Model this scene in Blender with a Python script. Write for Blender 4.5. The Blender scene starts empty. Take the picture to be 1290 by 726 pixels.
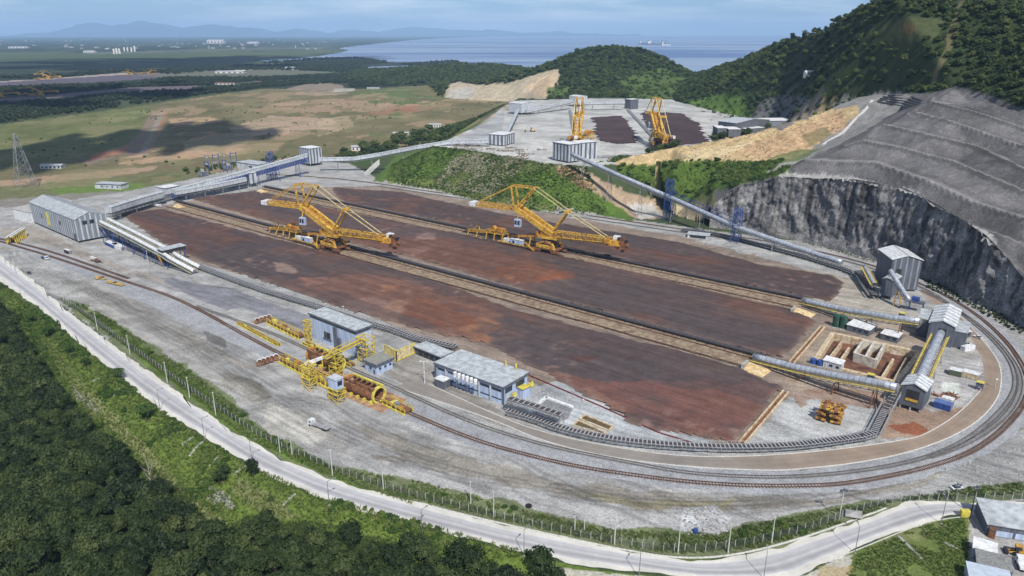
import bpy, bmesh, math, random
import numpy as np
from mathutils import Vector, Matrix
from mathutils.geometry import delaunay_2d_cdt
R = math.radians
S = bpy.context.scene
COL = S.collection
random.seed(4)
RNG = np.random.default_rng(7)

# ------------------------------------------------------------------ camera
CAM_H, PITCH, FOC = 150.0, R(19.2), 921.0      # metres, radians, focal length in 1290-px units
cam = bpy.data.objects.new("camera", bpy.data.cameras.new("camera"))
COL.objects.link(cam)
cam.location = (0, 0, CAM_H)
cam.rotation_euler = (R(90) - PITCH, 0, 0)
cam.data.sensor_width = 36.0
cam.data.lens = 36.0 * FOC / 1290.0
cam.data.clip_start = 1.0
cam.data.clip_end = 200000.0
S.camera = cam

# ------------------------------------------------------------------ sky and sun
SUN_EL, SUN_AZ = R(48), R(163)                 # azimuth clockwise from +Y
W = bpy.data.worlds.new("World")
S.world = W
W.use_nodes = True
nt = W.node_tree
nt.nodes.clear()
def nd(t, typ, **kw):
    n = t.nodes.new(typ)
    for k, v in kw.items():
        if hasattr(n, k): setattr(n, k, v)
        else: n.inputs[k].default_value = v
    return n
sky = nd(nt, "ShaderNodeTexSky", sky_type="NISHITA", sun_disc=False, sun_elevation=SUN_EL, sun_rotation=SUN_AZ,
         altitude=100.0, air_density=1.0, dust_density=0.1, ozone_density=5.0)
tc = nd(nt, "ShaderNodeTexCoord")
mp = nd(nt, "ShaderNodeMapping")
mp.inputs["Scale"].default_value = (1.0, 1.0, 8.5)
nz = nd(nt, "ShaderNodeTexNoise")
nz.inputs["Scale"].default_value = 5.0
nz.inputs["Detail"].default_value = 7.0
nz.inputs["Roughness"].default_value = 0.56
rp = nd(nt, "ShaderNodeValToRGB")
rp.color_ramp.elements[0].position = 0.42
rp.color_ramp.elements[1].position = 0.70
cmul = nd(nt, "ShaderNodeMath", operation="MULTIPLY")
cmul.inputs[1].default_value = 0.85
mx = nd(nt, "ShaderNodeMixRGB")
mx.inputs["Color2"].default_value = (11.5, 12.2, 13.0, 1)
bg = nd(nt, "ShaderNodeBackground")
bg.inputs["Strength"].default_value = 0.076
wo = nd(nt, "ShaderNodeOutputWorld")
L = nt.links.new
L(tc.outputs["Generated"], mp.inputs["Vector"]); L(mp.outputs[0], nz.inputs["Vector"])
tn = nd(nt, "ShaderNodeMixRGB", blend_type="MULTIPLY"); tn.inputs["Fac"].default_value = 1.0; tn.inputs["Color2"].default_value = (.62, .80, 1.10, 1)
L(sky.outputs[0], tn.inputs["Color1"])
L(nz.outputs["Fac"], rp.inputs[0]); L(rp.outputs[0], cmul.inputs[0])
L(cmul.outputs[0], mx.inputs["Fac"]); L(tn.outputs[0], mx.inputs["Color1"])
L(mx.outputs[0], bg.inputs[0]); L(bg.outputs[0], wo.inputs[0])

sund = bpy.data.lights.new("sun", "SUN")
sund.energy = 4.6
sund.angle = R(0.5)
sund.color = (1.0, 0.955, 0.89)
sun = bpy.data.objects.new("sun", sund)
COL.objects.link(sun)
sdir = Vector((math.sin(SUN_AZ) * math.cos(SUN_EL), math.cos(SUN_AZ) * math.cos(SUN_EL), math.sin(SUN_EL)))
sun.rotation_euler = sdir.to_track_quat("Z", "Y").to_euler()
sun.location = sdir * 800

S.view_settings.view_transform = "Standard"
S.view_settings.look = "None"
S.view_settings.exposure = 0.20
S.view_settings.gamma = 1.0
S.view_settings.use_curve_mapping = False
S.render.engine = "CYCLES"
S.cycles.max_bounces = 5
S.cycles.diffuse_bounces = 2
S.cycles.glossy_bounces = 2
S.cycles.transmission_bounces = 2
S.cycles.volume_bounces = 0
S.cycles.transparent_max_bounces = 6
S.cycles.caustics_reflective = False
S.cycles.caustics_refractive = False
S.cycles.use_denoising = True

# ------------------------------------------------------------------ geometry helpers
def ray(px, py):
    x = (px - 645.0) / FOC; y = -(py - 363.0) / FOC
    return x, math.cos(PITCH) + y * math.sin(PITCH), -math.sin(PITCH) + y * math.cos(PITCH)
def at(px, py, z=0.0):
    "point at height z seen at (px, py) of the survey picture"
    r = ray(px, py); t = (z - CAM_H) / r[2]
    return Vector((r[0] * t, r[1] * t, z))
def aty(px, py, y):
    r = ray(px, py); t = y / r[1]
    return Vector((r[0] * t, y, CAM_H + r[2] * t))
def proj(x, y, z):
    zc = y * math.cos(PITCH) - (z - CAM_H) * math.sin(PITCH)
    yc = y * math.sin(PITCH) + (z - CAM_H) * math.cos(PITCH)
    return 645 + FOC * x / zc, 363 - FOC * yc / zc
def hgt(base, pytop):
    "height whose top stands at pytop above the base point"
    lo, hi = -60.0, 500.0
    for _ in range(50):
        m = (lo + hi) / 2
        if proj(base[0], base[1], m)[1] > pytop: lo = m
        else: hi = m
    return lo
def ats(pts, z=0.0):
    return [at(p[0], p[1], p[2] if len(p) > 2 else z) for p in pts]

# numpy value noise -------------------------------------------------
def _hash(ix, iy, seed):
    n = (ix.astype(np.int64) * 374761393 + iy.astype(np.int64) * 668265263 + seed * 974634777) & 0x7fffffff
    n = ((n ^ (n >> 13)) * 1274126177) & 0x7fffffff
    n = n ^ (n >> 16)
    return (n & 0xffff) / 65535.0
def vnoise(x, y, seed=0):
    x = np.asarray(x, float); y = np.asarray(y, float)
    ix = np.floor(x); iy = np.floor(y); fx = x - ix; fy = y - iy
    fx = fx * fx * (3 - 2 * fx); fy = fy * fy * (3 - 2 * fy)
    ix = ix.astype(np.int64); iy = iy.astype(np.int64)
    a = _hash(ix, iy, seed); b = _hash(ix + 1, iy, seed); c = _hash(ix, iy + 1, seed); d = _hash(ix + 1, iy + 1, seed)
    return (a * (1 - fx) + b * fx) * (1 - fy) + (c * (1 - fx) + d * fx) * fy
def fbm(x, y, seed=0, o=4):
    s = 0; a = 0.5; t = 0
    for i in range(o):
        s = s + a * vnoise(x, y, seed + i * 17); t += a; a *= 0.5; x = np.asarray(x) * 2.03 + 5.1; y = np.asarray(y) * 2.03 + 1.7
    return s / t
def inpoly(X, Y, poly):
    r = np.zeros(X.shape, bool); n = len(poly)
    for i in range(n):
        x1, y1 = poly[i][:2]; x2, y2 = poly[(i + 1) % n][:2]
        if y1 == y2: continue
        c = ((y1 > Y) != (y2 > Y)) & (X < (x2 - x1) * (Y - y1) / (y2 - y1) + x1)
        r ^= c
    return r
def dist_poly(X, Y, pts, closed=False):
    d = np.full(X.shape, 1e12); n = len(pts)
    for i in range(n if closed else n - 1):
        x1, y1 = pts[i][:2]; x2, y2 = pts[(i + 1) % n][:2]
        dx, dy = x2 - x1, y2 - y1
        t = np.clip(((X - x1) * dx + (Y - y1) * dy) / (dx * dx + dy * dy + 1e-9), 0, 1)
        d = np.minimum(d, (X - x1 - t * dx) ** 2 + (Y - y1 - t * dy) ** 2)
    return np.sqrt(d)
def resample(pts, step):
    pts = [Vector(p).to_3d() if not isinstance(p, Vector) else p for p in pts]
    out = [pts[0].copy()]
    for a, b in zip(pts, pts[1:]):
        n = max(1, int((b - a).length / step))
        for i in range(1, n + 1): out.append(a.lerp(b, i / n))
    return out
def smooth(pts, it=2):
    "Chaikin, ends kept"
    pts = [Vector(p) for p in pts]
    for _ in range(it):
        q = [pts[0]]
        for a, b in zip(pts, pts[1:]):
            q += [a.lerp(b, .25), a.lerp(b, .75)]
        q.append(pts[-1]); pts = q
    return pts
def offset(pts, d):
    "offset to the left of travel in xy"
    out = []
    for i, p in enumerate(pts):
        a = pts[max(0, i - 1)]; b = pts[min(len(pts) - 1, i + 1)]
        t = (b - a); t.z = 0
        if t.length < 1e-6: t = Vector((1, 0, 0))
        t.normalize()
        out.append(Vector((p.x - t.y * d, p.y + t.x * d, p.z)))
    return out

class MB:
    "collects plain shapes into one mesh"
    def __init__(s): s.v = []; s.f = []
    def add(s, vs, fs):
        o = len(s.v); s.v += [tuple(q) for q in vs]; s.f += [tuple(i + o for i in f) for f in fs]; return s
    def box(s, x0, x1, y0, y1, z0, z1):
        return s.add([(x0,y0,z0),(x1,y0,z0),(x1,y1,z0),(x0,y1,z0),(x0,y0,z1),(x1,y0,z1),(x1,y1,z1),(x0,y1,z1)],
                     [(0,3,2,1),(4,5,6,7),(0,1,5,4),(1,2,6,5),(2,3,7,6),(3,0,4,7)])
    def bar(s, p, q, w=.3, h=None, up=(0,0,1)):
        p = Vector(p); q = Vector(q); h = h or w
        d = (q - p)
        if d.length < 1e-6: return s
        d.normalize(); u = Vector(up)
        if abs(d.dot(u)) > .98: u = Vector((1,0,0))
        a = d.cross(u).normalized() * (w / 2); b = a.cross(d).normalized() * (h / 2)
        vs = [p-a-b, p+a-b, p+a+b, p-a+b, q-a-b, q+a-b, q+a+b, q-a+b]
        return s.add(vs, [(0,3,2,1),(4,5,6,7),(0,1,5,4),(1,2,6,5),(2,3,7,6),(3,0,4,7)])
    def tube(s, pts, r, n=8, cap=True):
        pts = [Vector(p) for p in pts]; rings = []
        for i, p in enumerate(pts):
            d = pts[min(i+1, len(pts)-1)] - pts[max(i-1, 0)]; d.normalize()
            u = Vector((0,0,1)) if abs(d.z) < .95 else Vector((1,0,0))
            a = d.cross(u).normalized(); b = a.cross(d).normalized()
            rr = r[i] if isinstance(r, (list, tuple)) else r
            rings.append([p + a*math.cos(2*math.pi*k/n)*rr + b*math.sin(2*math.pi*k/n)*rr for k in range(n)])
        vs = [q for g in rings for q in g]; fs = []
        for i in range(len(pts)-1):
            for k in range(n):
                fs.append((i*n+k, i*n+(k+1)%n, (i+1)*n+(k+1)%n, (i+1)*n+k))
        if cap: fs += [tuple(range(n))[::-1], tuple(range((len(pts)-1)*n, len(pts)*n))]
        return s.add(vs, fs)
    def prism(s, poly, z0, z1):
        n = len(poly)
        return s.add([(p[0],p[1],z0) for p in poly]+[(p[0],p[1],z1) for p in poly],
                     [tuple(range(n))[::-1], tuple(range(n,2*n))]+[(i,(i+1)%n,n+(i+1)%n,n+i) for i in range(n)])
    def xprism(s, prof, x0, x1):
        "profile of (y,z) swept along x"
        n = len(prof)
        return s.add([(x0,p[0],p[1]) for p in prof]+[(x1,p[0],p[1]) for p in prof],
                     [tuple(range(n))[::-1], tuple(range(n,2*n))]+[(i,(i+1)%n,n+(i+1)%n,n+i) for i in range(n)])
    def sweep(s, pts, prof):
        "profile of (lateral, z) swept along a path; lateral positive to the left"
        n = len(prof); vs = []; fs = []
        offs = {}
        for l, z in prof:
            if l not in offs: offs[l] = offset(pts, l)
        for i in range(len(pts)):
            for l, z in prof:
                p = offs[l][i]; vs.append((p.x, p.y, p.z + z))
        for i in range(len(pts)-1):
            for k in range(n):
                fs.append((i*n+k, i*n+(k+1)%n, (i+1)*n+(k+1)%n, (i+1)*n+k))
        fs += [tuple(range(n))[::-1], tuple(range((len(pts)-1)*n, len(pts)*n))]
        return s.add(vs, fs)
    def strip(s, pts, l0, l1, z=0.0, k=1):
        vs = []; fs = []
        cols = [offset(pts, l0 + (l1-l0)*j/k) for j in range(k+1)]
        for i in range(len(pts)):
            for c in cols: vs.append((c[i].x, c[i].y, c[i].z + z))
        m = k+1
        for i in range(len(pts)-1):
            for j in range(k): fs.append((i*m+j, (i+1)*m+j, (i+1)*m+j+1, i*m+j+1))
        return s.add(vs, fs)
    def mesh(s, name):
        me = bpy.data.meshes.new(name); me.from_pydata(s.v, [], s.f)
        bm = bmesh.new(); bm.from_mesh(me); bmesh.ops.recalc_face_normals(bm, faces=bm.faces); bm.to_mesh(me); bm.free()
        return me
    def build(s, name, mat, parent=None, smooth=False, loc=None):
        me = s.mesh(name); me.materials.append(mat)
        if smooth: me.polygons.foreach_set("use_smooth", [True]*len(me.polygons))
        return link(name, me, parent, loc)
def link(name, me, parent=None, loc=None):
    o = bpy.data.objects.new(name, me); COL.objects.link(o)
    if parent is not None: o.parent = parent
    if loc is not None: o.location = loc
    return o
def tag(o, label=None, cat=None, group=None, kind=None):
    if label: o["label"] = label
    if cat: o["category"] = cat
    if group: o["group"] = group
    if kind: o["kind"] = kind
    return o
def empty(name, loc=(0,0,0), rz=0.0, label=None, cat=None, group=None, scale=1.0):
    o = bpy.data.objects.new(name, None); COL.objects.link(o)
    o.location = loc; o.rotation_euler = (0, 0, rz); o.empty_display_size = 1
    if scale != 1.0: o.scale = (scale,)*3
    return tag(o, label, cat, group)
def copy_tree(o, parent=None, **kw):
    c = o.copy(); COL.objects.link(c)
    if parent is not None: c.parent = parent
    for ch in list(o.children): copy_tree(ch, c)
    for k, v in kw.items():
        if k in ("label", "group", "category"): c[k] = v
        else: setattr(c, k, v)
    return c
def npmesh(name, V, F, mat, kind=None, smooth=True, cols=None, parent=None):
    "V (n,3), F (m,4) arrays"
    me = bpy.data.meshes.new(name)
    V = np.asarray(V, np.float32); F = np.asarray(F, np.int32); m, k = F.shape
    me.vertices.add(len(V)); me.vertices.foreach_set("co", V.ravel())
    me.loops.add(m*k); me.loops.foreach_set("vertex_index", F.ravel())
    me.polygons.add(m); me.polygons.foreach_set("loop_start", np.arange(m, dtype=np.int32)*k)
    me.update(calc_edges=True)
    if smooth: me.polygons.foreach_set("use_smooth", np.ones(m, bool))
    if cols is not None:
        a = me.color_attributes.new("Tint", "FLOAT_COLOR", "POINT")
        c = np.ones((len(V), 4), np.float32); c[:, :cols.shape[1]] = cols
        a.data.foreach_set("color", c.ravel())
    me.materials.append(mat); me.validate()
    o = link(name, me, parent)
    if kind: o["kind"] = kind
    return o
def gridfaces(nr, nc):
    i = np.arange(nr-1)[:, None]*nc + np.arange(nc-1)[None, :]
    return np.stack([i, i+1, i+nc+1, i+nc], -1).reshape(-1, 4)

# ------------------------------------------------------------------ materials
MATS = {}
def mat(name, col, rough=.7, metal=0.0, var=.18, scale=.6, col2=None, bump=0.0, streak=False, spec=.3, detail=5.0, fine=None):
    if name in MATS: return MATS[name]
    m = bpy.data.materials.new(name); m.use_nodes = True; t = m.node_tree
    b = t.nodes["Principled BSDF"]; lk = t.links.new
    b.inputs["Roughness"].default_value = rough; b.inputs["Metallic"].default_value = metal
    b.inputs["Specular IOR Level"].default_value = spec
    ge = nd(t, "ShaderNodeNewGeometry"); mpn = nd(t, "ShaderNodeMapping")
    mpn.inputs["Scale"].default_value = (scale, scale, scale*(.12 if streak else 1))
    lk(ge.outputs["Position"], mpn.inputs[0])
    n = nd(t, "ShaderNodeTexNoise"); n.inputs["Detail"].default_value = detail; n.inputs["Scale"].default_value = 1.0
    n.inputs["Roughness"].default_value = .62
    lk(mpn.outputs[0], n.inputs["Vector"])
    r = nd(t, "ShaderNodeValToRGB"); c2 = col2 or tuple(max(0, c*(1-2.2*var)) for c in col)
    r.color_ramp.elements[0].position = .36; r.color_ramp.elements[1].position = .62
    r.color_ramp.elements[0].color = (*c2, 1); r.color_ramp.elements[1].color = (*[min(1, c*(1+.35*var)) for c in col], 1)
    lk(n.outputs["Fac"], r.inputs[0]); out = r.outputs[0]
    if fine:
        n2 = nd(t, "ShaderNodeTexNoise"); n2.inputs["Scale"].default_value = fine[0]; n2.inputs["Detail"].default_value = 3
        lk(ge.outputs["Position"], n2.inputs["Vector"])
        mr = nd(t, "ShaderNodeMapRange"); mr.inputs[1].default_value = .3; mr.inputs[2].default_value = .7
        mr.inputs[3].default_value = 1-fine[1]; mr.inputs[4].default_value = 1+fine[1]
        lk(n2.outputs["Fac"], mr.inputs[0])
        mm = nd(t, "ShaderNodeVectorMath", operation="SCALE"); lk(out, mm.inputs[0]); lk(mr.outputs[0], mm.inputs["Scale"]); out = mm.outputs[0]
    lk(out, b.inputs["Base Color"])
    if bump:
        bn = nd(t, "ShaderNodeBump"); bn.inputs["Strength"].default_value = bump; bn.inputs["Distance"].default_value = .4
        lk(n.outputs["Fac"], bn.inputs["Height"]); lk(bn.outputs[0], b.inputs["Normal"])
    MATS[name] = m
    return m
def tint_mat(name, rough=.9, s1=.09, s2=.9, amt=.30, bump=.5, bdist=.5, amt2=.22, spec=.15, stretch=None):
    "surface whose own colours are stored per point, broken up by two sizes of noise"
    m = bpy.data.materials.new(name); m.use_nodes = True; t = m.node_tree; lk = t.links.new
    b = t.nodes["Principled BSDF"]; b.inputs["Roughness"].default_value = rough; b.inputs["Specular IOR Level"].default_value = spec
    a = nd(t, "ShaderNodeAttribute", attribute_name="Tint"); ge = nd(t, "ShaderNodeNewGeometry")
    pos = ge.outputs["Position"]
    if stretch:
        mpn = nd(t, "ShaderNodeMapping"); mpn.inputs["Scale"].default_value = stretch[:3]
        if len(stretch) > 3: mpn.inputs["Rotation"].default_value = (0, 0, stretch[3])
        lk(pos, mpn.inputs[0]); pos = mpn.outputs[0]
    def band(s, am, det):
        n = nd(t, "ShaderNodeTexNoise"); n.inputs["Scale"].default_value = s; n.inputs["Detail"].default_value = det; n.inputs["Roughness"].default_value = .65
        lk(pos, n.inputs["Vector"])
        r = nd(t, "ShaderNodeMapRange"); r.inputs[1].default_value = .3; r.inputs[2].default_value = .7; r.inputs[3].default_value = 1-am; r.inputs[4].default_value = 1+am
        lk(n.outputs["Fac"], r.inputs[0]); return n, r
    n1, r1 = band(s1, amt, 6.0); n2, r2 = band(s2, amt2, 4.0)
    mu = nd(t, "ShaderNodeMath", operation="MULTIPLY"); lk(r1.outputs[0], mu.inputs[0]); lk(r2.outputs[0], mu.inputs[1])
    mm = nd(t, "ShaderNodeVectorMath", operation="SCALE"); lk(a.outputs["Color"], mm.inputs[0]); lk(mu.outputs[0], mm.inputs["Scale"])
    lk(mm.outputs[0], b.inputs["Base Color"])
    if bump:
        bn = nd(t, "ShaderNodeBump"); bn.inputs["Strength"].default_value = bump; bn.inputs["Distance"].default_value = bdist
        lk(n2.outputs["Fac"], bn.inputs["Height"]); lk(bn.outputs[0], b.inputs["Normal"])
    return m
def leaf_mat(name, cols, trans=.25):
    m = bpy.data.materials.new(name); m.use_nodes = True; t = m.node_tree; lk = t.links.new
    b = t.nodes["Principled BSDF"]; b.inputs["Roughness"].default_value = .6; b.inputs["Specular IOR Level"].default_value = .25
    oi = nd(t, "ShaderNodeObjectInfo"); ge = nd(t, "ShaderNodeNewGeometry")
    n = nd(t, "ShaderNodeTexNoise"); n.inputs["Scale"].default_value = .9; n.inputs["Detail"].default_value = 2
    lk(ge.outputs["Position"], n.inputs["Vector"])
    ad = nd(t, "ShaderNodeMath", operation="MULTIPLY_ADD"); ad.inputs[1].default_value = .9; ad.inputs[2].default_value = -.45
    lk(n.outputs["Fac"], ad.inputs[0])
    a2 = nd(t, "ShaderNodeMath", operation="ADD"); lk(oi.outputs["Random"], a2.inputs[0]); lk(ad.outputs[0], a2.inputs[1])
    r = nd(t, "ShaderNodeValToRGB"); cr = r.color_ramp
    while len(cr.elements) < len(cols): cr.elements.new(.5)
    for i, c in enumerate(cols):
        cr.elements[i].position = i/(len(cols)-1); cr.elements[i].color = (*c, 1)
    lk(a2.outputs[0], r.inputs[0]); lk(r.outputs[0], b.inputs["Base Color"])
    tr = nd(t, "ShaderNodeBsdfTranslucent"); lk(r.outputs[0], tr.inputs[0])
    ms = nd(t, "ShaderNodeMixShader"); ms.inputs[0].default_value = trans
    lk(b.outputs[0], ms.inputs[1]); lk(tr.outputs[0], ms.inputs[2]); lk(ms.outputs[0], t.nodes["Material Output"].inputs[0])
    return m
YELLOW = mat("yellow_paint", (.60,.38,.055), .55, var=.22, scale=.45, col2=(.28,.13,.035), fine=(1.4,.18))
ORANGE = mat("ochre_paint", (.50,.26,.035), .55, var=.2, scale=.5, col2=(.23,.09,.025), fine=(1.4,.2))
LEMON = mat("lemon_paint", (.62,.55,.10), .5, var=.2, scale=.5, col2=(.40,.33,.06))
RUST = mat("rusted_steel", (.235,.108,.056), .85, var=.3, scale=.5, col2=(.09,.04,.02))
DARK = mat("dark_steel", (.035,.036,.04), .6, var=.2)
BELT = mat("belt_rubber", (.045,.045,.05), .8, var=.25, col2=(.07,.05,.045))
GALV = mat("galvanised_steel", (.30,.31,.32), .5, .3, var=.2, scale=.8)
WALKY = mat("walkway_yellow", (.55,.45,.10), .6, var=.2, scale=.6, col2=(.34,.24,.06))
GREY = mat("grey_cladding", (.118,.13,.158), .5, var=.18, streak=True, scale=.9)
PALE = mat("pale_cladding", (.50,.53,.56), .5, var=.19, streak=True, scale=.9)
SKYB = mat("light_blue_cladding", (.42,.51,.67), .55, var=.15, streak=True, scale=.7)
ROOF = mat("light_metal_roof", (.46,.49,.50), .5, .1, var=.17, scale=.35, fine=(.9,.08))
WHITE = mat("white_paint", (.68,.69,.69), .5, var=.16, scale=.7)
TUBE = mat("bare_metal_cover", (.50,.54,.60), .38, .35, var=.16, scale=.4)
CREAM = mat("cream_concrete", (.55,.48,.34), .85, var=.18, scale=.6, col2=(.33,.22,.12))
CONC = mat("concrete", (.40,.39,.37), .9, var=.18, scale=.5)
BLUE = mat("blue_paint", (.035,.075,.26), .5, var=.15, scale=.6)
GREEN = mat("green_paint", (.02,.075,.05), .5, var=.15)
WINDOW = mat("window_glass", (.03,.04,.055), .15, var=.1, spec=.5)
TYRE = mat("tyre_rubber", (.02,.02,.02), .8)
TAN = mat("tan_gravel", (.255,.20,.135), .95, var=.3, scale=.35, col2=(.14,.095,.065), bump=.4, fine=(1.6,.25))
BARK = mat("bark", (.12,.095,.07), .9, var=.3, scale=1.5)
POLE = mat("pole_concrete", (.50,.50,.47), .8, var=.1)
# ================================================================== terrain
PLAT_Z = 32.0
PLATFORM = [tuple(at(a, b, PLAT_Z)[:2]) for a, b in [(548,184),(600,190),(650,199),(690,206),(735,209),(790,204),(870,196),(935,186),(975,160),
            (945,140),(900,132),(865,124),(760,122),(650,126),(632,136),(604,158),(575,171)]]
ROAD_IN = [(-60,276),(0,321),(11,330),(42,354),(74,382),(112,413),(165,452),(215,489),(267,527),(333,564),(367,584),(430,609),(497,626),(570,647),(697,676),(797,697),(860,706),(927,702),(1010,681),(1093,651),(1133,636),(1160,631),(1227,632),(1290,634),(1420,640)]
ROAD_OUT = [(-60,312),(0,354),(12,362),(25,372),(60,397),(81,417),(100,433),(159,482),(213,524),(260,554),(307,581),(340,602),(400,626),(430,637),(497,654),(597,681),(697,704),(763,717),(860,727),(930,733),(1007,726),(1047,704),(1090,687),(1153,661),(1190,652),(1240,648),(1290,649),(1420,656)]
W_IN = [at(*p) for p in ROAD_IN]; W_OUT = [at(*p) for p in ROAD_OUT]
BAY = [(325,76.2),(370,73.6),(400,71),(415,68.3),(432,65.5),(440,63),(428,60.5),(470,55.5),(520,50.5),(560,48),(620,46),(760,45),(1130,44.6),(1130,100),(690,100),(560,93),(500,96),(483,93.5),(473,88),(452,84.5),(503,82.5),(540,79),(492,78.2),(476,76),(450,73),(400,74),(340,78)]
PIT = [tuple(at(a, b)[:2]) for a, b in [(1050,421),(1158,444.5),(1128,480),(1027,456)]]
def ground_z(x, y):
    z = np.zeros(x.shape)
    # forested low ground on the outer side of the service road
    outp = [tuple(p[:2]) for p in W_OUT[:19]] + [(45, 60), (-700, 60), (-1200, 500)]
    pit = inpoly(x, y, PIT)
    ins = inpoly(x, y, outp)
    d = dist_poly(x, y, [tuple(p[:2]) for p in W_OUT[:19]])
    t = np.clip((d - 2.0) / 17.0, 0, 1); t = t*t*(3-2*t)
    fade = np.clip((60 - x) / 40.0, 0, 1)
    z = np.where(ins, -8.0 * t * fade + (fbm(x/9, y/9, 3) - .5) * 1.4 * t, z)
    # upper terrace
    ip = inpoly(x, y, PLATFORM); dp = dist_poly(x, y, PLATFORM, True)
    sl = .50 + .10 * (fbm(x/26, y/26, 9) - .5)
    zz = PLAT_Z - np.maximum(0, dp - 1.5) * sl
    zz = zz + np.where(dp > 3, (fbm(x/7, y/7, 5) - .5) * 3.0 * np.clip(dp/12, 0, 1) * np.clip(zz/8, 0, 1), 0)
    z = np.where(ip, PLAT_Z, np.maximum(z, np.where(zz > 0, zz, -99)))
    # low rolling relief of the plain
    far = np.clip((np.hypot(x, y) - 900) / 500, 0, 1) * (~ip) * (zz <= 0)
    z = z + far * (fbm(x/160, y/160, 11) - .45) * 4.0
    return np.where(pit, -3.6, z)
GRAVEL=(.298,.296,.283); DIRT=(.235,.215,.18); BROWN=(.27,.17,.105); GRASS=(.105,.15,.03); GRASS2=(.125,.16,.045); DRY=(.19,.17,.085)
FOREST=(.022,.034,.012); ASPH=(.185,.185,.20); OLIVE=(.135,.117,.058); SOIL=(.37,.25,.155); RED=(.27,.125,.075); SAND=(.48,.44,.33)
def lin(r, g, b):
    f = lambda c: (c/255/12.92 if c < 11 else ((c/255+.055)/1.055)**2.4)
    return (f(r), f(g), f(b))
PAINTS = []          # (polygon px, colour, strength, edge jitter px)
def P(poly, col, k=1.0, j=3.0): PAINTS.append((poly, col, k, j))
# far plain, bands of scrub, fields and the distant ore yard
P([(-400,40),(1200,40),(1200,140),(-400,200)], (.026,.038,.018), 1, 2)
P([(-400,67),(260,66),(420,62),(440,66),(330,72),(100,74),(-400,76)], (.075,.10,.04), .8, 1)
P([(120,77),(330,73),(420,77),(300,83),(60,88)], (.03,.045,.022), .7, 1)
P([(-400,106),(-10,103),(45,100.5),(160,91.5),(160,94),(45,103),(-10,106),(-400,110)], (.32,.27,.24), 1, .6)
P([(-400,110),(0,104),(160,94),(215,90),(222,97),(120,104),(0,108),(-400,116)], (.10,.085,.105), 1, 1)
P([(-400,128),(0,124),(90,117),(170,110),(250,108),(262,113),(150,119),(80,123),(0,129),(-400,134)], (.12,.095,.10), 1, 1)
P([(160,95),(222,92),(262,88),(310,87),(400,86),(440,91),(330,96),(240,98)], (.14,.145,.10), .8, 1.5)
P([(310,102),(420,98),(470,96),(470,98),(330,104.5)], (.20,.15,.12), .8, 1)
P([(270,90),(308,88),(310,91),(272,92)], (.60,.55,.42), 1, .3)
P([(445,93),(486,91),(488,96),(410,99)], (.22,.15,.12), .8, 1)
P([(120,66),(340,60),(430,60),(430,61.5),(340,63),(100,69)], (.16,.17,.14), .5, .8)
P([(415,79),(445,80),(473,88),(478,93),(430,92),(380,88),(330,84),(380,79)], (.025,.04,.02), 1, 1)
# open field
FIELD = [(-400,172),(0,157),(110,143),(200,130),(330,112),(440,113),(560,107),(650,126),(640,141),(590,168),(490,192),(410,198),(330,208),(200,230),(-400,262)]
P(FIELD, OLIVE, 1, 2.5)
P([(-400,172),(0,157),(110,143),(190,133),(196,142),(175,165),(150,190),(60,206),(-400,240)], (.115,.128,.045), .9, 3)
P([(120,145),(180,139),(192,143),(170,150),(140,154)], (.17,.18,.07), .9, 3)
P([(190,140),(214,136),(206,160),(190,190),(168,202),(110,210),(105,204),(150,193),(176,168)], (.19,.14,.105), 1, 2.5)
P([(206,141),(214,138),(204,160),(190,184),(184,190),(192,165)], (.30,.14,.08), .8, 2)
P([(201,142),(208,141),(196,168),(186,187),(176,193),(190,165)], (.23,.22,.20), .8, 1)
P([(115,195),(150,186),(165,180),(158,192),(130,199),(112,204)], RED, .9, 2)
P([(212,150),(260,147),(285,153),(250,157),(215,158)], SOIL, .9, 4)
P([(290,160),(340,146),(420,150),(428,160),(350,171),(296,172)], (.40,.29,.21), .7, 6)
P([(230,178),(300,165),(326,168),(300,188),(236,196)], (.28,.23,.15), .6, 5)
P([(150,198),(200,192),(318,186),(310,193),(200,205),(150,208)], SOIL, .8, 4)
P([(0,228),(140,214),(200,209),(195,214),(120,226),(0,240)], (.33,.23,.15), .8, 3)
P([(330,128),(430,124),(560,128),(540,136),(470,141),(360,142)], (.35,.24,.155), .6, 7)
P([(460,143),(520,132),(560,134),(500,147)], RED, .75, 5)
P([(400,150),(440,146),(446,160),(400,172)], (.40,.30,.2), .6, 4)
P([(360,112),(400,102),(432,108),(440,119),(380,121)], (.25,.20,.15), .8, 2)
P([(440,116),(470,112),(560,110),(590,118),(560,124),(450,124)], (.09,.13,.04), .8, 3)
P([(420,112),(446,111),(446,115),(420,116)], (.38,.37,.33), .8, 1.5)
P([(-400,255),(0,236),(150,222),(230,215),(330,205),(335,214),(230,230),(140,246),(0,262),(-400,300)], (.13,.135,.06), .9, 3)
P([(60,238),(180,231),(186,240),(80,247)], (.11,.17,.035), .9, 3)
P([(-400,262),(0,252),(45,247),(120,243),(175,241),(170,248),(60,262),(0,270)], (.20,.185,.16), .9, 4)
P([(430,200),(490,186),(560,166),(620,140),(640,138),(620,155),(570,176),(500,200),(440,212)], (.05,.075,.025), .9, 4)
P([(560,158),(600,148),(608,152),(580,168),(560,176)], (.14,.19,.035), .8, 2)
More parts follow.
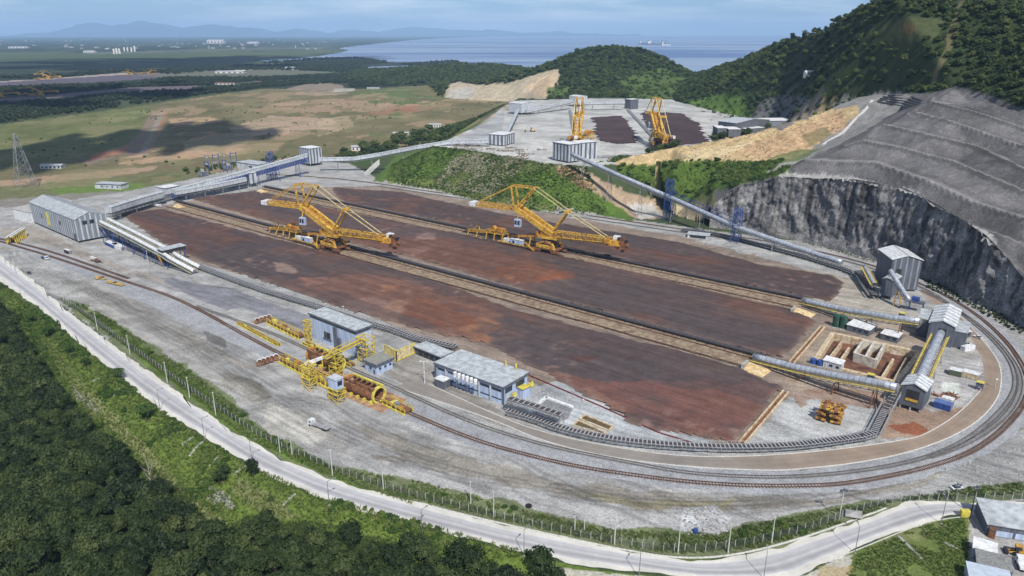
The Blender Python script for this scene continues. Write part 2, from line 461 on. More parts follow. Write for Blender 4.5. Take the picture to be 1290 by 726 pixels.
# works yard
LOOP = [(-300,300),(0,262),(60,256),(130,246),(230,228),(330,206),(400,202),(440,206),(480,227),(600,243),(700,257),(800,277),(900,291),(1010,305),(1137,341),(1290,417),(1500,540),(1500,650),(1290,632),(1160,632),(1080,660),(960,700),(800,702),(650,690),(520,655),(400,612),(300,560),(200,481),(100,402),(0,325),(-300,330)]
P(LOOP, GRAVEL, 1, 1.5)
P([(150,268),(330,238),(480,234),(660,264),(860,298),(1010,338),(1080,352),(1060,400),(1010,450),(1000,490),(935,562),(800,545),(660,480),(560,440),(440,385),(300,345),(240,330)], (.20,.145,.105), .8, 3)
P([(1010,338),(1080,352),(1110,380),(1160,400),(1060,405),(1035,395)], (.33,.30,.25), .9, 3)
P([(1000,440),(1050,402),(1165,400),(1180,420),(1140,500),(1000,500),(985,470)], (.28,.215,.155), .8, 4)
P([(936,560),(1005,494),(1090,505),(1120,515),(1100,555),(1000,575),(940,570)], (.34,.345,.335), 1, 2)
P([(990,495),(1060,492),(1128,500),(1125,512),(1080,512),(1020,505),(1012,512),(1000,505)], (.24,.155,.11), .8, 4)
P([(1105,500),(1180,520),(1215,515),(1238,485),(1246,500),(1200,548),(1165,552),(1110,550)], (.285,.19,.125), .85, 3)
P([(1120,538),(1150,532),(1172,542),(1164,549),(1140,546)], (.24,.075,.035), .85, 3)
P([(1190,420),(1225,428),(1238,450),(1205,452)], (.30,.29,.26), .8, 2)
P([(1180,452),(1236,458),(1232,488),(1206,516),(1172,520)], (.35,.34,.33), 1, 2)
P([(1188,482),(1208,484),(1212,492),(1198,498),(1186,492)], (.52,.55,.50), .9, 2)
P([(1188,495),(1200,496),(1202,504),(1188,504)], (.20,.085,.05), .9, 1.5)
P([(195,350),(215,349),(250,358),(290,363),(330,378),(392,398),(396,424),(352,404),(305,388),(285,392),(238,372)], ASPH, 1, 1.5)
P([(0,288),(40,284),(100,312),(160,338),(210,352),(205,358),(130,335),(70,312),(0,296)], (.27,.235,.195), .7, 3)
P([(480,450),(520,446),(560,470),(640,525),(700,550),(690,556),(610,528),(520,492),(480,470)], (.235,.22,.195), .95, 2)
P([(645,498),(700,480),(840,540),(930,566),(860,573),(760,560),(690,545)], (.34,.355,.36), 1, 2)
P([(672,512),(692,500),(722,512),(716,528),(690,540),(668,528)], (.17,.17,.175), .95, 1.5)
# worn dirt tracks across the stone
P([(430,522),(520,560),(640,590),(740,612),(900,628),(1050,628),(1150,606),(1240,566),(1300,505),(1300,535),(1210,590),(1110,625),(1000,643),(860,645),(700,622),(600,602),(500,575)], (.245,.225,.185), .75, 7)
P([(730,622),(860,632),(930,630),(900,642),(800,640)], (.26,.235,.14), .7, 5)
P([(275,470),(320,478),(345,500),(320,505),(280,488)], (.19,.18,.145), .9, 4)
P([(255,418),(285,426),(284,438),(262,430)], (.145,.135,.13), .9, 2)
P([(200,405),(240,420),(300,450),(350,480),(300,460),(230,430)], (.27,.245,.205), .6, 5)
P([(60,360),(130,350),(260,440),(330,500),(440,560),(420,570),(300,510),(180,430)], (.29,.275,.24), .45, 10)
P([(470,572),(515,578),(512,583),(475,580)], (.20,.185,.16), .8, 3)
P([(340,505),(400,520),(420,548),(380,560),(330,540)], (.43,.415,.36), .6, 6)
P([(860,640),(900,636),(920,655),(915,672),(860,675)], (.39,.40,.40), 1, 3)
P([(0,300),(22,306),(15,316),(0,314)], (.24,.22,.18), .8, 3)
P([(0,318),(50,340),(110,372),(95,385),(40,352),(0,330)], (.30,.30,.28), .8, 4)
# verge between the fence line and the road
P([(70,372),(112,384),(160,415),(200,440),(262,480),(330,538),(420,588),(520,602),(600,622),(700,650),(760,664),(830,668),(900,672),(960,656),(1060,636),(1128,630),(1140,637),(1080,664),(960,700),(860,706),(800,702),(650,690),(520,655),(400,612),(300,560),(200,481),(100,402)], (.10,.125,.04), .85, 5)
P([(110,388),(200,446),(300,525),(420,595),(520,640),(420,605),(300,552),(200,473)], (.085,.135,.022), .8, 4)
P([(1130,626),(1290,606),(1420,600),(1420,640),(1290,630),(1150,634)], (.10,.135,.035), .8, 3)
P([(1215,580),(1290,545),(1420,540),(1420,605),(1290,612),(1240,612)], (.25,.25,.24), .8, 5)
# outer side of the road
OUTER = [(-300,330),(0,356),(60,399),(100,435),(159,484),(213,526),(307,583),(400,628),(497,656),(597,683),(697,706),(763,719),(860,730),(1007,728),(1050,705),(1090,689),(1153,663),(1190,653),(1500,658),(1500,1500),(-900,1500)]
P(OUTER, GRASS, 1, 1.5)
P([(0,372),(60,430),(110,490),(180,560),(260,640),(330,690),(300,690),(210,620),(120,545),(50,460),(0,405)], (.115,.135,.045), .8, 6)
P([(88,480),(102,488),(150,525),(215,600),(265,640),(290,668),(270,660),(200,600),(140,540)], (.19,.20,.085), .85, 4)
P([(262,610),(285,622),(296,640),(275,640),(255,620)], (.25,.245,.225), .9, 3)
P([(90,487),(104,498),(126,520),(120,523),(95,500)], (.30,.29,.26), .8, 2)
P([(300,600),(350,625),(380,650),(330,650),(290,620)], (.165,.16,.08), .6, 5)
P([(-900,395),(0,372),(40,430),(80,500),(125,540),(165,580),(205,600),(245,620),(262,660),(330,650),(420,660),(520,690),(700,730),(700,1500),(-900,1500)], FOREST, .9, 6)
P([(690,712),(770,720),(860,731),(1000,731),(1047,706),(1075,700),(1070,760),(690,760)], (.42,.40,.34), .9, 3)
P([(1072,702),(1090,690),(1153,664),(1190,654),(1222,652),(1226,680),(1215,760),(1060,760)], (.115,.15,.042), 1, 3)
P([(1100,672),(1180,660),(1210,660),(1160,680),(1120,690)], (.165,.175,.075), .7, 5)
P([(1030,712),(1075,712),(1070,740),(1020,740)], (.30,.22,.08), .6, 4)
P([(1222,640),(1500,640),(1500,900),(1216,900)], (.31,.30,.285), 1, 1.5)
# upper terrace
P([(548,184),(600,190),(650,199),(690,206),(735,209),(800,205),(870,197),(945,190),(985,157),(905,133),(865,126),(760,124),(650,127),(632,136),(604,158),(575,171)], (.385,.385,.365), 1, 1.5)
P([(612,150),(636,140),(632,166),(596,182),(575,180)], (.30,.31,.31), .8, 2)
P([(470,228),(500,195),(545,187),(600,192),(560,215),(530,232)], (.075,.125,.025), 1, 3)
P([(480,226),(545,225),(555,234),(540,238),(490,231)], (.145,.18,.045), .8, 3)
P([(548,235),(570,200),(600,193),(690,208),(660,225),(628,243),(600,243)], (.215,.20,.145), .9, 5)
P([(560,225),(590,215),(600,222),(570,238)], (.42,.37,.26), .8, 3)
P([(610,208),(650,203),(660,212),(640,230),(615,225)], (.26,.23,.17), .6, 4)
P([(628,243),(655,216),(690,212),(720,228),(790,268),(800,279),(700,260)], (.08,.135,.024), 1, 3)
P([(655,205),(690,205),(695,212),(670,220),(655,214)], (.47,.455,.41), .9, 2)
P([(690,208),(735,212),(762,230),(800,246),(830,252),(838,276),(800,276),(740,236),(700,218)], (.33,.245,.165), .95, 2)
P([(695,210),(722,212),(745,236),(735,240),(700,216)], (.20,.10,.06), .7, 2)
P([(790,257),(822,256),(834,272),(806,277)], (.40,.39,.355), .95, 1.5)

def colourise(x, y, z, base, paints):
    px, py = proj(x, y, z)
    n1 = fbm(x/11, y/11, 21, 4) - .5; n2 = fbm(x/11 + 90, y/11 + 40, 33, 4) - .5
    col = np.tile(np.array(base, np.float32), (len(x), 1))
    for poly, c, k, j in paints:
        # jitter shrinks with distance so that band edges stay crisp far away
        f = np.clip(420.0 / np.maximum(np.hypot(x, y), 1), .12, 1.3)
        m = inpoly(px + n1*j*3.2*f, py + n2*j*2.2*f, poly)
        col[m] = col[m] * (1-k) + np.array(c, np.float32) * k
    return col, px, py
GROUND_MAT = tint_mat("ground_cover", .95, .10, 1.15, .18, .7, .3, .36)
az = np.concatenate([np.linspace(-78, -43, 40, endpoint=False), np.linspace(-43, 43, 640, endpoint=False), np.linspace(43, 78, 41)])
rad = np.concatenate([np.geomspace(95, 168, 22, endpoint=False), np.geomspace(168, 520, 380, endpoint=False), np.geomspace(520, 1500, 200, endpoint=False),
                      np.geomspace(1500, 7000, 130, endpoint=False), np.geomspace(7000, 60000, 45)])
AA, RR = np.meshgrid(np.radians(az), rad)
GX = (np.sin(AA) * RR).ravel(); GY = (np.cos(AA) * RR).ravel(); GZ = ground_z(GX, GY)
gcol, gpx, gpy = colourise(GX, GY, GZ, (.05,.068,.03), PAINTS)
bay = inpoly(gpx, gpy, BAY)
GZ = np.where(bay & (np.hypot(GX, GY) > 2000), -9.0, GZ)
# patches of bare soil, dry grass and damp ground inside the open field
fld = inpoly(gpx, gpy, FIELD)
sp = fbm(GX/70 + 3, GY/130, 41, 5); sp2 = fbm(GX/38, GY/60 + 8, 47, 4)
for m, c, k in ((fld & (sp > .60) & (gpx > 190), SOIL, .45), (fld & (sp2 > .60), (.19,.175,.085), .5), (fld & (sp2 < .38), (.075,.09,.03), .5)):
    gcol[m] = gcol[m]*(1-k) + np.array(c, np.float32)*k
# scuffed stone inside the loop
lp = inpoly(gpx, gpy, LOOP); sc = fbm(GX/16 + GY/40, GY/9 - GX/40, 51, 5)
gcol[lp] *= (.84 + .30*np.clip((sc[lp]-.3)*2.5, 0, 1))[:, None]
ruts = [[(70,345),(180,400),(290,455),(400,530),(520,585),(640,612),(800,628),(950,632),(1100,612),(1230,568),(1290,520)],[(120,370),(230,430),(330,500),(460,565),(560,588)],[(300,520),(400,500),(470,540),(560,575)],[(30,340),(110,362),(215,400),(330,462)],[(700,618),(820,640),(960,640),(1090,618)]]
for rt in ruts:
    rw_ = [tuple(p[:2]) for p in smooth(ats(rt), 2)]; sel = np.nonzero(lp & (np.hypot(GX, GY) < 620))[0]; d_ = dist_poly(GX[sel], GY[sel], rw_) + (fbm(GX[sel]/9, GY[sel]/9, 67, 2)-.5)*1.6
    for c_ in (1.1, 3.6): gcol[sel] *= (1 - .26*np.exp(-((d_-c_)/.55)**2))[:, None]
    gcol[sel] *= (1 - .08*np.exp(-(d_/3.5)**2))[:, None]
near_ = np.hypot(GX, GY) < 900; g1 = vnoise(GX[near_]/1.15, GY[near_]/1.15, 63); g2 = vnoise(GX[near_]/3.1, GY[near_]/3.1, 64)
gcol[near_] *= (.81 + .22*g1 + .16*g2)[:, None]
plm = inpoly(GX, GY, PLATFORM); bare = (GZ > .4) & ~plm & (gpx > 465) & (gpx < 702) & (gpy < 275) & (gcol[:, 0] > .24); gcol[bare] = np.array((.105,.13,.042))*(.7+.6*fbm(GX[bare]/6, GY[bare]/6, 65, 3))[:, None]
gcol[plm] *= (.74 + .40*np.clip((fbm(GX[plm]/28, GY[plm]/24, 53, 5)-.3)*2.5, 0, 1))[:, None]
ua_, va_ = GX*math.cos(R(-36)) + GY*math.sin(R(-36)), -GX*math.sin(R(-36)) + GY*math.cos(R(-36))
wob_ = (fbm(GX/40, GY/40, 57, 3)-.5)*16
tr_ = fbm(ua_/45, (va_+wob_)/1.5, 59, 3); lp2 = lp & (gpy > 300)
gcol[lp2] *= (1.0 - .26*np.clip((tr_[lp2]-.56)*7, 0, 1))[:, None]
gcol[lp2] *= (1.0 + .14*np.clip((.42-tr_[lp2])*7, 0, 1))[:, None]
# fields and scrub of the far plain
fp = (np.hypot(GX, GY) > 1500) & ~fld
q = fbm(GX/420, GY/900, 61, 4); m = fp & (q > .56); gcol[m] = gcol[m]*.6 + np.array((.10,.12,.05))*.4
ground = npmesh("ground", np.stack([GX, GY, GZ], -1), gridfaces(len(rad), len(az)), GROUND_MAT, "structure", cols=gcol)

# ------------------------------------------------------------------ sea
def water_mat():
    m = bpy.data.materials.new("sea_water"); m.use_nodes = True; t = m.node_tree; lk = t.links.new
    b = t.nodes["Principled BSDF"]; b.inputs["Roughness"].default_value = .32; b.inputs["Specular IOR Level"].default_value = .4
    ge = nd(t, "ShaderNodeNewGeometry"); mp_ = nd(t, "ShaderNodeMapping"); mp_.inputs["Scale"].default_value = (.00022, .0011, 1); mp_.inputs["Rotation"].default_value = (0,0,.12)
    lk(ge.outputs["Position"], mp_.inputs[0])
    n = nd(t, "ShaderNodeTexNoise"); n.inputs["Scale"].default_value = 1; n.inputs["Detail"].default_value = 5; lk(mp_.outputs[0], n.inputs["Vector"])
    r = nd(t, "ShaderNodeValToRGB"); r.color_ramp.elements[0].position = .42; r.color_ramp.elements[1].position = .62
    r.color_ramp.elements[0].color = (.035,.075,.19,1); r.color_ramp.elements[1].color = (.27,.33,.38,1)
    lk(n.outputs["Fac"], r.inputs[0]); lk(r.outputs[0], b.inputs["Base Color"])
    n2 = nd(t, "ShaderNodeTexNoise"); n2.inputs["Scale"].default_value = .02; lk(ge.outputs["Position"], n2.inputs["Vector"])
    bn = nd(t, "ShaderNodeBump"); bn.inputs["Strength"].default_value = .25; lk(n2.outputs["Fac"], bn.inputs["Height"]); lk(bn.outputs[0], b.inputs["Normal"])
    return m
sea = MB()
sea.add([(-6000,1900,-2),(60000,1900,-2),(60000,62000,-2),(-40000,62000,-2)], [(0,1,2,3)])
tag(sea.build("sea", water_mat()), kind="structure")

# ------------------------------------------------------------------ hillside behind the works
def tin(pts, edges, X, Y):
    "linear interpolation over a constrained triangulation; nan outside"
    vv = [Vector((p[0], p[1])) for p in pts]
    ov, oe, of, om, *_ = delaunay_2d_cdt(vv, edges, [], 0, 1e-3)
    zs = []
    for i, p in enumerate(ov):
        src = om[i]
        if src: zs.append(pts[src[0]][2])
        else:
            d = [((p.x-q[0])**2 + (p.y-q[1])**2, q[2]) for q in pts]; d.sort(); w = [1/(a[0]+.01) for a in d[:3]]
            zs.append(sum(a*b[1] for a, b in zip(w, d[:3]))/sum(w))
    Z = np.full(X.shape, np.nan)
    for f in of:
        a, b, c = (ov[k] for k in f[:3]); za, zb, zc = (zs[k] for k in f[:3])
        x0, x1 = min(a.x,b.x,c.x), max(a.x,b.x,c.x); y0, y1 = min(a.y,b.y,c.y), max(a.y,b.y,c.y)
        s = np.nonzero((X >= x0) & (X <= x1) & (Y >= y0) & (Y <= y1))[0]
        if not len(s): continue
        d = (b.y-c.y)*(a.x-c.x) + (c.x-b.x)*(a.y-c.y)
        if abs(d) < 1e-9: continue
        u = ((b.y-c.y)*(X[s]-c.x) + (c.x-b.x)*(Y[s]-c.y))/d; v = ((c.y-a.y)*(X[s]-c.x) + (a.x-c.x)*(Y[s]-c.y))/d; w = 1-u-v
        k = (u > -1e-6) & (v > -1e-6) & (w > -1e-6)
        Z[s[k]] = u[k]*za + v[k]*zb + w[k]*zc
    return Z
class Ctl:
    def __init__(s): s.p = []; s.e = []
    def line(s, pts, closed=False, edge=True):
        o = len(s.p)
        for q in pts: s.p.append(tuple(q))
        if edge: s.e += [(o+i, o+i+1) for i in range(len(pts)-1)]
    def pix(s, pts, edge=True): s.line([at(*q) for q in pts], edge=edge)
    def pixy(s, pts, edge=True): s.line([aty(*q) for q in pts], edge=edge)
CLIFF = [((893,287),262),((905,288),250),((918,290),238),((930,291),232),((965,297),223),((1010,304),226),((1060,317),227),((1110,331),236),((1137,339),247),((1160,350),262),((1193,362),280),((1215,378),297),((1253,392),332),((1290,415),375),((1345,450),432),((1420,500),494)]
cl_base = [at(*b) for b, t in CLIFF]
cl_top = []
for (b, t), p in zip(CLIFF, cl_base):
    cl_top.append(Vector((p.x, p.y, hgt(p, t))))
# the face leans back a little
n_out = offset(cl_base, 5.0)
cl_top = [Vector((q.x, q.y, t.z)) for q, t in zip(n_out, cl_top)]
hs = Ctl(); h2 = Ctl()
# lips of the benches: (px, py, height); they fall slightly towards the viewer
BENCH = [[(980,220,46.5),(1064,223,50),(1144,243,48.5),(1184,268,41),(1225,284,39.5),(1290,308,38),(1420,352,26)],
         [(1014,201,58),(1104,205,61),(1163,225,58),(1225,253,51),(1290,274,48),(1420,312,36)],
         [(1088,177,72),(1126,184,71),(1200,203,66),(1290,240,58),(1420,280,46)],
         [(1113,156,82),(1169,169,80),(1231,184,74),(1290,212,68),(1420,252,56)],
         [(1153,141,91),(1200,153,88),(1290,184,77),(1420,222,65)],
         [(1172,127,99),(1231,135,94),(1290,161,86),(1420,198,74)],
         [(1203,110,106),(1240,124,102),(1290,142,95),(1420,178,83)]]
hs.line([p + Vector((.8,1.0,-.3)) for p in cl_top])
for l in BENCH: hs.pix(l)
NB0 = len(cl_top)
bench_i = [-.6]*NB0
for i_, l in enumerate(BENCH): bench_i += [float(i_)]*len(l)
hs.pix([(735,215,27),(765,228,18),(795,243,9),(825,257,1),(850,274,-2),(880,283,-2)])
hs.pix([(757,207,36),(780,220,32),(800,233,25),(826,246,16),(850,256,13),(880,262,14)])
hs.pix([(850,230,29),(900,226,36),(850,212,38),(880,245,24)], edge=False)
hs.pix([(790,206,38),(830,203,41),(870,200,44),(920,200,46),(960,203,47),(1000,205,49)])
hs.pixy([(762,205,715),(800,197,700),(850,186,700),(900,178,705),(950,168,720),(1000,152,740),(1040,140,760),(1085,122,790)])
hs.line([(cl_top[-1].x+30, cl_top[-1].y-30, -4), (330, 240, -4), (420, 300, 20)])
hs.pix([(1000,190,52),(1040,180,60),(1070,165,66)], edge=False)
hs.line([(92,770,28),(150,790,28),(215,800,28),(265,830,30),(315,880,40),(360,930,58)])
RIDGE = [(870,97,1700),(940,75,1400),(1000,48,1150),(1060,25,960),(1130,0,800),(1200,-30,800),(1290,-60,770),(1420,-70,720)]
hs.pixy(RIDGE)
rid = [aty(*q) for q in RIDGE]
hs.line([(p.x*1.25, p.y*1.25, max(5, p.z-70)) for p in rid])
hs.line([(p.x*1.6, p.y*1.6, -15) for p in rid])
hs.pix([(845,130,28),(880,136,31),(920,145,31),(950,152,31),(985,158,31)])
hs.pix([(1000,133,46),(1030,127,56)], edge=False)
HPAINT = []
def HP(poly, col, k=1.0, j=3.0): HPAINT.append((poly, col, k, j))
HP([(700,280),(1010,306),(985,222),(1000,205),(960,202),(880,199),(790,205),(735,212)], (.07,.115,.022), 1, 3)
HP([(850,262),(905,240),(985,222),(985,235),(930,240),(915,285),(850,285)], (.15,.145,.075), .8, 4)
HP([(735,212),(760,210),(826,248),(850,256),(905,262),(905,292),(820,280),(750,225)], (.35,.29,.20), .85, 4)
HP([(1040,139),(1060,128),(1110,117),(1175,118),(1205,108),(1245,120),(1300,142),(1500,190),(1500,600),(1290,420),(1000,310),(905,292),(900,240),(985,222),(1000,205),(1040,178)], (.104,.101,.100), 1, 2)
HP([(1020,150),(1060,128),(1108,118),(1150,120),(1130,140),(1090,165),(1050,185),(1000,208),(960,222),(1000,195)], (.235,.23,.215), .9, 4)
HP([(760,208),(800,196),(850,185),(900,177),(950,167),(1000,151),(1040,139),(1080,132),(1085,145),(1050,165),(1020,190),(1000,200),(960,204),(880,201),(800,208)], (.43,.325,.175), .95, 3)
HP([(920,190),(960,175),(1010,155),(1060,140),(1070,160),(1030,180),(1000,196),(960,200)], (.36,.23,.135), .6, 6)
HP([(850,200),(880,188),(960,175),(900,200)], (.45,.37,.22), .7, 5)
HP([(1010,170),(1040,160),(1050,170),(1020,184)], (.14,.13,.06), .7, 3)
HP([(978,218),(1066,221),(1146,240),(1186,266),(1250,295),(1262,340),(1240,320),(1206,296),(1160,266),(1108,240),(1060,230),(985,232)], (.34,.335,.32), .75, 3)
HP([(975,196),(1000,190),(1040,186),(1000,204),(960,208)], (.12,.15,.05), .8, 3)
HP([(868,128),(900,120),(935,118),(948,150),(925,152),(890,140)], (.10,.165,.03), 1, 3)
HP([(945,150),(960,126),(1000,118),(1045,125),(1040,140),(1000,155),(985,165)], (.13,.125,.13), .9, 4)
HP([(1137,32),(1156,35),(1154,41),(1143,40)], (.30,.12,.055), .9, 1)
HP([(1200,40),(1207,40),(1206,44),(1201,44)], (.30,.13,.06), .9, 1)
HP([(1205,0),(1214,0),(1206,40),(1190,80),(1178,108),(1172,108),(1190,60)], (.13,.115,.06), .7, 4)
HP([(1090,38),(1140,20),(1190,25),(1180,50),(1110,52)], (.085,.095,.04), .6, 3)
def hill_mesh(name, X, Y, nr, nc, ctl, paints, base, m, rough=1.0, step=True, keep=None):
    Z = tin(ctl.p, ctl.e, X, Y)
    if ctl is h2: Z[inpoly(X, Y, FRONT_OF_HILLS)] = np.nan
    if ctl is hs: Z[inpoly(X, Y, YARD_SIDE)] = np.nan
    ok = ~np.isnan(Z); Z = np.where(ok, Z, -50)
    px, py = proj(X, Y, Z)
    shot = inpoly(px, py, [(1000,205),(1014,199),(1088,175),(1113,154),(1153,139),(1172,125),(1203,107),(1240,121),(1290,139),(1500,195),(1500,620),(1290,420),(985,222)])
    f = np.full(X.shape, -1.0)
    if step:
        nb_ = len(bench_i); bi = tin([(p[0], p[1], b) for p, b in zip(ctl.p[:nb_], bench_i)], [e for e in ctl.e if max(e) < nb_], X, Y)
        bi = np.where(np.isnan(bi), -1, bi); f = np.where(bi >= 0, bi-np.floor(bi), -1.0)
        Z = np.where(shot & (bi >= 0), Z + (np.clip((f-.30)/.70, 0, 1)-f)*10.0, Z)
    amp = np.where(shot, .24, 1.0)*rough
    Z = Z + amp*((fbm(X/22, Y/22, 71, 3)-.5)*4.0 + (fbm(X/6, Y/6, 77, 3)-.5)*1.8)
    col, px, py = colourise(X, Y, Z, base, paints)
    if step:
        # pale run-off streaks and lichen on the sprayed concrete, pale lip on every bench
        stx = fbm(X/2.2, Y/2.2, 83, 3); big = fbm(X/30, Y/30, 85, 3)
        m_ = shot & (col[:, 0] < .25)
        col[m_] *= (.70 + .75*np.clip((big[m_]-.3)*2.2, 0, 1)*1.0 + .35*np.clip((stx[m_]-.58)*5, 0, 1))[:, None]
        col[m_ & (f > .84)] *= .68; col[m_ & (f > .28) & (f < .36)] *= .8  # shadow lines at top and foot of each bench rise, painted into the colour
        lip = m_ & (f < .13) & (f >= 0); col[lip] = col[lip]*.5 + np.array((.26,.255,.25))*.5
    brt = col[:, 0] > .225
    gul = np.abs(fbm(X/5.5 + Z/9, Y/5.5, 87, 4)-.5); col[brt] *= (.68 + .5*fbm(X[brt]/4, Y[brt]/4, 88, 4) + .6*np.minimum(gul[brt], .12)/.12*.25)[:, None]
    Z = np.where(brt & (px > 740), Z - np.clip(.07-gul, 0, 1)*26 + (fbm(X/3, Y/3, 89, 2)-.5)*1.4, Z)
    F = gridfaces(nr, nc)
    good = ok[F].all(1)
    if keep is not None: good &= keep(X, Y)[F].any(1)
    F = F[good]
    u, inv = np.unique(F, return_inverse=True)
    return npmesh(name, np.stack([X, Y, Z], -1)[u], inv.reshape(-1, 4), m, "structure", cols=col[u]), (X[u], Y[u], Z[u], px[u], py[u])
YARD_SIDE = [tuple(at(a, b, c)[:2]) for a, b, c in [(733,214,27),(765,229,18),(795,244,9),(825,258,1),(850,275,-2),(880,284,-2)]] + [(p.x, p.y) for p in offset(cl_top, -2.2)] + [(100, 100), (-200, 300)]
def on_hill(px, py, ctl=None, y0=420, y1=1900):
    "where the sight line through (px, py) first meets the hillside"
    ctl = ctl or hs; ys = np.linspace(y0, y1, 1500); r = ray(px, py); t = ys/r[1]
    X_ = r[0]*t; Z_ = CAM_H + r[2]*t; G_ = tin(ctl.p, ctl.e, X_, ys)
    k = np.nonzero(~np.isnan(G_) & (G_ >= Z_))[0]
    if not len(k): return None
    k = k[0]; return Vector((X_[k], ys[k], G_[k]))
HILL_MAT = tint_mat("hillside_soil", .95, .12, .8, .25, .6, .6, .3)
def reg(x0, x1, y0, y1, s):
    xs = np.arange(x0, x1, s); ys = np.arange(y0, y1, s); A, B = np.meshgrid(xs, ys)
    return A.ravel(), B.ravel(), len(ys), len(xs)
near_keep = lambda X, Y: (X > 60) & (X < 420) & (Y < 806)
X, Y, nr, nc = reg(60, 420, 280, 810, 1.6)
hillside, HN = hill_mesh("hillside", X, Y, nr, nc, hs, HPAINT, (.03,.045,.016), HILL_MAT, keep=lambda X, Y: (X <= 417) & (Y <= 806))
X, Y, nr, nc = reg(60, 1300, 280, 2200, 6.0)
far_hill, HF = hill_mesh("hill", X, Y, nr, nc, hs, HPAINT, (.03,.045,.016), HILL_MAT, step=False, rough=1.2, keep=lambda X, Y: (X >= 417) | (Y >= 806))
# rock face
ROCK_MAT = tint_mat("quarried_rock", .9, .16, .9, .45, .9, .8, .5, stretch=(1, 1, .75))
b2 = resample(cl_base, 1.6); nb = len(b2)
t2 = []
for i in range(nb):
    pass
def frac_resample(pts, n):
    pts = [Vector(p) for p in pts]; ln = [0]
    for a, b in zip(pts, pts[1:]): ln.append(ln[-1] + (b-a).length)
    out = []; k = 0
    for i in range(n):
        s = ln[-1]*i/(n-1)
        while k < len(ln)-2 and ln[k+1] < s: k += 1
        out.append(pts[k].lerp(pts[k+1], (s-ln[k])/max(1e-9, ln[k+1]-ln[k])))
    return out
def seg_resample(A, B, step):
    "two polylines with matching corners -> matching fine points"
    a2 = []; b2 = []
    for i in range(len(A)-1):
        n = max(1, int((Vector(A[i+1])-Vector(A[i])).length/step))
        for k in range(n):
            a2.append(Vector(A[i]).lerp(Vector(A[i+1]), k/n)); b2.append(Vector(B[i]).lerp(Vector(B[i+1]), k/n))
    a2.append(Vector(A[-1])); b2.append(Vector(B[-1])); return a2, b2
cb, ct = seg_resample(cl_base, cl_top, 1.1)
cn = len(cb); cm = 48
nx = offset(cb, 1.0)
V = []; sarr = np.cumsum([0]+[(b-a).length for a, b in zip(cb, cb[1:])])
S_, T_ = np.meshgrid(sarr, np.linspace(0, 1, cm))
A_ = np.array(cb); B_ = np.array(ct); N_ = np.array(nx)-A_
hz = np.linspace(0, 1, cm)[:, None]
hh = hz*(B_[:, 2]-A_[:, 2])[None, :]
blk = fbm(S_/7.0, hh/11.0, 91, 4)
cr = np.abs(fbm(S_/4.5 + hh/30, hh/16, 95, 4)-.5)
disp = (np.floor(blk*9)/9*5.4 + blk*2.4 - np.clip(.06-cr, 0, 1)*22 + (fbm(S_/1.7, hh/2.2, 97, 2)-.5)*1.3 - 3.6)*np.minimum(1, np.minimum(hz*6, (1-hz)*9+.15))
disp = -disp
PX_ = A_[None, :, 0]*(1-hz)+B_[None, :, 0]*hz + N_[None, :, 0]*disp
PY_ = A_[None, :, 1]*(1-hz)+B_[None, :, 1]*hz + N_[None, :, 1]*disp
PZ_ = A_[None, :, 2]-1.0*(hz == 0)+hh
rc = fbm(S_/9, hh/22, 101, 4); wt = fbm(S_/2.6, hh/34, 103, 3)
rcol = np.array((.180,.176,.174))[None, None, :]*(.70+.75*rc[..., None])
dk = np.clip((wt-.49)*9, 0, 1)*np.clip(hz*3.0, 0, 1); rcol = rcol*(1-.66*dk[..., None])      # black water stains running down
pl = np.clip((fbm(S_/5+7, hh/5, 107, 3)-.56)*6, 0, 1)*.5; rcol = rcol*(1-pl[..., None]) + np.array((.34,.335,.32))*pl[..., None]
npmesh("rock_cliff", np.stack([PX_, PY_, PZ_], -1).reshape(-1, 3), gridfaces(cm, cn), ROCK_MAT, "structure", smooth=False, cols=rcol.reshape(-1, 3))
# ------------------------------------------------------------------ hills beyond the terrace
h2.pix([(560,124.5,-1),(600,126.5,0),(640,127.5,6),(683,127,16),(720,126.5,30),(790,126,30),(850,127,30),(880,130,30)])
h2.pixy([(565,107,1905),(600,109,1890),(640,106,1860),(665,98,1830),(698,89,1815)])
h2.pixy([(655,100,2250),(690,84,1880),(715,72,1890),(740,63,1920),(780,59,1950),(820,68,1930),(845,81,1880),(872,95,1800)])
h2.pixy([(430,104,2500),(500,98,2550),(540,86,2650),(580,82,2700),(630,83,2650)])
h2.pix([(380,111,-2),(440,112,-2),(500,110.5,-2),(540,107,-2)])
h2.line([(p[0]*1.35, p[1]*1.35, -12) for p in [aty(*q) for q in [(420,100,2500),(500,98,2550),(580,80,2700),(660,90,2300),(780,58,1950),(845,81,1880),(880,95,1800)]]])
h2.line([tuple(at(905,134,28)), (430,1700,55)])
h2.pix([(370,114,-6),(440,117,-6),(500,121,-6),(545,126,-6),(600,130,-6),(650,132,-6)])
FRONT_OF_HILLS = [tuple(p[:2]) for p in ats([(370,114.5),(440,117.5),(500,121.5),(545,126.5),(600,130.5),(640,131.5)], -6)] + [tuple(p[:2]) for p in ats([(690,129.5),(720,128.5),(790,128),(850,129),(880,132),(905,136)], 29)] + [(700, 1000), (600, 700), (-1500, 700), (-1500, 2240)]
H2P = []
H2P.append(([(355,128),(660,140),(645,128.5),(600,127),(560,125),(545,112),(540,107.5),(440,113),(370,112)], (.135,.125,.058), 1, 1.5))
H2P.append(([(558,126),(565,106),(580,103),(600,107),(640,105),(665,97),(702,86),(705,100),(690,128),(630,130)], (.34,.29,.205), 1, 3))
H2P.append(([(660,110),(700,90),(700,105),(685,125)], (.46,.34,.215), .8, 2))
H2P.append(([(565,112),(600,110),(590,124),(565,124)], (.33,.32,.29), .8, 2))
H2P.append(([(690,110),(720,108),(715,125),(690,126)], (.075,.12,.028), .9, 2))
